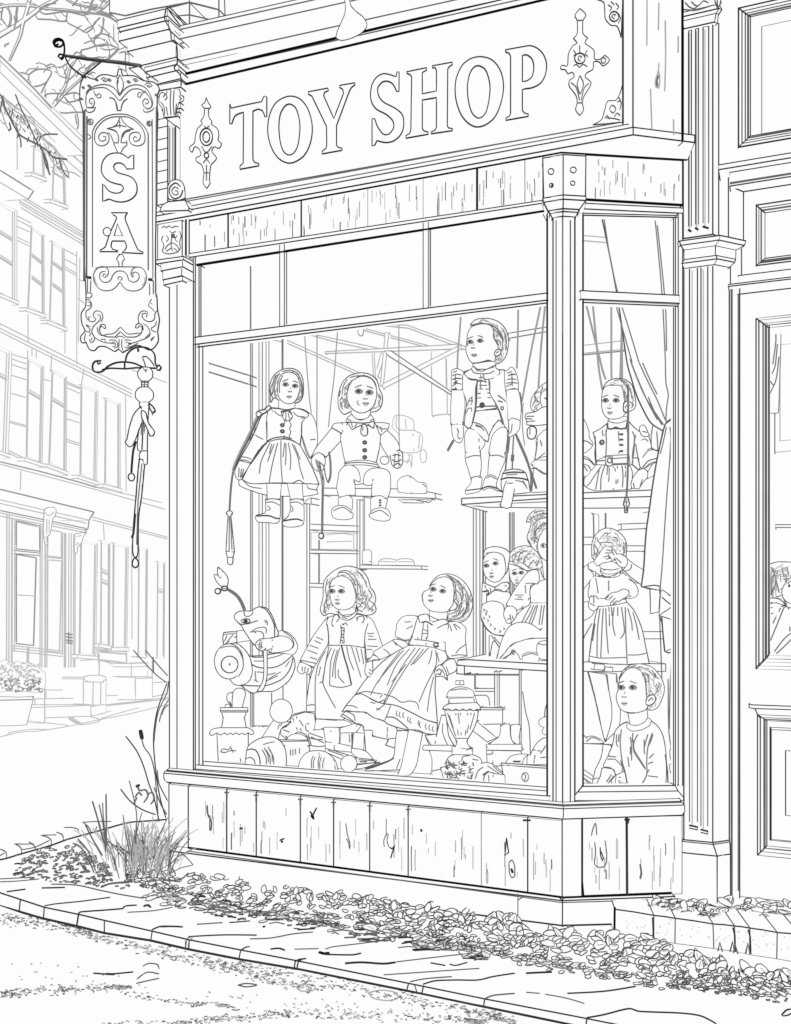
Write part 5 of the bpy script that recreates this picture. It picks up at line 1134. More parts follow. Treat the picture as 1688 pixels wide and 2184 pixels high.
# curtain
c2 = Fig('curtain', 'long curtain gathered aside with a tie in the narrow end window', 'curtain', PS, -.22, ZF, (700, 2100))
c2.p('swag', 0, '210 -1370! 231 -1290 362 -628 455 0 490 130 540 290 600 420 650 510 690 550 740 580 775 600! 800 520! 890 450! 960 200! 960 -1370!', 's:490 0 540 130 610 290 690 420 775 545', 's:560 0 640 170 720 330 790 500', 's:590 0 660 160 720 280', 's:790 -20 795 180 815 280 800 400 795 520', 's:640 300 700 440 760 545', 's:300 -950 370 -628 470 -300 560 0', 's:698 -1275 760 -608 790 -20', 's:720 -1200 790 -500 800 -100', 's:330 -600 500 0', 's:250 -1290 300 -950', 's:480 -30 560 170 640 350 720 500', t=.03, w=1.2, ink=INK)
c2.p('tie', .3, '680 550! 765 600! 745 700 740 780! 670 750! 668 640', 's:715 600 720 680 725 760', 'i:668 745 700 765 740 765', t=.01, w=1.1, ink=SOFT)
c2.p('drape', .4, '790 535! 890 462! 960 1400! 960 2090! 740 2020! 745 1955! 690 1945 590 1960! 580 1950! 600 1800 620 1500 650 1280 690 1000 730 780 770 600', 's:830 560 840 700 820 950 800 1200 780 1500 760 1800 745 1960', 's:845 545 835 720 825 900', 's:800 560 770 700 745 800', t=.02, w=1.3, ink=INK)
c2.p('drape', .3, '590 1960! 745 1990! 745 2160! 665 2180! 655 1980!', t=.01, w=1.1, ink=INK)
c2.p('tail', .5, '680 600! 785 655! 785 700 778 722! 668 795! 672 700!', 's:690 590 740 625 785 660', 'i:690 650 735 690 778 720', T=ZG, t=.01, w=1.1)
c2.p('tail', .3, '600 590! 672 600! 672 765! 600 782!', T=ZG, t=.01, w=1.1)
c2.p('tail', .3, '668 798! 785 835! 785 1050! 715 1085! 770 1092! 740 1095! 712 1080! 700 960 690 850', 'i:690 805 700 950 715 1085', T=ZG, t=.01, w=1.1)
c2.rod('cord', .2, '672 790 680 1000 690 1300', 1, SOFT, T=ZG); c2.rod('cord', .2, '770 1095 755 1400 750 1700', 1, SOFT, T=ZG); c2.rod('cord', .1, '740 1300 745 1700 770 1900 785 2100', 1, SOFT, T=ZG)
c2.p('tassel', .5, '760 1850 780 1870 785 1940 765 1950 755 1900', 's:765 1870 775 1935', T=ZG, w=1, ink=SOFT); c2.p('tassel', .5, '755 1980 780 1975 785 2060 760 2050', T=ZG, w=1, ink=SOFT)

# ================================================================ dolls
WD = 'dolls in the toy shop window'
def face(ex1, ex2, ey, er, nx, ny, mx, my, mw, tilt=0.0):
    "eyes, brows, nose and mouth for a doll's face seen nearly from the front"
    t = tilt*(ex2-ex1)
    L = []
    for x, dy in ((ex1, 0), (ex2, t)):
        y = ey+dy
        L += [f'S:{x-er*1.05:.1f} {y+er*.2:.1f} {x-er*.4:.1f} {y-er*.55:.1f} {x+er*.5:.1f} {y-er*.5:.1f} {x+er*1.05:.1f} {y+er*.25:.1f} {x+er*.4:.1f} {y+er*.65:.1f} {x-er*.4:.1f} {y+er*.65:.1f}', eye(x-er*.12, y-er*.06, er*.46, er*.44),
              f's:{x-er*1.05} {y+er*.05} {x-er*.4} {y-er*.6} {x+er*.5} {y-er*.55} {x+er*1.05} {y+er*.1}', (f's:{x-er*1.0} {y-er*1.05} {x} {y-er*1.5} {x+er*.8} {y-er*1.75}' if dy == 0 and x == ex1 else f's:{x-er*.8} {y-er*1.75} {x} {y-er*1.5} {x+er*1.0} {y-er*1.05}')]
    L += [f's:{nx-er*.6} {ny-er*.1} {nx-er*.3} {ny+er*.3} {nx} {ny} {nx+er*.4} {ny+er*.3} {nx+er*.7} {ny-er*.1}', f'f:{nx+er*.3} {ny-er*1.3} {nx+er*.1} {ny-er*.5}',
          f'f:{mx-mw} {my} {mx-mw*.4} {my-mw*.3} {mx} {my-mw*.15} {mx+mw*.4} {my-mw*.3} {mx+mw} {my}', f's:{mx-mw*.8} {my+mw*.02} {mx} {my+mw*.12} {mx+mw*.8} {my+mw*.02}', f'f:{mx-mw*.6} {my+mw*.3} {mx} {my+mw*.65} {mx+mw*.6} {my+mw*.3}']
    return L
def cords(f, *a, T=None, lay=-.3, w=2.0):
    for st in a:
        t = st.split(); x0, y0, x1, y1 = map(float, t[:4]); k = (f.T[1]+y0*f.T[2]-(640 if f.pl is PS else 600))/f.T[2]
        st2 = f'{x0-(x1-x0)/(y1-y0)*k:.1f} {y0-k:.1f} '+st
        f.rod('string', lay, st2, w*.55, MID, T)
# 1 caped girl marionette
d = Fig('doll', 'girl marionette in a collared cape and wide pleated skirt hanging at the upper left', 'doll', PF, -.42, ZA, (600, 1440), WD)
cords(d, '768 -20 780 150 800 380 815 490', '862 -20 862 300 860 640')
d.p('hair', 0, '555 130 630 112 700 132 738 190 748 290 738 360 705 398 640 410 540 380 500 360 470 400 468 330 462 280 478 210 510 160', 's:520 170 495 240 490 330', 's:545 150 510 230 505 320 530 350', 's:570 140 640 128 700 160 728 230 730 330', 's:500 290 480 330 490 370', 's:515 300 505 340 525 365', 's:700 150 735 240 735 340 705 380', 's:485 240 470 300 480 350', t=.03)
d.p('head', .8, '565 165 620 145 675 160 708 205 716 280 700 350 670 395 620 410 570 390 537 345 532 280 540 210', *face(598, 678, 250, 26, 632, 305, 628, 350, 24, .15), 's:575 170 548 230 545 320', t=.03)
d.p('neck', .3, '540 380! 675 385! 675 465! 540 455!', t=.02)
d.p('arm', .7, '445 440! 400 490 350 580 330 660 260 760 190 870! 245 900 300 915! 380 810 440 730! 440 560 460 480', 's:340 675 375 695 410 712', 's:195 862 250 860 310 880', 's:200 885 260 888 300 905', t=.03)
d.p('hand', .9, '205 890! 300 915! 275 960 240 1010 225 1050 190 1045 170 990', 's:205 950 200 1030', 's:225 960 215 1040', 's:245 960 225 1030', t=.02)
d.p('arm', .7, '765 470! 820 510 855 590 866 700 862 760! 815 850! 800 870 765 800 735 680 730 560', 's:805 715 850 710', 's:735 680 770 790 800 860', t=.03)
d.p('bodice', 1.1, '455 460 480 445! 540 450 600 462 680 450 760 465 790 500 768 530 735 570 733 640 720 760! 650 715 560 705 440 735! 438 640 436 560 446 480', 's:440 560 440 700', 'i:733 570 730 680 720 740', 's:630 500 648 530 630 560 645 590 630 620 642 650 628 680 635 710', 's:590 540 585 700', 'i:440 725 500 700 580 690 650 705', 's:600 470 640 480 655 520', t=.035)
d.p('collar', 1.5, '480 450! 540 455 600 465 640 470 620 490 600 520 570 530 520 500 490 480', 's:500 470 530 500 565 515', t=.015); d.p('collar', 1.5, '630 470! 680 450 750 470 790 500 775 525 720 530 680 510 650 490', 's:660 480 700 515 760 520', t=.015)
d.p('jabot', 1.8, '560 475! 600 470 640 490 655 520 640 545 600 555 575 530', 's:580 480 570 520', 's:600 480 600 550', 's:620 490 630 540', 'i:565 480 600 475', t=.012)
for y in (592, 643): d.p('button', 1.8, ell(570, y, 13, 10), w=1.8)
d.p('skirt', 1.0, '440 735! 500 715 570 710 640 718 715 755! 770 850 830 970 880 1090! 800 1085 760 1085 720 1058 690 1062 660 1080 570 1078 455 1080 380 1085! 290 1080 232 1050! 300 920 380 790', 's:465 740 430 810 390 900 375 1000', 's:500 750 470 830 445 900', 's:530 740 490 900 470 1000 458 1078', 's:558 720 558 900 570 1075', 's:600 745 600 850 595 930', 's:620 740 640 860 635 970', 's:650 745 700 860 720 960 750 1050', 's:590 740 575 860', 's:480 750 460 830', 's:670 760 720 880', 'b:440 735 400 780 300 920', t=.045)
d.p('petticoat', .2, '205 1055! 232 1050 300 1080 880 1085! 855 1135! 872 1170! 800 1186! 740 1192! 620 1190 550 1190 440 1182 300 1140 210 1100', 's:240 1060 300 1110 395 1125', 's:780 1100 790 1125 870 1140', t=.02)
for a, b, c in (('440 1085! 445 1215! 552 1215! 560 1085!', '345 1370 350 1352 420 1335 432 1310! 428 1215! 552 1215! 552 1340 545 1390 525 1418 440 1412 360 1405', ('s:425 1225 480 1212 552 1222', 's:430 1245 490 1240 550 1270', 'b:350 1358 450 1355 520 1378 545 1378', 's:445 1270 470 1300 440 1310')),
                ('612 1085! 640 1215! 745 1218! 735 1085!', '580 1440 580 1395 620 1360 640 1300! 635 1215! 748 1215! 752 1330 745 1425 700 1445 640 1450', ('s:632 1225 690 1212 745 1225', 's:640 1245 700 1240 745 1270', 'b:582 1400 640 1388 700 1385 740 1400', 's:642 1270 660 1300 645 1325', 's:582 1395 620 1360'))):
    d.p('leg', .6, a, t=.03); d.p('shoe', .8, b, *c, t=.03)
d.rod('braid', 1.6, '465 435 440 450 400 490 360 530 310 640 260 740 215 830 180 910 155 980', 3.2, MID); d.rod('braid', 1.7, '450 430 430 445 385 500 330 610 280 720 230 810 190 900 160 975', 1.2, INK); d.rod('braid', 1.65, '470 445 400 500 340 640 290 740 220 860 172 960', 1.0, INK)
d.rod('whip_cord', 1.6, '155 980 140 1080 130 1200 123 1325', 1.8, SOFT)
d.p('bow', 1.8, '350 490 375 470 420 460 450 430 475 440 450 470 400 500 360 520', 's:370 480 400 490', 's:420 450 440 470', w=1.4)
d.p('tassel', 1.5, '1442 1195 1463 1182 1482 1195 1470 1215! 1492 1440 1485 1475 1480 1520 1455 1520 1450 1475 1442 1440 1455 1215!', 's:1462 1215 1460 1440', 's:1445 1440 1490 1445', 's:1455 1480 1480 1478', 'i:1442 1200 1482 1200', 's:1470 1220 1478 1430', T=Z4, w=1.3)
# 2 bow tie boy
d = Fig('doll', 'seated boy marionette with curly hair, large bow tie and bare round knees', 'doll', PF, -.46, ZA, (1240, 1390), WD)
cords(d, '1022 -20 1005 200 980 400 958 610', '1553 -40 1553 400 1556 790')
d.p('hair', 0, '1160 165 1240 150 1310 165 1365 210 1390 290 1415 350 1405 430 1370 470 1320 480 1140 480 1090 500 1050 450 1040 370 1055 290 1080 230 1115 190', 's:1120 200 1085 260 1075 330', 's:1150 230 1100 280 1130 300 1090 340', 's:1140 190 1200 175 1290 180 1350 230 1365 300', 's:1070 350 1085 390 1060 420 1080 460', 's:1095 370 1110 410 1090 430 1130 450', 's:1380 330 1400 370 1380 400 1400 440', 's:1145 250 1120 280 1140 320', 's:1060 300 1050 350', t=.035)
d.p('head', .8, '1170 210 1240 180 1310 195 1350 240 1365 310 1355 390 1320 450 1260 485 1200 480 1150 440 1120 380 1120 310 1140 250', *face(1215, 1305, 308, 32, 1270, 365, 1275, 408, 32, .1), 's:1210 380 1200 400 1220 425', t=.035)
d.p('ear', .5, '1115 380 1100 375 1095 400 1110 425 1140 435 1130 400', w=1.3)
d.p('neck', .3, '1152 465! 1312 470! 1312 540! 1152 540!', t=.025)
d.p('collar', 1.5, '1155 500! 1120 530 1110 560 1180 575 1250 580 1320 575 1345 560 1335 530 1312 500! 1290 530 1230 550 1180 530', 's:1120 540 1150 555', 's:1340 540 1310 555', t=.015)
d.p('shoulder', 1.3, '985 610! 1010 580 1080 572 1115 570! 1105 620 1070 665! 1040 640', 's:1075 575 1080 650', 'i:990 615 1070 660', t=.02); d.p('shoulder', 1.3, '1350 572! 1420 572 1470 580! 1460 625 1430 650 1400 675! 1380 640', 's:1400 600 1410 650', 's:1370 590 1395 620 1455 622', t=.02)
d.p('bow_tie', 1.9, '1118 568! 1180 570 1240 575 1300 570 1345 560! 1340 618! 1290 590 1240 590 1200 605 1160 628!', 's:1200 575 1180 610', 's:1290 580 1320 605', 's:1150 575 1165 610', t=.012, w=1.3)
d.p('pendant', 2.1, '1245 590 1275 590 1290 640 1280 675 1255 680 1235 660 1235 630', 's:1250 600 1248 640', w=1.4)
d.p('torso', 1.0, '1075 575! 1240 580 1380 575! 1395 680 1390 770 1375 850 1362 905! 1230 890 1100 905! 1078 800 1062 690', 's:1365 590 1385 660', t=.05)
for y in (738, 803, 862): d.p('button', 2.0, ell(1265, y, 13, 10), w=1.9)
d.p('belt', 1.4, '1095 910! 1160 895 1230 888 1310 895 1370 912! 1385 945! 1250 925 1100 930!', 's:1100 915 1230 905 1375 925', t=.02)
d.p('arm', .6, '990 615! 1075 665! 1062 720 1000 790 935 865! 920 840 870 825 810 870! 850 790 920 700', t=.035)
d.p('hand', .9, '820 870 870 825 920 850 930 900 920 950 900 980 850 970 820 920', 's:855 890 875 940', 's:880 895 895 950', t=.02)
d.p('arm', .6, '1440 625! 1500 680 1545 740 1560 790! 1530 830 1475 860 1420 790 1398 740! 1400 670', t=.03)
d.p('hand', .9, '1490 830 1530 810 1575 815 1585 870 1575 930 1540 955 1500 930 1485 880', 'i:1500 850 1530 840 1570 850', 'i:1495 880 1530 900 1575 880', 'i:1510 930 1540 915 1570 925', 's:1520 830 1515 940', 's:1550 820 1555 940', t=.02, w=1.3)
d.p('ball', .8, ell(1432, 888, 36, 34))
d.p('shorts', .9, '1100 925! 1380 930! 1400 1000 1330 1100! 1250 1085 1185 1090 1110 1040', t=.03)
for a, b, s, ls in (('1050 990 1090 940 1150 930 1200 960 1222 1010 1222 1070 1185 1050 1180 1060 1185 1190! 1130 1180 1050 1200! 1030 1120 1040 1050', '1043 1210! 1080 1180 1130 1185 1160 1215! 1160 1300! 1045 1290!', '985 1330 1000 1290 1050 1270 1120 1285 1165 1340! 1160 1375 1080 1388 1010 1375', ('s:1170 1050 1182 1090', )),
                ('1255 1060 1270 1000 1320 960 1390 955 1450 970 1480 1010 1478 1150 1450 1215! 1400 1185 1320 1195! 1325 1100 1290 1100 1260 1090', '1318 1205! 1380 1185 1440 1195 1455 1225! 1440 1290! 1315 1310!', '1300 1355! 1330 1310 1390 1290 1450 1300 1480 1340 1475 1385 1430 1400 1340 1385', ('s:1335 1045 1325 1100',))):
    d.p('leg', 1.5, a, *ls, t=.045); d.p('sock', 1.0, b, t=.03); d.p('shoe', 1.6, s, f's:{float(s.split()[0])+15:.0f} {float(s.split()[1].rstrip("!"))-15:.0f} {float(s.split()[0])+95:.0f} {float(s.split()[1].rstrip("!"))-45:.0f} {float(s.split()[0])+170:.0f} {float(s.split()[1].rstrip("!"))+5:.0f}', t=.035)
for y in (1225, 1245, 1268): d.p('button', 1.9, ell(1395, y, 8, 4), w=1)
d.rod('chain', 1.4, '860 890 880 960 900 1010 910 1060 912 1105', 3.4, MID); d.rod('chain', 1.5, '850 880 870 930 895 960 885 1000 915 1040 900 1080 915 1105', 1.2, INK); d.rod('chain', 1.5, '880 900 920 940 930 1000 950 1070', 1.2, SOFT)
d.rod('string', 1.0, '912 1105 908 1300 906 1480 905 1500', 2.2, SOFT); d.rod('string', .9, '960 800 975 900 975 1020 955 1080', 2.0, SOFT)
d.p('ring', 1.2, ell(455, 1342, 15, 18), T=Z5, w=1.6)
# 3 tall tailcoat doll
d = Fig('doll', 'tall boy doll in striped waistcoat, tailcoat and frilled cuffs on the upper shelf', 'doll', PF, -.42, ZB, (540, 1990), WD)
cords(d, '283 60 270 250 250 480 245 640', '910 -20 905 300 895 640', w=3.0)
d.p('hair', 0, '388 160! 440 110 520 92 620 100 710 140 770 210 800 300 800 400 775 500 730 560 680 585 600 560 560 400 440 200', 's:400 165 470 150 560 150 650 185 710 250 740 330 730 430 700 490', 's:610 190 680 240 720 300', 's:600 230 640 250 650 310', 's:690 240 740 320', 's:640 170 720 250 750 340', 's:740 200 780 320 770 440', 's:620 300 670 330 640 360', 's:650 330 700 340 720 380', t=.035)
d.p('head', .8, '400 185 450 165 520 152 600 165 640 220 640 300 690 400 665 470 650 560 600 545 560 560 420 580 380 545 350 480 340 420 350 350 355 280 370 230', *face(388, 495, 350, 34, 415, 410, 430, 490, 36, -.12), 'i:410 580 480 575 590 545', 's:345 350 360 390', t=.045)
d.p('ear', 1.2, '650 485 655 455 690 430 720 440 715 480 680 500', 's:665 470 700 450', w=1.3); 
d.p('neck', .4, '415 575! 660 560! 660 650 600 680 500 690 430 640', t=.03)
d.p('arm', .9, '185 870! 300 860! 320 920 325 1080 300 1240! 175 1245! 175 1050', t=.035)
d.p('arm', .9, '780 870! 905 865! 930 960 940 1100 930 1200! 800 1215! 785 1050', t=.035)
d.p('coat', 1.0, '310 680! 400 650 660 650 760 655! 765 800 790 1000 800 1200 810 1340! 760 1260 720 1140 690 1060 640 980 600 900 590 760! 470 760! 450 900 450 1060 410 1240 390 1280! 360 1290 320 1250! 335 1120 345 1000 305 880 305 720', 's:600 770 600 900', 's:470 760 445 850 440 1060 405 1240', 'i:460 770 455 1000 440 1090', 's:640 980 700 1100 745 1240', 's:350 1050 385 960 410 990 390 1040', 's:345 1130 360 1080 400 1070 400 1110', 's:365 995 395 990', 'i:690 930 740 970', 'i:690 990 740 1005', 's:745 970 775 1000', circ(735, 1072, 15, 17), 's:405 940 405 1000', t=.03)
d.p('waistcoat', .8, '470 700! 590 700! 610 900 680 1070! 560 1085 445 1105! 450 900', 's:480 740 520 735 560 745', 's:480 780 530 775 570 790', 's:485 822 570 822', 's:485 860 590 865', 'i:470 912 600 905', 's:470 960 610 955', 'i:450 1060 560 1050 670 1048', 's:500 770 500 860', 's:545 700 550 780', t=.03)
d.p('brooch', 1.5, ell(515, 1038, 16, 16), w=2.6); d.p('cravat', 1.6, '475 700! 545 695! 550 790! 510 760 475 775!', 's:500 710 505 750', 's:530 705 540 760', 's:480 740 540 730', t=.01)
d.p('collar', 1.5, '320 690! 400 640 420 610! 500 670 560 650 660 600! 670 640 705 660 710 690 640 740 560 755 470 762 380 750', 's:400 640 420 680 490 695 600 690 650 660', 's:430 620 470 670', 'b:360 742 400 758 460 760', 's:530 660 580 640 650 620', t=.02)
d.p('cuff_frill', 1.5, '185 660! 230 640 260 645 320 680! 300 720 300 840 290 870! 185 870! 180 800', 's:190 720 230 700 290 710', 'i:190 760 240 745 290 750', 's:200 800 250 770', 'b:215 795 240 790', 's:190 830 240 800 290 810', 's:200 680 240 665', 'i:190 865 240 860', 's:225 700 225 860', t=.03)
d.p('cuff_frill', 1.5, '760 670! 800 655 825 625 860 640 885 690! 905 760 910 870! 870 850 830 860 775 875! 765 800', 'i:800 720 840 700 880 705', 's:790 760 840 750 890 760', 's:780 800 840 790 905 800', 's:780 835 850 800', 's:790 690 840 670', 's:840 690 845 830', t=.03)
d.p('hand', 1.0, '185 1250! 305 1245! 310 1320 305 1400 280 1445 240 1440 205 1400 188 1330', 's:260 1310 250 1380 270 1410 290 1390', 's:240 1290 260 1330', t=.025)
d.p('hand', 1.6, '805 1210! 850 1180 930 1210! 920 1300 880 1350 800 1395! 810 1310', 's:845 1240 830 1330 810 1350', t=.025); d.p('cuff', .95, '175 1230! 310 1225! 308 1250! 177 1250!', w=1.6, t=.01); 
d.rod('stick', 1.0, '205 1420 170 1480 138 1540', 2.6, SOFT)
d.p('breeches', .7, '440 1100! 690 1085! 745 1250! 700 1200 640 1270 600 1350 580 1440! 500 1390 380 1295! 410 1230', 's:420 1225 500 1250 560 1310 585 1370', 's:440 1265 500 1280 540 1320', 's:445 1250 510 1275', 's:700 1200 630 1270', t=.03)
d.p('leg', .9, '370 1290! 440 1320 545 1430! 540 1480 495 1530! 500 1600! 340 1620! 330 1500 330 1350', 's:480 1400 485 1520', t=.035); d.p('leg', .9, '610 1450 630 1370 680 1310 730 1280 790 1290! 785 1450 760 1620! 600 1600! 590 1550', t=.035)
d.p('sock', 1.2, '335 1555! 400 1545 490 1540! 500 1600 505 1720 490 1830! 395 1850! 370 1750 335 1640', 's:340 1615 420 1590 500 1592', t=.03); d.p('sock', 1.2, '610 1530! 690 1530 760 1555! 765 1640 720 1750 685 1850! 580 1820! 585 1700 595 1600', 's:600 1590 690 1585 755 1610', t=.03)
d.p('shoe', 1.5, '335 1965 395 1890 400 1830! 440 1805 490 1810 515 1840! 500 1940! 490 1975 430 1995 340 2010!', 'i:340 1970 420 1960 500 1950', 's:400 1835 450 1815 500 1830', t=.03); d.p('shoe', 1.7, '515 1960 545 1840 560 1815! 610 1800 660 1820 680 1860! 670 1930 740 1985! 680 1970 600 1940 530 1965', 'b:510 1950 590 1925 690 1950', 's:560 1835 610 1815 665 1845', t=.03)
# tripod drum / stool next to the tailcoat doll
t = Fig('toy_tripod', 'small three legged toy stand with a round drum base beside the tailcoat doll', 'toy', PF, -.3, ZB, (900, 2000))
for st, w in (('805 1390 785 1600 765 1800', 3), ('820 1390 800 1560', 1.6), ('860 1370 850 1550 845 1740', 2.6), ('880 1350 940 1480 1000 1620 1025 1700 1070 1830 1110 1950', 4), ('890 1400 960 1560 1010 1680', 1.4), ('1020 1690 1050 1800 1045 1980', 3.4), ('850 1580 845 1650', 6), ('930 900 945 1000 945 1120', 2.4), ('965 1010 955 1250 980 1480', 1.6)):
    t.rod('leg', .3, st, w*.5, SOFT)
t.p('drum', .6, '760 1760! 830 1740 930 1745 990 1780! 1020 1870! 1040 1990! 850 2010! 740 1990! 725 1900 740 1800', 'b:740 1785 850 1770 980 1775', 'b:720 1850 800 1830 960 1840 1020 1860', 's:880 1860 960 1880 1010 1950', 's:960 1860 1000 1930', 's:780 1800 900 1790', t=.04, w=1.3)
t.p('mallet', 1.2, '780 1870! 880 1860! 860 2000 830 2150! 780 2165! 715 2140! 740 2040 755 1940', 's:790 1890 850 1890', 's:710 2120 715 2145', t=.02, w=1.2)
# 4 doll half hidden behind the corner post, upper shelf
d = Fig('doll', 'curly headed doll beside the corner post holding a hand before its mouth', 'doll', PF, -.62, ZB, (1200, 1990), WD)
cords(d, '1150 -20 1050 450 950 1000', '1200 -20 1160 400 1130 850', w=3.2)
d.p('hair', 0, '1260 780! 1200 800 1120 870 1060 960 1045 1040 1070 1100 1130 1100 1180 1060 1280 1060!', 's:1120 870 1090 930 1110 980', 's:1180 840 1150 910', 's:1090 990 1140 1000 1130 1040', 's:1150 940 1160 1000', t=.03); d.p('head', .6, '1280 860! 1200 880 1160 920 1155 1000 1180 1070! 1280 1090!', 's:1205 970 1205 975', 's:1195 960 1215 960 1220 980', t=.03)
d.p('hand', 1.2, '1280 1060! 1180 1060 1100 1110 1000 1130 985 1160 1000 1200 1005 1250! 1100 1260 1280 1240!', 's:1000 1160 1080 1160', 's:1000 1185 1060 1190', 's:1000 1220 1090 1210', t=.02); d.p('bell', 1.3, '1020 1290 1060 1270 1100 1290 1105 1350 1085 1400 1030 1400 1010 1350', 's:1040 1290 1035 1360', w=1.6)
d.p('arm', 1.0, '1280 1280! 1200 1310 1120 1390 1140 1440 1180 1470 1205 1550! 1280 1560!', 's:1150 1420 1190 1550', t=.03); d.p('coat', .6, '1280 1300! 1120 1390 1110 1500 1090 1640! 1180 1600 1280 1600!', 's:1120 1430 1100 1590', 's:1100 1640 1200 1560', t=.04); d.p('skirt', .8, '1100 1640! 1050 1680 1110 1730 1200 1780 1290 1790! 1290 1640!', 'i:1060 1690 1280 1665', 'i:1060 1730 1280 1720', 's:1130 1740 1200 1780', t=.04)
d.p('leg', .4, '1080 1720! 1180 1790! 1290 1800! 1290 1980! 1060 1990!', t=.03)
# 5 belted jacket doll in the canted window
d = Fig('doll', 'doll in a belted jacket and pleated skirt sitting beside the gathered curtain', 'doll', PS, -.36, ZF, (400, 1110), WD)
cords(d, '190 -150 210 60 240 240', '318 -150 318 20 320 140', '405 -150 400 20 395 140', '225 0 245 80 270 150', '410 -100 412 60 412 150', w=3.0)
d.p('hair', 0, '245 230! 270 180 320 148 380 140 440 150 490 190 515 250 530 350 520 400 490 420 440 440 420 400 250 300', 's:270 210 330 200 400 205', 's:400 160 450 200 465 300', 's:420 170 480 230 500 320', 's:430 240 440 300', 's:440 380 460 350 450 420', 's:480 340 510 370 490 400', 's:340 160 400 150 460 180', 's:410 220 410 260', 's:470 260 450 300 470 320', t=.03)
d.p('head', .7, '245 240 280 205 340 200 400 205 420 260 430 330 440 380 440 440 400 480 340 492 290 485 255 450 238 400 235 330', *face(268, 360, 332, 28, 300, 395, 305, 437, 26), t=.04)
d.p('ear', 1.3, '425 380 430 350 460 340 470 370 460 420 430 430', 's:440 400 450 370', w=1.3)
d.p('neck', .3, '295 480! 455 470! 455 560! 290 560!', t=.02)
d.p('arm', .5, '55 470! 90 520 120 600 125 660 155 700 150 730 100 780 60 790!', 's:60 680 110 690 150 720', t=.03)
d.p('coat', .9, '160 610! 220 580 280 530! 290 580 440 580 460 500! 500 550 560 600 640 640 670 750! 720 790 720 830! 600 870 560 940! 500 890! 520 700 500 890 460 890! 290 895! 185 890! 175 800 180 700', 'i:175 640 180 760 185 880', 's:270 590 275 700 270 820', 's:500 600 520 650 500 890', 's:530 630 510 750 500 830', 's:530 710 550 830 560 880', 's:240 590 245 640 265 630', 's:500 830 560 835', t=.035)
d.p('shoulder_knot', 1.6, '565 590 570 560 595 545 620 570 640 620 655 635 620 645 590 640', 's:590 600 630 610', 's:580 680 610 665 640 690', t=.015)
d.p('shirt', 1.2, '275 580! 455 580! 465 810! 270 815!', 's:380 600 383 800', *[f'i:385 {y} 415 {y-4} 420 {y+4} 390 {y+6}' for y in (625, 672, 718, 772)], t=.02)
d.p('collar', 1.6, '290 505! 310 520 380 530 455 505! 440 575! 400 580 355 565 320 580 292 575!', 'b:292 575 320 580 355 565 400 580 440 572', t=.015); d.p('button', 1.5, ell(236, 697, 17, 18), 's:228 697 244 697', w=1.6)
d.p('belt', 1.6, '190 860! 270 815! 470 805! 480 880! 300 895! 190 890!', 's:280 840 470 830', 's:300 885 470 880', 'i:190 862 260 855', t=.015); d.p('buckle', 1.9, '265 825! 325 822! 325 895! 300 905 272 895!', circ(303, 855, 20, 22), w=1.3, t=.01)
d.p('skirt', 1.0, '190 890! 300 895 470 890! 500 960 490 1105! 330 1115 180 1120! 90 1080 85 1010 120 960', 's:230 905 170 990 125 1060 100 1080', 's:215 920 200 1000 180 1110', 's:260 900 230 1000 225 1110', 's:285 905 280 980', 's:335 905 335 1110', 's:370 905 375 1050', 's:410 900 420 980 415 1090', 's:440 900 440 1000', 's:300 920 295 1040', 's:350 920 360 1060', t=.045)
d.p('sleeve', 1.3, '560 835! 620 770 680 750 740 790! 720 860 660 890 600 930! 570 910', 's:590 830 640 770 700 760', 'i:590 920 640 860 740 830', 's:600 930 660 880 740 860', t=.03); d.p('hand', 1.5, '490 1060! 510 1000 560 940 610 930 635 960 630 1010! 590 1050 560 1100! 500 1100!', 's:510 1050 520 1095', 's:590 1020 570 1080', t=.02); d.p('arm', .9, '635 960! 700 860 720 900 700 980! 630 1015!', t=.02)
d.p('sleeve', 1.1, '60 820! 110 830 160 880 180 900! 140 940! 120 900 60 885!', 's:60 835 120 850 170 900', t=.02); d.p('hand', 1.2, '60 885! 110 900 135 950 100 990 60 1000!', 's:80 900 110 950', t=.02)
d.rod('string', 2.4, '465 190 465 400 465 700 460 1000 450 1180', 1.7, SOFT); d.p('tassel', 2.5, '440 1180! 460 1180! 475 1240 460 1260 458 1310! 435 1310! 435 1260 425 1240', 's:440 1220 460 1220', 's:448 1190 448 1300', w=1.4)
# 6 curly girl
d = Fig('doll', 'curly haired girl doll with a bow collar and long apron standing at the bottom centre', 'doll', PF, -.42, ZC, (330, 1450), WD)
d.p('hair', 0, '290 200 330 145 400 95 480 72 560 85 620 120 660 180 680 250 710 290 725 350 715 390 728 440 700 475 640 485 570 470 400 480 330 470 290 490 260 450 265 400 280 340 282 260', 's:320 180 300 260 310 340 290 400 300 470', 's:400 160 420 120 480 110 540 150 570 210 570 290', 's:410 130 470 125 530 180 555 240', 's:460 170 520 200 540 250', 's:560 100 620 170 650 250', 's:660 270 690 320 670 360 710 390 680 430', 's:590 320 640 320 640 370 600 380 640 400 620 440', 's:570 360 560 380 600 400 570 430 620 460', 's:280 400 300 420 280 450 310 470', 's:320 300 310 380 330 440', 's:640 280 620 310 650 330', 's:670 430 700 440 690 460', 's:330 200 345 260 325 300', 's:580 300 560 340', t=.045)
d.p('head', .9, '345 220 370 180 430 155 490 175 530 220 550 290 555 360 540 400 500 430 450 440 400 432 365 400 345 350 340 280', *face(355, 435, 285, 28, 398, 352, 402, 385, 22), t=.045)
d.p('neck', .4, '405 430! 550 400! 560 470! 420 490!', t=.02)
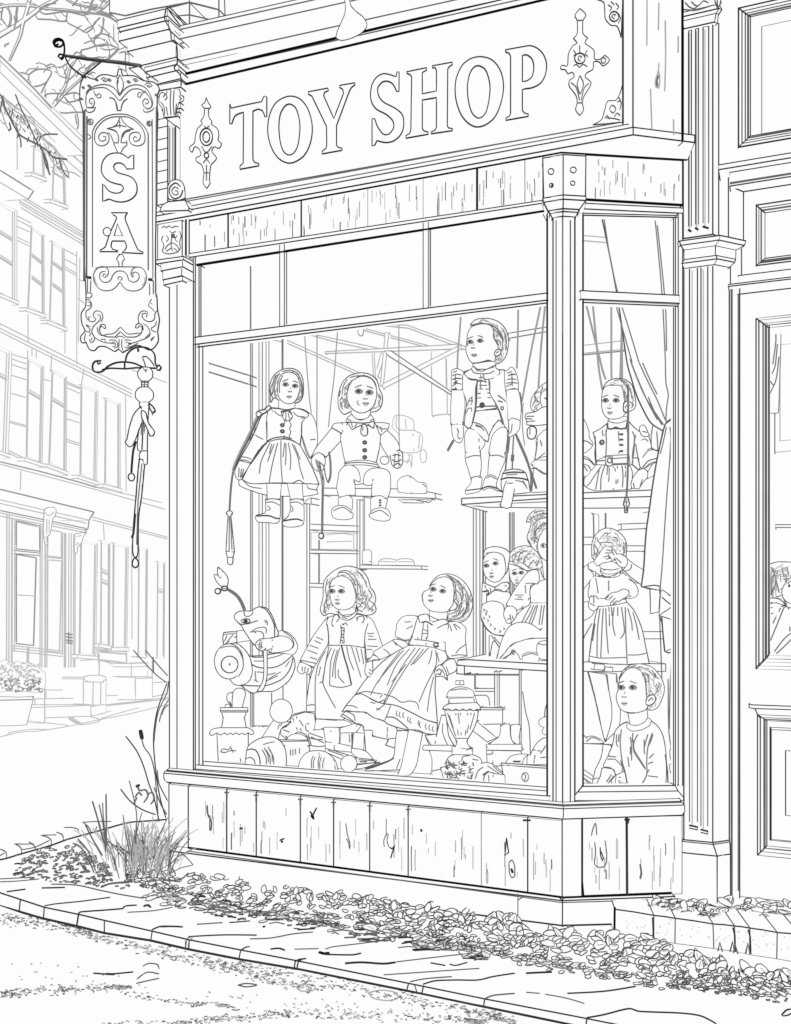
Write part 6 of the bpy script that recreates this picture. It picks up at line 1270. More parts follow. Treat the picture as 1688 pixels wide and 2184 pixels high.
d.p('arm', .7, '320 500! 280 550 200 660 150 750 85 870! 140 900 210 935! 260 840 325 735! 330 600', 's:225 670 280 695', 's:210 700 260 725', 's:170 740 240 765', 's:150 780 230 810', 's:95 865 160 880 230 895', 's:80 885 150 905 215 930', 's:170 840 230 860', t=.04)
d.p('hand', .9, '85 880! 150 905 180 930 175 970 150 985 130 960 110 980 80 970 62 940', 's:105 920 105 960', 's:130 920 125 955', 's:155 930 150 970', t=.02)
d.p('arm', .7, '640 490! 690 520 730 600 765 700 785 760! 700 830 650 860! 640 760 630 640', 's:655 640 710 640', 's:660 690 730 690', 's:655 745 740 750', 's:650 775 690 775', 's:665 660 700 665', t=.04)
d.p('bodice', 1.1, '325 505! 380 490 480 500 560 480 640 490! 665 545 640 620 630 680 630 760! 500 740 320 740! 330 660 310 560', 'i:315 560 325 640 328 730', 's:660 555 635 640 630 740', *[f'i:{x} {y} {x+18} {y+6}' for x, y in ((440, 560), (435, 590), (445, 615), (435, 645), (440, 670), (430, 695), (440, 715))], 'i:430 570 435 640 425 725', 's:450 560 470 550 490 575', 's:460 590 455 660 460 720', t=.04)
d.p('collar', 1.6, '410 450! 430 480 490 500 550 460 560 400! 570 440 550 490 500 525 450 520 415 490', 's:440 500 480 515', t=.015, w=1.2)
d.p('bow', 1.7, '380 485 400 480 415 510 395 540 385 575 365 580 355 555 365 510', w=1.2); d.p('bow', 1.7, '560 510 600 495 625 500 620 540 590 555 560 540 575 520', w=1.2)
d.p('skirt', 1.0, '320 740! 430 735 520 740 635 760! 640 860 700 1000 650 1080 560 1240 450 1370! 220 1360! 215 1300! 140 1300! 145 1200 165 1050 200 940 250 850', 's:300 790 240 900 215 1040 215 1300', 's:350 760 310 860 290 960 280 1060 330 1170 385 1270', 's:330 750 300 900 280 1050', 's:380 770 345 880 335 1080', 's:400 780 370 900 360 1010', 'b:435 740 460 840 490 940 520 1075', 's:420 760 385 900 385 1020', 's:480 750 500 850 540 950', 's:520 750 560 880 600 1010', 's:560 760 590 880', 's:600 770 625 900', 's:335 1080 430 1095 520 1075', 's:410 940 410 1000 460 1060', 's:270 1060 280 1040 250 1060', 's:145 1250 180 1240 215 1245', 's:260 920 240 1000', t=.05)
d.p('underskirt', .5, '220 1355! 450 1370! 520 1400 480 1420 400 1430 300 1430 250 1450 210 1450!', 's:220 1365 400 1372', t=.03); d.p('leg', .3, '285 1430! 415 1435! 418 1580! 380 1590 300 1545!', 's:340 1465 350 1465', t=.03)
# 7 leaning girl
d = Fig('doll', 'girl doll leaning backwards in a puff sleeved dress with an embroidered hem', 'doll', PF, -.25, ZC, (950, 1840), WD)
d.p('hair', 0, '1180 240! 1210 190 1260 150 1330 138 1400 155 1470 205 1520 280 1540 360 1535 440 1500 510 1440 545 1380 535 1330 520 1350 440 1300 300', 's:1320 145 1380 190 1400 260 1385 330', 's:1340 150 1440 220 1460 330 1420 430', 's:1400 190 1490 290 1500 400 1460 500', 's:1390 280 1410 330 1380 380 1400 420', 's:1440 300 1450 400 1420 480', 's:1480 300 1490 420 1430 520', 's:1350 480 1390 460 1420 440 1440 400', 's:1370 500 1430 480 1470 420', 's:1340 510 1400 520 1470 490', 's:1430 250 1470 320', 's:1350 160 1390 210', 's:1500 330 1510 420 1480 480', t=.045)
d.p('head', .9, '1195 225 1250 175 1320 165 1370 200 1385 280 1380 370 1400 420 1340 450 1300 460 1220 455 1175 440 1130 390 1120 340 1130 290 1170 270', *face(1210, 1290, 268, 27, 1185, 318, 1190, 360, 26, .2), 's:1335 440 1380 440 1405 420', 's:1130 290 1115 320 1125 370', t=.045)
d.p('ear', 1.4, '1375 400 1385 370 1410 400 1405 430 1370 445 1345 440', w=1.2)
d.p('neck', .4, '1178 440! 1330 460! 1320 530! 1180 530!', t=.025)
d.p('bodice', 1.0, '1090 490! 1170 490 1240 520 1340 540 1390 545! 1350 600 1330 700 1310 760! 1150 740 1000 740! 1020 640 1040 580', 's:1075 500 1050 600 1020 690', 's:1130 550 1120 610 1110 690', 's:1160 560 1165 640 1150 700', 's:1340 560 1330 660 1310 740', 's:1120 600 1160 620', 's:1115 640 1160 640', t=.045)
d.p('collar', 1.6, '1085 500! 1100 485 1165 480 1180 530! 1250 600! 1340 545! 1300 520 1200 545 1150 545! 1095 545!', 'b:1110 548 1150 540 1190 560 1245 600', 's:1240 600 1290 570 1340 560', t=.015, w=1.2)
d.p('sleeve', 1.2, '900 600 900 570 940 510 1000 488 1080 495! 1060 560 1040 620 1010 700! 960 700 910 680 890 650', 's:970 545 1020 540', 's:985 600 1040 575', 's:910 670 960 695 1010 690', t=.045)
d.p('sleeve', 1.2, '1340 545! 1400 540 1450 560 1485 600 1480 660 1485 740 1495 830! 1420 845 1350 850! 1310 780 1310 680', 's:1350 570 1365 620', 's:1380 560 1410 610', 's:1390 560 1440 600', 's:1310 770 1330 840 1350 860', 's:1400 810 1430 770 1490 730', 's:1360 830 1430 820 1490 825', t=.045)
d.p('sash', 1.5, '1035 670! 1110 660 1200 680 1310 715! 1310 790! 1200 755 1090 740 1005 735!', 's:1080 670 1080 740', 's:1050 690 1150 700 1260 720', 's:1150 670 1150 740', t=.02); d.p('button', 1.8, ell(1235, 735, 20, 16), w=2)
d.p('arm', .9, '880 690! 960 700 1000 740! 940 770 850 820! 760 860! 700 800! 780 750', 's:880 710 930 750 960 770', 's:790 770 830 800 850 830', 's:870 700 900 740', t=.035)
d.p('hand', 1.0, '700 820! 740 840 760 865! 700 870 700 940 690 990 660 1005 635 970 650 880 690 840', 's:670 940 690 960', 's:665 970 690 985', 's:655 880 720 860', 'i:640 880 740 862', t=.02, w=1.2)
d.p('skirt', .9, '1000 740! 1090 740 1200 755 1310 790! 1330 850 1280 900 1240 950 1225 1100 1235 1250 1245 1395! 1150 1370 1030 1310 900 1250 800 1235 800 1200 740 1220 600 1150 550 1160! 640 1030 760 900 860 820', 's:960 780 860 900 740 1050 680 1160', 's:1010 770 900 900 820 1080', 's:1060 760 960 900 860 1080 790 1230', 's:1100 760 980 930 880 1090 800 1230', 's:1130 770 1060 860 1020 910', 's:1200 780 1190 840 1170 900', 's:1230 780 1235 900 1150 1080 1090 1220', 's:1170 760 1080 860 1040 900', 's:930 790 800 960 740 1060', 's:1215 1000 1180 1150 1160 1300', 's:1240 800 1260 880', 's:560 1150 640 1130 740 1145 780 1150', 's:590 1165 680 1190 740 1220', 's:790 1150 880 1180 940 1220 1010 1210 1070 1225 1090 1280', 's:780 1160 760 1180', 's:980 900 860 1050', t=.05)
d.p('hem_frill', 1.2, '550 1160! 600 1150 740 1220 800 1235! 900 1250 1030 1310 1150 1370 1245 1395! 1240 1490! 1150 1485 1080 1455 990 1450 900 1430 820 1400 800 1380 700 1345 640 1305 560 1300 480 1290! 440 1300! 480 1240!', 's:800 1240 730 1290', *[f's:{x} {y} {x-8} {y+30} {x+6} {y+50}' for x, y in ((905, 1290), (930, 1300), (960, 1305), (1000, 1340), (1020, 1350), (1090, 1370), (1100, 1385), (1150, 1400), (1180, 1410), (1210, 1420))], 's:680 1220 720 1230', 's:730 1270 760 1285', 's:850 1250 820 1330 800 1370', 's:480 1250 530 1250 570 1270', 'i:810 1345 880 1350 950 1400 1000 1445', 's:440 1300 480 1300 540 1330 550 1380', t=.03, w=1.2)
d.p('underskirt', .6, '470 1300! 560 1300! 640 1310 800 1385! 900 1440 900 1520! 820 1530! 700 1500 700 1460 620 1455! 610 1410 540 1390 430 1335!', 's:640 1310 620 1450', 's:825 1430 820 1520', 's:440 1320 480 1340 545 1390', 's:620 1420 560 1400', 's:690 1505 760 1520 810 1530', t=.03)
d.p('leg', .8, '905 1460! 1000 1460! 985 1560 960 1680 930 1790! 640 1800! 640 1780 760 1740 860 1700 885 1650! 890 1560', 'i:640 1785 700 1770 830 1720 880 1690', 's:930 1700 900 1780', t=.03)
d.p('leg', 1.1, '1005 1450! 1120 1480! 1095 1600 1070 1740 1040 1800 1010 1835! 910 1835! 940 1760 970 1620', t=.035)
d.p('arm', .9, '1345 860! 1385 860 1410 920 1395 960 1350 980 1310 1000 1270 930! 1310 880', 's:1320 920 1340 980', t=.02); d.p('hand', 1.5, '1240 925 1270 905 1305 940 1325 1000 1330 1035! 1290 1000 1240 1000 1222 970', 'i:1235 960 1260 940 1280 960 1260 990', 's:1285 940 1310 1000', 's:1235 980 1275 985', t=.02, w=1.3)
# 8 round capped doll
d = Fig('doll', 'small round faced doll in a cap and frilly bow tie behind the seated dolls', 'doll', PF, -.62, ZE, (510, 1000), WD)
d.p('cap', 0, '445 430! 450 380 490 355 550 352 610 370 640 400! 630 480 600 560 460 560', 's:460 400 520 395 580 410 600 440', t=.03); d.p('head', .8, '445 440 480 400 540 395 590 420 605 480 605 550 570 600 530 618 490 605 450 560 440 500', *face(463, 532, 495, 22, 500, 548, 502, 575, 18, -.25), t=.035)
d.p('bow_tie', 1.4, '435 620! 480 640 530 655 580 625 625 620 635 650 600 690 560 670 520 680 470 720! 480 680 430 690!', 's:450 640 470 680', 's:530 660 520 680', 's:600 640 620 650', 's:490 660 500 700', t=.015, w=1.3); d.p('torso', .6, '430 690! 470 690 520 680 600 690 640 700 650 800 620 900 430 900!', 's:465 700 465 800', t=.03)
d.p('basket', 1.2, '430 790! 480 765 530 762 590 790 600 850 640 900 660 940 620 1010 580 1022 500 1000 450 950 425 890', 'i:425 890 460 960 520 1010 600 1020', *[f's:{x} {y} {x+12} {y+8} {x+2} {y+18}' for x, y in ((440, 820), (455, 850), (440, 880), (470, 900), (490, 930), (520, 960), (560, 980), (460, 830), (480, 870), (590, 960))], t=.04)
d.p('ribbon', .8, '485 1020! 500 1020 560 1110! 515 1060 490 1175! 485 1180!', 's:520 1030 570 1090', t=.01)
# 9 shy doll
d = Fig('doll', 'shy small doll with a fringe pressed cheek to cheek against its bigger neighbour', 'doll', PF, -.66, ZE, (720, 700), WD)
d.p('hair', 0, '625 440! 650 390 700 355 770 345 830 370 870 430 900 470 860 520 800 530 700 520 640 500', 's:650 430 700 390 740 400', 's:660 470 690 410', 's:700 460 720 400 770 380', 's:740 480 760 420 800 400', 's:780 500 820 450', 's:640 460 670 460', 's:840 500 860 450', 's:740 470 800 520 860 510', t=.03); d.p('head', .6, '630 480! 700 500 760 530 780 560 740 600 700 645 660 620 640 570', *face(675, 725, 553, 20, 690, 600, 692, 622, 12, -.1), t=.03)
# 10 tall seated woman
d = Fig('doll', 'big haired lady doll seated on the low shelf and cut off by the corner post', 'doll', PF, -.5, ZE, (800, 1210), WD)
d.p('hair', 0, '960 60! 880 62 830 75 780 120 765 165! 800 170 790 220 770 280 790 330 850 390 870 340 960 200!', 's:820 90 900 80', 's:790 150 850 110 920 100', 's:810 200 850 150 920 130', 's:830 240 870 190 920 170', 's:800 300 830 260', 's:820 330 840 280 860 330', 's:780 300 800 340', 's:840 290 830 230 880 210', t=.03); d.p('head', .8, '960 200! 900 220 860 290 850 350 860 400 890 440 960 480!', eye(890, 342, 10, 10), 's:870 345 890 325 915 340', 's:872 350 890 358 912 350', t=.04)
d.p('neck', .3, '880 440! 960 470! 960 620! 900 600!', 's:870 520 890 580 930 620', t=.02)
d.p('bodice', .8, '790 700! 800 660 850 620 960 580! 960 780! 800 775!', t=.04); d.p('arm', 1.2, '760 560 800 530 850 530 860 600 850 630! 800 640 790 700 790 780 720 820 690 830! 610 790! 680 670', 's:755 630 800 625 850 632', 's:755 640 760 700', 's:680 715 740 715', 's:680 745 740 750', 's:700 730 730 732', 's:725 815 790 735', t=.04)
d.p('hand', 1.5, '600 830 615 805 660 800 690 830 685 880 650 920 620 925 595 870', 's:640 860 650 910', 's:660 870 665 900', 's:620 900 640 890', t=.02)
d.p('skirt', 1.0, '790 775! 960 772! 960 980! 850 975 800 935 730 925 650 940 690 870', *[f's:{a} 790 {b} 860 {c} 940' for a, b, c in ((820, 790, 740), (850, 830, 800), (880, 870, 860), (900, 890, 880), (840, 810, 780), (800, 760, 720))], t=.04)
d.p('leg', 1.2, '590 1030 640 950 720 920 800 935 860 975! 960 960! 960 1040! 800 1040 720 1060 650 1090 600 1150 550 1210! 540 1200 560 1120', t=.04); d.p('underskirt', .9, '550 1210! 620 1120 720 1060 850 1040 960 1040! 960 1200! 740 1215 700 1160 660 1125 640 1160 580 1210!', 's:570 1205 640 1160 680 1130', t=.03)
d.p('shoe', 1.6, '735 1210! 740 1165 790 1145 850 1160 860 1200 840 1220!', 's:740 1175 800 1155 850 1170', t=.03); d.p('shoe', 1.5, '845 1150 850 1080 890 1060 960 1060! 960 1200! 870 1195', 's:850 1080 900 1090 960 1088', t=.03); d.p('bow', 1.4, '860 1000 890 960 960 955! 960 1010! 880 1015', 's:870 1000 940 1000', t=.01)
# 11 girl covering her face
d = Fig('doll', 'child doll in an apron dress hiding its face behind raised hands', 'doll', PS, -.42, ZG, (330, 1170), WD)
d.p('hair', 0, '140 210 170 150 220 112 280 105 340 130 390 180 410 240 405 310 400 350 150 350 135 290', 's:200 220 250 215 300 220', 's:160 240 180 280 165 320', 's:230 150 260 140 250 170', 's:380 240 390 290 380 320', 's:150 230 155 320', 's:180 200 210 240', 's:400 220 395 300', t=.04)
d.p('hand', 1.0, '150 370! 190 310 240 250 285 255 330 310 310 350 270 370 220 380 180 405!', 's:250 275 290 285', 's:240 300 300 300', 's:225 335 270 325 290 350', 's:245 350 290 340', 's:265 310 270 340', 's:290 270 310 320', t=.03); d.p('hand', 1.1, '310 320! 350 308 410 340 415 380 400 410 360 410 330 370', 's:325 340 370 380', t=.025)
d.p('arm', .7, '55 430! 105 390! 150 370 180 405! 165 450 120 430 150 480! 55 605!', 's:105 390 110 430 150 450', t=.03); d.p('arm', .7, '410 345! 460 385! 540 435! 530 550! 470 530! 380 450 400 415', 's:450 390 440 430 400 445', 's:370 420 440 490 520 550', t=.03)
d.p('chin', .5, '185 405! 210 385 290 370 350 400 370 440 300 465 230 460', 's:220 430 290 435 350 425', 's:210 420 240 440', t=.03); d.p('collar', .8, '165 410! 200 400! 205 460 250 490 320 475 365 440! 350 480 280 495 210 480 165 485!', 's:170 460 200 480', t=.015)
d.p('bodice', .5, '120 480! 165 485 280 495 380 460! 440 500 420 600 400 680! 180 690! 110 650 115 560', 's:165 500 185 620', 's:268 520 268 600', t=.04)
d.p('arm', .9, '390 570! 395 530 430 515 470 540 500 590 490 640 440 660 395 660! 420 620 400 590', 's:430 650 500 600', 'i:400 660 425 630 425 600', t=.03); d.p('hand', 1.4, '240 665! 260 640 300 615 340 610 380 588 425 600 425 635 380 665 320 700 280 720 290 690', 's:250 660 270 640', 's:270 670 300 640', 's:280 700 320 660', 's:300 700 340 680', 's:345 690 380 665', t=.02)
d.p('arm', 1.0, '115 680 130 640 170 625 205 660 190 720 150 760 110 730', 's:130 650 160 640 190 670', 's:150 640 150 700', 's:120 700 160 720', t=.025)
d.p('waistband', 1.2, '180 660! 400 670! 410 690 300 715 180 725!', t=.015)
d.p('skirt', .8, '190 710! 280 715 400 680! 470 760 530 900 560 1040 590 1180! 500 1180 415 1185 260 1180 110 1165! 130 1000 160 820', 's:200 740 180 900 175 1130', 's:225 740 215 900 205 1130', 's:245 740 250 900 265 1100', 's:270 730 275 880', 's:310 730 300 860 320 960', 's:340 730 340 800', 's:370 730 390 880 390 940 360 980', 's:400 730 405 950 415 1180', 's:420 740 450 850 455 920', 's:460 770 490 880 510 990', 's:120 1120 200 1135 410 1130', 's:420 1110 500 1110 570 1095', 's:290 730 295 800', 's:160 860 140 1000', 's:135 860 100 920 60 990', t=.05)
d.p('leg', .4, '110 1245! 245 1265! 265 1380 290 1520 285 1650 240 1800! 215 1700 180 1530 140 1360', t=.03)
d.p('sleeve', .3, '55 700! 110 690 150 760 120 810 60 840!', t=.03)
# 12 boy in a jumper
d = Fig('doll', 'short haired boy doll in a plain long sleeved jumper looking up', 'doll', PS, -.22, ZG, (560, 2130), WD)
d.p('hair', 0, '350 1300! 380 1240 430 1195 490 1182 560 1190 620 1215 670 1270 700 1330 708 1390 690 1460 650 1530 590 1548 560 1500 500 1300', 's:545 1265 540 1290 565 1320 555 1370 565 1410', 's:590 1240 640 1290', 's:430 1220 500 1210', 's:610 1230 650 1290 670 1300', 's:480 1215 530 1205', t=.05)
d.p('head', .9, '355 1310 390 1250 440 1215 510 1225 545 1280 560 1350 565 1420 580 1500 560 1545 480 1570 420 1568 365 1540 335 1480 330 1430 345 1390', *face(368, 460, 1370, 30, 388, 1440, 392, 1495, 26), 'i:400 1562 440 1570 480 1570', t=.05)
d.p('ear', 1.4, '570 1460 590 1435 625 1430 640 1460 620 1495 580 1510 565 1500', 's:580 1480 610 1450 620 1470', w=1.3)
d.p('neck', .4, '420 1560! 565 1520! 575 1620 520 1670 440 1670!', t=.03)
d.p('collar', 1.5, '415 1640! 440 1665 500 1670 560 1640 580 1610 605 1630! 590 1670 520 1705 450 1712 415 1690!', t=.02)
d.p('jumper', .9, '415 1640! 440 1700 500 1700 580 1650 600 1630! 660 1680 700 1760 720 1880 725 2020 720 2140! 420 2140! 400 2040 375 1960! 270 1950 265 1910 300 1820 320 1720 360 1670', 's:370 1700 360 1780 365 1880 380 1980 400 2080 415 2140', 's:330 1740 330 1820 345 1840', 's:440 1760 450 1850 450 1950', 's:460 1780 470 1880 520 1960 560 2020', 's:500 1740 470 1800 470 1860 510 1930 560 2010', 's:580 1740 550 1850 555 1900', 's:615 1730 580 1840 570 1960 570 2060 530 2140', 's:550 1780 550 1850', 's:620 1740 600 1800 585 1830', 's:625 1895 590 1930', 's:620 1960 580 1975', 's:580 2070 660 2080', 's:590 2020 570 2050', 's:440 1840 440 1900', 's:420 1920 430 2000', 's:350 1740 345 1800', 's:460 1730 455 1800', 'i:718 1900 735 2040 738 2130', t=.055)
d.p('sleeve', 1.2, '265 1915! 320 1905 350 1920 375 2000! 370 2040 330 2060 320 2065! 310 2020 230 2000 240 1960', 's:260 1940 320 1940 370 1990', 's:270 1915 330 1920', 's:235 2000 290 2010 325 2060', t=.03); d.p('hand', 1.0, '215 2010! 290 2010 320 2060 280 2110 250 2140! 170 2140! 200 2080', 's:310 2070 270 2120', 's:290 2060 250 2120', t=.02); d.p('trousers', .7, '330 2060! 400 2030! 420 2140! 320 2140!', 's:350 2080 410 2085', 's:345 2110 415 2110', 's:350 2125 415 2130', t=.03)
# 13 doll in the neighbouring window
d = Fig('doll', 'long haired doll in a draped dress sitting in the window at the far right edge', 'doll', PD, -.42, Z6, (1650, 2090))
d.p('hair', 0, '1530 1530! 1590 1510 1650 1508 1720 1520 1800 1600 1800 1800 1530 1800!', 's:1560 1540 1590 1620 1570 1700', 's:1600 1560 1590 1650', 's:1630 1550 1640 1600', 's:1660 1540 1670 1590', 's:1560 1600 1560 1720', 's:1590 1620 1610 1700', 's:1550 1650 1590 1560', t=.04); d.p('head', .8, '1800 1580! 1700 1600 1660 1630 1630 1690 1640 1740 1680 1770 1800 1790!', 's:1665 1650 1680 1630 1700 1640', eye(1675, 1660, 8, 10), t=.04)
d.p('dress', .6, '1530 1750! 1600 1740 1650 1790 1680 1800 1800 1790! 1800 2110! 1530 2110!', 's:1550 1770 1650 1790', 's:1555 1800 1640 1790', 's:1560 1840 1650 1795', 's:1570 1900 1620 1800', 's:1555 2010 1600 1900 1640 1800', 's:1670 1800 1680 1950', 's:1640 1740 1660 1790', 's:1580 2080 1640 2000 1688 1960', 's:1590 2095 1650 2040 1688 2000', t=.05); d.p('cuff', 1.5, '1545 1740! 1610 1745 1650 1785 1600 1770 1545 1765!', t=.01)
# ================================================================ toys heaped on the display floor
def Toy(name, label, cat, off, T, base, pl=PF, group='toys heaped along the bottom of the window'): return Fig(name, label, cat, pl, off, T, base, group)
t = Toy('toy_rider', 'hooded toy figure in a round basket with a flower wire on its head', 'toy', -.36, ZD, (520, 1320), group=None)
t.p('basket', .4, '450 950! 600 945! 760 920 880 935! 905 980 915 1050 900 1110 860 1190 780 1260 690 1305 560 1308 480 1325 420 1290 360 1240! 440 1200 480 1130 475 1040', 'i:470 1030 530 1060 600 1072', 'i:635 1070 720 1060 800 1020 880 950', 's:635 975 720 955 790 930', 'i:360 1240 450 1250 600 1250 700 1225 800 1170 870 1070 895 960', 's:500 1000 600 1000', 's:640 1140 720 1120', 's:630 1200 740 1150', 's:650 1180 770 1110', 's:510 1100 520 1200', 's:530 1110 600 1115', 'i:480 960 600 960', 's:380 1250 430 1300 500 1325 560 1305', 's:860 1000 820 1060', 's:500 1190 540 1210', t=.05, w=1.15)
t.p('hood', .3, '740 700 800 695 870 730 920 790 942 860 915 920 880 940! 780 920 660 915! 640 800 700 740', 's:800 700 880 760 905 830 890 870', 's:740 745 800 750 835 762', t=.04)
t.p('cylinder', .7, '250 818! 330 825 400 880 450 950 478 1050 475 1150 440 1210 370 1245 300 1235 250 1180!', t=.03); t.p('wheel', 1.2, ell(245, 1003, 146, 178), 's:160 870 230 850 310 860 360 920 390 1000 385 1080 340 1160', circ(252, 1035, 86, 85), circ(253, 1033, 5, 7, 's'), t=.03)
t.p('sleeve', .8, '325 700! 390 690 430 740 470 790! 380 800 325 812!', t=.03); t.p('cuff', 1.0, '195 712! 322 697! 325 810! 195 832! 185 770', 's:200 730 310 715', 'i:210 825 320 750', 's:225 740 200 800', 's:290 730 230 800', t=.02, w=1.4)
t.p('head', 1.1, '375 640! 335 605 302 560 308 525 345 498 400 492 480 490 510 465 560 450 620 460 660 500 700 580 722 650 748 720 735 750! 640 770 570 775 545 820 510 840 460 780 430 735 400 690', 'i:570 455 620 475 670 550 705 640 710 750', 'i:330 600 360 625 440 620 500 600 540 590', eye(415, 593, 24, 17), 'i:365 590 400 572 450 575 460 600 420 615 370 600', 's:400 490 405 540 450 545 485 520 490 495', 's:600 590 630 590 635 640', 's:610 600 625 610', 's:460 710 520 670 590 655 625 670 620 720', 's:480 705 540 695 590 715 600 770', 's:495 700 520 715', t=.045, w=1.2)
t.p('arm', 1.3, '545 790 600 775 690 768! 780 745 850 765 895 820 870 880 780 905 665 918! 685 870 620 885', 's:685 780 690 860', t=.035); t.p('hand', 1.6, '520 820 550 790 600 800 625 840 610 880 580 895 530 870', 's:540 830 580 840', 's:545 850 590 860', 's:560 800 550 880', 's:580 800 570 880', t=.02, w=1.3)
t.p('handle', 1.5, '595 890! 630 890! 632 1050 625 1200 590 1290 560 1308! 530 1305! 570 1250 595 1180 602 1050', t=.01, w=1.2)
t.rod('wire', .6, '405 485 370 400 330 340 280 300 235 272', 3.0, SOFT); t.p('flower', .9, '135 45! 190 95 230 150 235 200 225 242! 170 240 120 190 95 125! 125 125 150 155! 130 100', 's:150 155 165 150', w=1.2); t.p('ring', 1.1, ell(200, 262, 30, 22), 's:180 262 220 262', w=1.8); t.p('bead', 1.0, ell(133, 290, 27, 28), w=1.5)
t = Toy('jar', 'square stoneware jar with a frilled collar and a mitten shaped stopper', 'jar', -.28, ZD, (290, 2030))
t.p('body', 0, '125 1735! 440 1735! 440 2045! 138 2025!', 's:165 1905 190 1890 230 1900 260 1880 265 1860', 's:160 1920 200 1930 260 1910 320 1912', 's:170 1900 165 1920', 's:265 1880 290 1930', 's:360 1990 365 2020', t=.04, w=1.1); t.p('collar', 1, '60 1750! 50 1740 65 1705 110 1685 165 1680! 435 1680! 475 1700 498 1735! 470 1745 440 1725 410 1745 380 1728 350 1745 320 1725 290 1745 260 1728 230 1745 200 1725 160 1748 120 1725 90 1748', t=.03, w=1.3)
t.p('neck', .6, '170 1515! 422 1515! 403 1570 408 1620 420 1680! 170 1680! 185 1610 185 1560', 's:188 1575 403 1575', t=.03, w=1.2); t.p('lid', .9, '160 1475! 435 1475! 435 1515! 160 1515!', 's:165 1503 430 1503', t=.02, w=1.3)
t.p('stopper', .8, '275 1470! 278 1400 290 1310 320 1282 360 1278 400 1295 410 1340 395 1400 378 1470!', t=.03, w=1.2); t.p('stopper', 1.0, '230 1340 245 1325 285 1322! 275 1400 280 1460! 230 1400', 's:250 1410 280 1460', t=.02, w=1.2); t.p('stopper', 1.0, '205 1470! 210 1445 250 1440 260 1470!', t=.01)
t = Toy('skittle', 'ball topped skittle leaning out of the heap of toys', 'skittle', -.42, ZD, (680, 1790))
t.p('neck', 0, '700 1600! 650 1670 580 1780! 600 1830! 740 1830! 760 1720 790 1670 880 1620!', 's:760 1640 740 1690', 's:780 1630 770 1660', t=.04); t.p('knob', 1, ell(775, 1507, 112, 118), t=.05, w=1.15)
t = Toy('toy_barrel', 'ribbed round toy barrel lying on its side beside the stoneware jar', 'barrel', -.25, ZD, (620, 2060))
t.p('barrel_body', 0, '410 2060! 420 1960 440 1870 520 1805 600 1775 700 1775 760 1810 810 1880 827 1980 822 2100!', 'i:430 1905 470 1893 520 1910 555 1980 562 2060', 's:415 1995 460 1978 500 2005 515 2060', 's:590 1850 650 1830 710 1820', *[f's:{x} {y} {x+40} {y+70} {x+45} {y+150}' for x, y in ((600, 1880), (640, 1870), (620, 1900), (580, 1900), (655, 1900))], t=.05, w=1.15)
t = Toy('toy_drum', 'small side drum with hatched lacing behind the domed toy', 'drum', -.34, ZD, (900, 2070))
t.p('drum_body', 0, '740 1800! 1050 1800! 1062 1850! 1065 2060! 960 2100! 820 2100! 780 1900', 'i:790 1860 1060 1862', 's:760 1815 1050 1812', 's:870 1900 870 1960', 's:895 1895 895 1960', 's:920 1890 922 1950', 's:960 1885 962 1940', t=.04)
t.p('drum_top', .6, '840 1780 880 1750 950 1740 1010 1760 1050 1800! 830 1795', t=.03)
t = Toy('cloth_bundle', 'crumpled bundle of straw and cloth on top of the small drum', 'cloth', -.44, ZD, (1000, 1800))
t.p('cloth', 0, '770 1740! 780 1690 850 1650 880 1560! 1020 1520! 1110 1530! 1130 1680! 1210 1700 1225 1780 1220 1860 1060 1850 1040 1760 940 1720 860 1800', 's:890 1570 940 1700', 's:930 1560 980 1710', 's:960 1600 1000 1660', 's:1030 1640 1060 1635', 's:1020 1650 1030 1700 1060 1720', 's:1100 1700 1160 1690', 's:900 1540 1020 1510', 's:950 1740 1100 1790 1200 1800', 's:1060 1730 1200 1780', 's:1080 1770 1210 1830', 's:800 1700 860 1720', 'i:820 1760 850 1790', 's:1050 1740 1080 1850', t=.03)
t = Toy('toy_dome', 'striped half round toy dome between the drum and the plain ball', 'toy', -.2, ZD, (1150, 2095))
t.p('dome', 0, '948 2100! 975 2000 1040 1930 1130 1912 1210 1920 1290 1970 1335 2040 1350 2125!', 's:1310 1990 1325 2100', *[f's:{a} {b} {a-18} {b+60} {a-15} 2090' for a, b in ((1100, 1960), (1120, 1970), (1170, 1950), (1185, 1970), (1215, 1980))], 's:1160 1930 1160 2100', t=.05, w=1.15)
t = Toy('toy_ball', 'plain white toy ball lying in front of the scattered sticks', 'ball', -.2, ZC, (490, 1800)); t.p('ball', 0, ell(497, 1738, 68, 68), 's:440 1700 455 1680', t=.04, w=1.15)
t = Toy('stick_bundle', 'thin sticks lying between the plain ball and the leaning girl\'s shoes', 'sticks', -.3, ZC, (640, 1750))
t.p('stick', 0, '300 1610! 440 1650! 560 1690! 440 1700! 300 1640!', 's:320 1625 450 1670', t=.01); t.p('stick', .4, '560 1690! 740 1710! 700 1730! 570 1740!', 's:580 1705 720 1715', 'i:590 1722 650 1722', t=.01); t.p('stick', .6, '570 1750! 760 1725! 640 1770! 560 1785!', t=.01)
BK = 'loose wooden building blocks on the display floor'
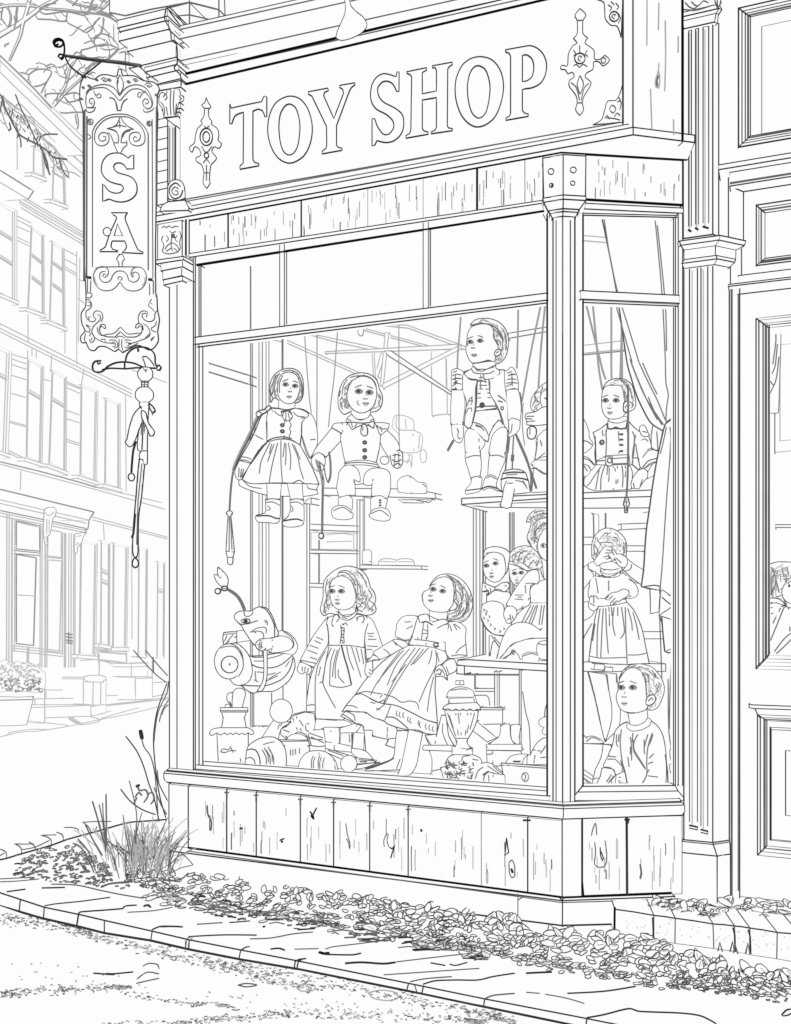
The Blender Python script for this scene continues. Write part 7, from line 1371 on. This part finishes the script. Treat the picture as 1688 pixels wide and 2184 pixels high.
for lb, st, ls, l in (('small upright building block right behind the sock', '425 1440! 545 1400! 600 1420! 560 1475! 430 1490!', ('s:565 1410 565 1470',), -.4), ('square building block standing under the embroidered hem', '430 1482! 530 1478! 525 1590! 425 1570!', ('s:500 1490 505 1560', 's:520 1485 525 1590'), -.38), ('tall thin building block next to the notched piece', '538 1478! 628 1482! 622 1622! 530 1605!', (), -.37),
                      ('notched puzzle shaped wooden piece at the leaning girl\'s heels', '628 1452! 712 1458! 715 1480 692 1500! 825 1532! 830 1545 805 1580! 885 1608! 895 1520! 905 1520! 885 1650! 860 1700 760 1740! 690 1700 640 1630!', ('i:820 1560 835 1525',), -.36), ('curved wooden piece lying below the tall thin block', '520 1610! 600 1620 660 1650 700 1700! 620 1700 560 1680 525 1650', (), -.34), ('low wedge block under the square block', '300 1555! 520 1585! 520 1640! 380 1625! 300 1620!', ('s:375 1585 375 1620',), -.39)):
    t = Toy('building_block', lb, 'block', l, ZC, (600, 1600), group=BK); t.p('block_body', 0, st, *ls, t=.02)
t = Toy('lantern', 'ornate domed glass lantern with a scalloped rim standing on the display floor', 'lantern', -.24, ZC, (1460, 1665), group=None)
t.p('knob', .2, '1402 1040! 1465 1040! 1470 1070! 1400 1070!', 's:1435 1045 1435 1065', w=1.2, t=.02); t.p('dome', .4, '1325 1178! 1340 1130 1400 1098 1460 1093 1520 1110 1552 1140 1555 1175!', 's:1360 1120 1440 1108 1500 1112', t=.04, w=1.2)
t.p('band', .6, '1320 1175! 1560 1170! 1580 1228! 1335 1228! 1345 1195', 's:1345 1185 1550 1180', 's:1340 1200 1350 1225', 's:1550 1190 1560 1215', t=.035, w=1.2); t.p('rim', 1.0, '1290 1280 1310 1252 1350 1235! 1570 1225! 1600 1250 1607 1288! 1580 1275 1550 1290 1520 1272 1490 1290 1460 1272 1430 1290 1400 1272 1370 1290 1340 1272', t=.04, w=1.5)
t.p('glass', .6, '1308 1290! 1590 1288! 1575 1380 1545 1455 1500 1530! 1398 1530! 1350 1440 1325 1370', 's:1330 1310 1400 1510', 's:1400 1310 1420 1500', 's:1440 1310 1445 1500', 's:1500 1310 1480 1500', 's:1530 1310 1495 1480', 's:1420 1310 1430 1400', 's:1345 1330 1380 1440', 's:1560 1310 1520 1450', t=.045, w=1.2)
t.p('stem', .9, '1398 1528! 1500 1528! 1495 1560 1510 1590 1545 1612! 1380 1612! 1400 1590 1410 1560', 'i:1400 1545 1500 1545', 's:1400 1555 1495 1555', t=.03, w=1.3); t.p('base', 1.1, '1370 1590! 1400 1600 1500 1620! 1542 1615! 1540 1662! 1370 1660!', 's:1372 1628 1540 1630', t=.03, w=1.2)
t = Toy('urn', 'wide rimmed footed urn behind the lantern', 'urn', -.38, ZC, (1240, 1860))
t.p('bowl', 0, '1175 1625! 1390 1625! 1400 1700 1340 1780 1290 1800! 1198 1800! 1200 1700', t=.04); t.p('rim', .8, '1128 1585! 1378 1585! 1378 1632! 1128 1622! 1120 1605', t=.02, w=1.2); t.p('foot', .6, '1185 1828! 1210 1800 1280 1790! 1300 1868! 1185 1860!', 's:1190 1830 1290 1830', t=.02, w=1.2)
t = Toy('paper_tripod', 'folded paper stand between the hem of the leaning girl and the lantern', 'paper', -.5, ZC, (1240, 1590)); t.p('paper', 0, '1140 1500! 1240 1490! 1280 1330! 1320 1330! 1340 1500 1390 1590! 1180 1590!', 's:1240 1490 1225 1570', 's:1290 1400 1290 1480 1330 1580', 's:1190 1580 1140 1500', t=.02)
t = Toy('bouquet', 'tangled posy of paper flowers below the lantern base', 'flowers', -.2, ZC, (1440, 1870))
Rr = random.Random(31)
t.p('flowers', 0, '1325 1710 1360 1672 1440 1660 1540 1665 1600 1690 1618 1730 1570 1785 1545 1880! 1300 1880! 1285 1810 1270 1775 1320 1760', *[('i:' if Rr.random() < .35 else 's:')+f'{x} {y} {x+Rr.uniform(-20,20):.0f} {y+15} {x+Rr.uniform(-10,30):.0f} {y+28} {x+Rr.uniform(0,35):.0f} {y+20}' for x, y in [(Rr.uniform(1310, 1540), Rr.uniform(1700, 1840)) for _ in range(44)]], 's:1450 1720 1460 1680 1520 1670', 's:1540 1700 1590 1710', t=.045, w=1.15)
t = Toy('boot', 'tall laced boot standing on a low box to the right of the lantern', 'boot', -.4, ZE, (600, 1880))
t.p('shaft', .6, '570 1690! 640 1686! 642 1770 660 1820 690 1840! 470 1840! 530 1805 565 1770', 's:572 1698 640 1695', t=.04); t.p('shaft', 0, '650 1695! 690 1688 722 1700! 708 1780 715 1835! 690 1835 660 1810 648 1760', t=.03); t.p('sole', .8, '462 1840! 730 1840! 732 1885! 465 1880!', 's:465 1858 730 1860', t=.02, w=1.2)
t = Toy('box', 'small pale upright carton under the tall boot', 'box', -.44, ZE, (490, 2000)); t.p('carton', 0, '465 1885! 725 1890! 728 1920! 560 2000! 470 2000!', 's:510 1890 512 1990', 's:470 1915 510 1910', t=.02)
t = Toy('toy_horn', 'curved toy horn lying between the posy and the tin box', 'horn', -.2, ZE, (460, 2140)); t.p('horn', 0, '352 2140! 350 2070 375 2010 430 1982 500 1985 580 2045! 575 2070 480 2045 445 2075 440 2140!', 's:380 2100 400 2040 440 2010', 's:470 2000 560 2060', 's:510 2000 575 2055', 'i:435 2070 480 2040', t=.04, w=1.15); t.p('mouthpiece', .3, '445 2140! 450 2080 480 2050 520 2060 600 2070! 605 2140!', 's:480 2070 482 2130', 's:515 2070 515 2135', t=.03)
t = Toy('tin_box', 'open tin box with a small handle in the corner of the display floor', 'box', -.2, ZE, (750, 2140)); t.p('tin', 0, '575 1980! 950 2008! 950 2160! 605 2140! 590 2060', 's:580 1995 930 2020', circ(755, 2085, 26, 34, 's'), 's:740 2060 760 2075 750 2110', t=.03, w=1.2)
t = Toy('shoe', 'soft toy shoe lying on the tin box', 'shoe', -.28, ZE, (700, 1980)); t.p('upper', 0, '610 1980! 640 1935 700 1915 775 1915! 740 1950 735 1985!', 'b:665 1968 720 1968', t=.03)
t = Toy('plush_toy', 'rounded soft toy half hidden by the corner post above the tin box', 'toy', -.34, ZE, (880, 1990)); t.p('body', 0, '795 1920! 830 1850 880 1800 950 1785! 950 1990! 770 1990! 775 1920', 's:810 1880 870 1890', 's:870 1910 910 1850', 's:830 1920 820 1980', 's:870 1940 910 1935', t=.04); t.p('head', -.5, '950 1630! 900 1635 860 1660 870 1700 900 1710 885 1730 890 1760 950 1770!', t=.03)
t = Toy('cardboard_box', 'square cardboard box half visible behind the boy doll in a jumper', 'box', -.5, ZG, (170, 2130), PS); t.p('box_side', 0, '40 1812! 290 1822! 290 2140! 40 2140!', t=.02, w=1, ink=SOFT); t.p('flap', .5, '40 1720! 90 1765! 140 1755 200 1780 230 1812! 40 1812!', 's:60 1740 100 1775', 's:90 1800 140 1765 200 1790', t=.02)
t = Toy('toy_bat', 'slanting wooden bat with a knob leaning beside the boy doll in a jumper', 'bat', -.36, ZG, (170, 2130), PS); t.p('bat', 0, '225 1820! 290 1830! 270 1920 230 2010 205 2100! 150 2100! 160 2030 210 1920', t=.02); t.p('knob', .5, ell(178, 2115, 38, 26), t=.02); t.p('stick', -.3, '40 2000! 140 2070! 140 2100! 40 2040!', 's:40 2060 120 2140', 's:60 2080 130 2130', t=.01)
t = Toy('robe', 'long pale robe of a hidden figure hanging behind the shelf in the end window', 'robe', -.55, ZG, (240, 1800), PS, None); t.p('cloth', 0, '100 1240! 330 1260! 360 1560 350 1700! 290 1750 240 1800! 200 1640 160 1460', 's:255 1265 270 1400 290 1520 280 1650 240 1800', 's:330 1270 330 1330', t=.03, w=1, ink=SOFT)
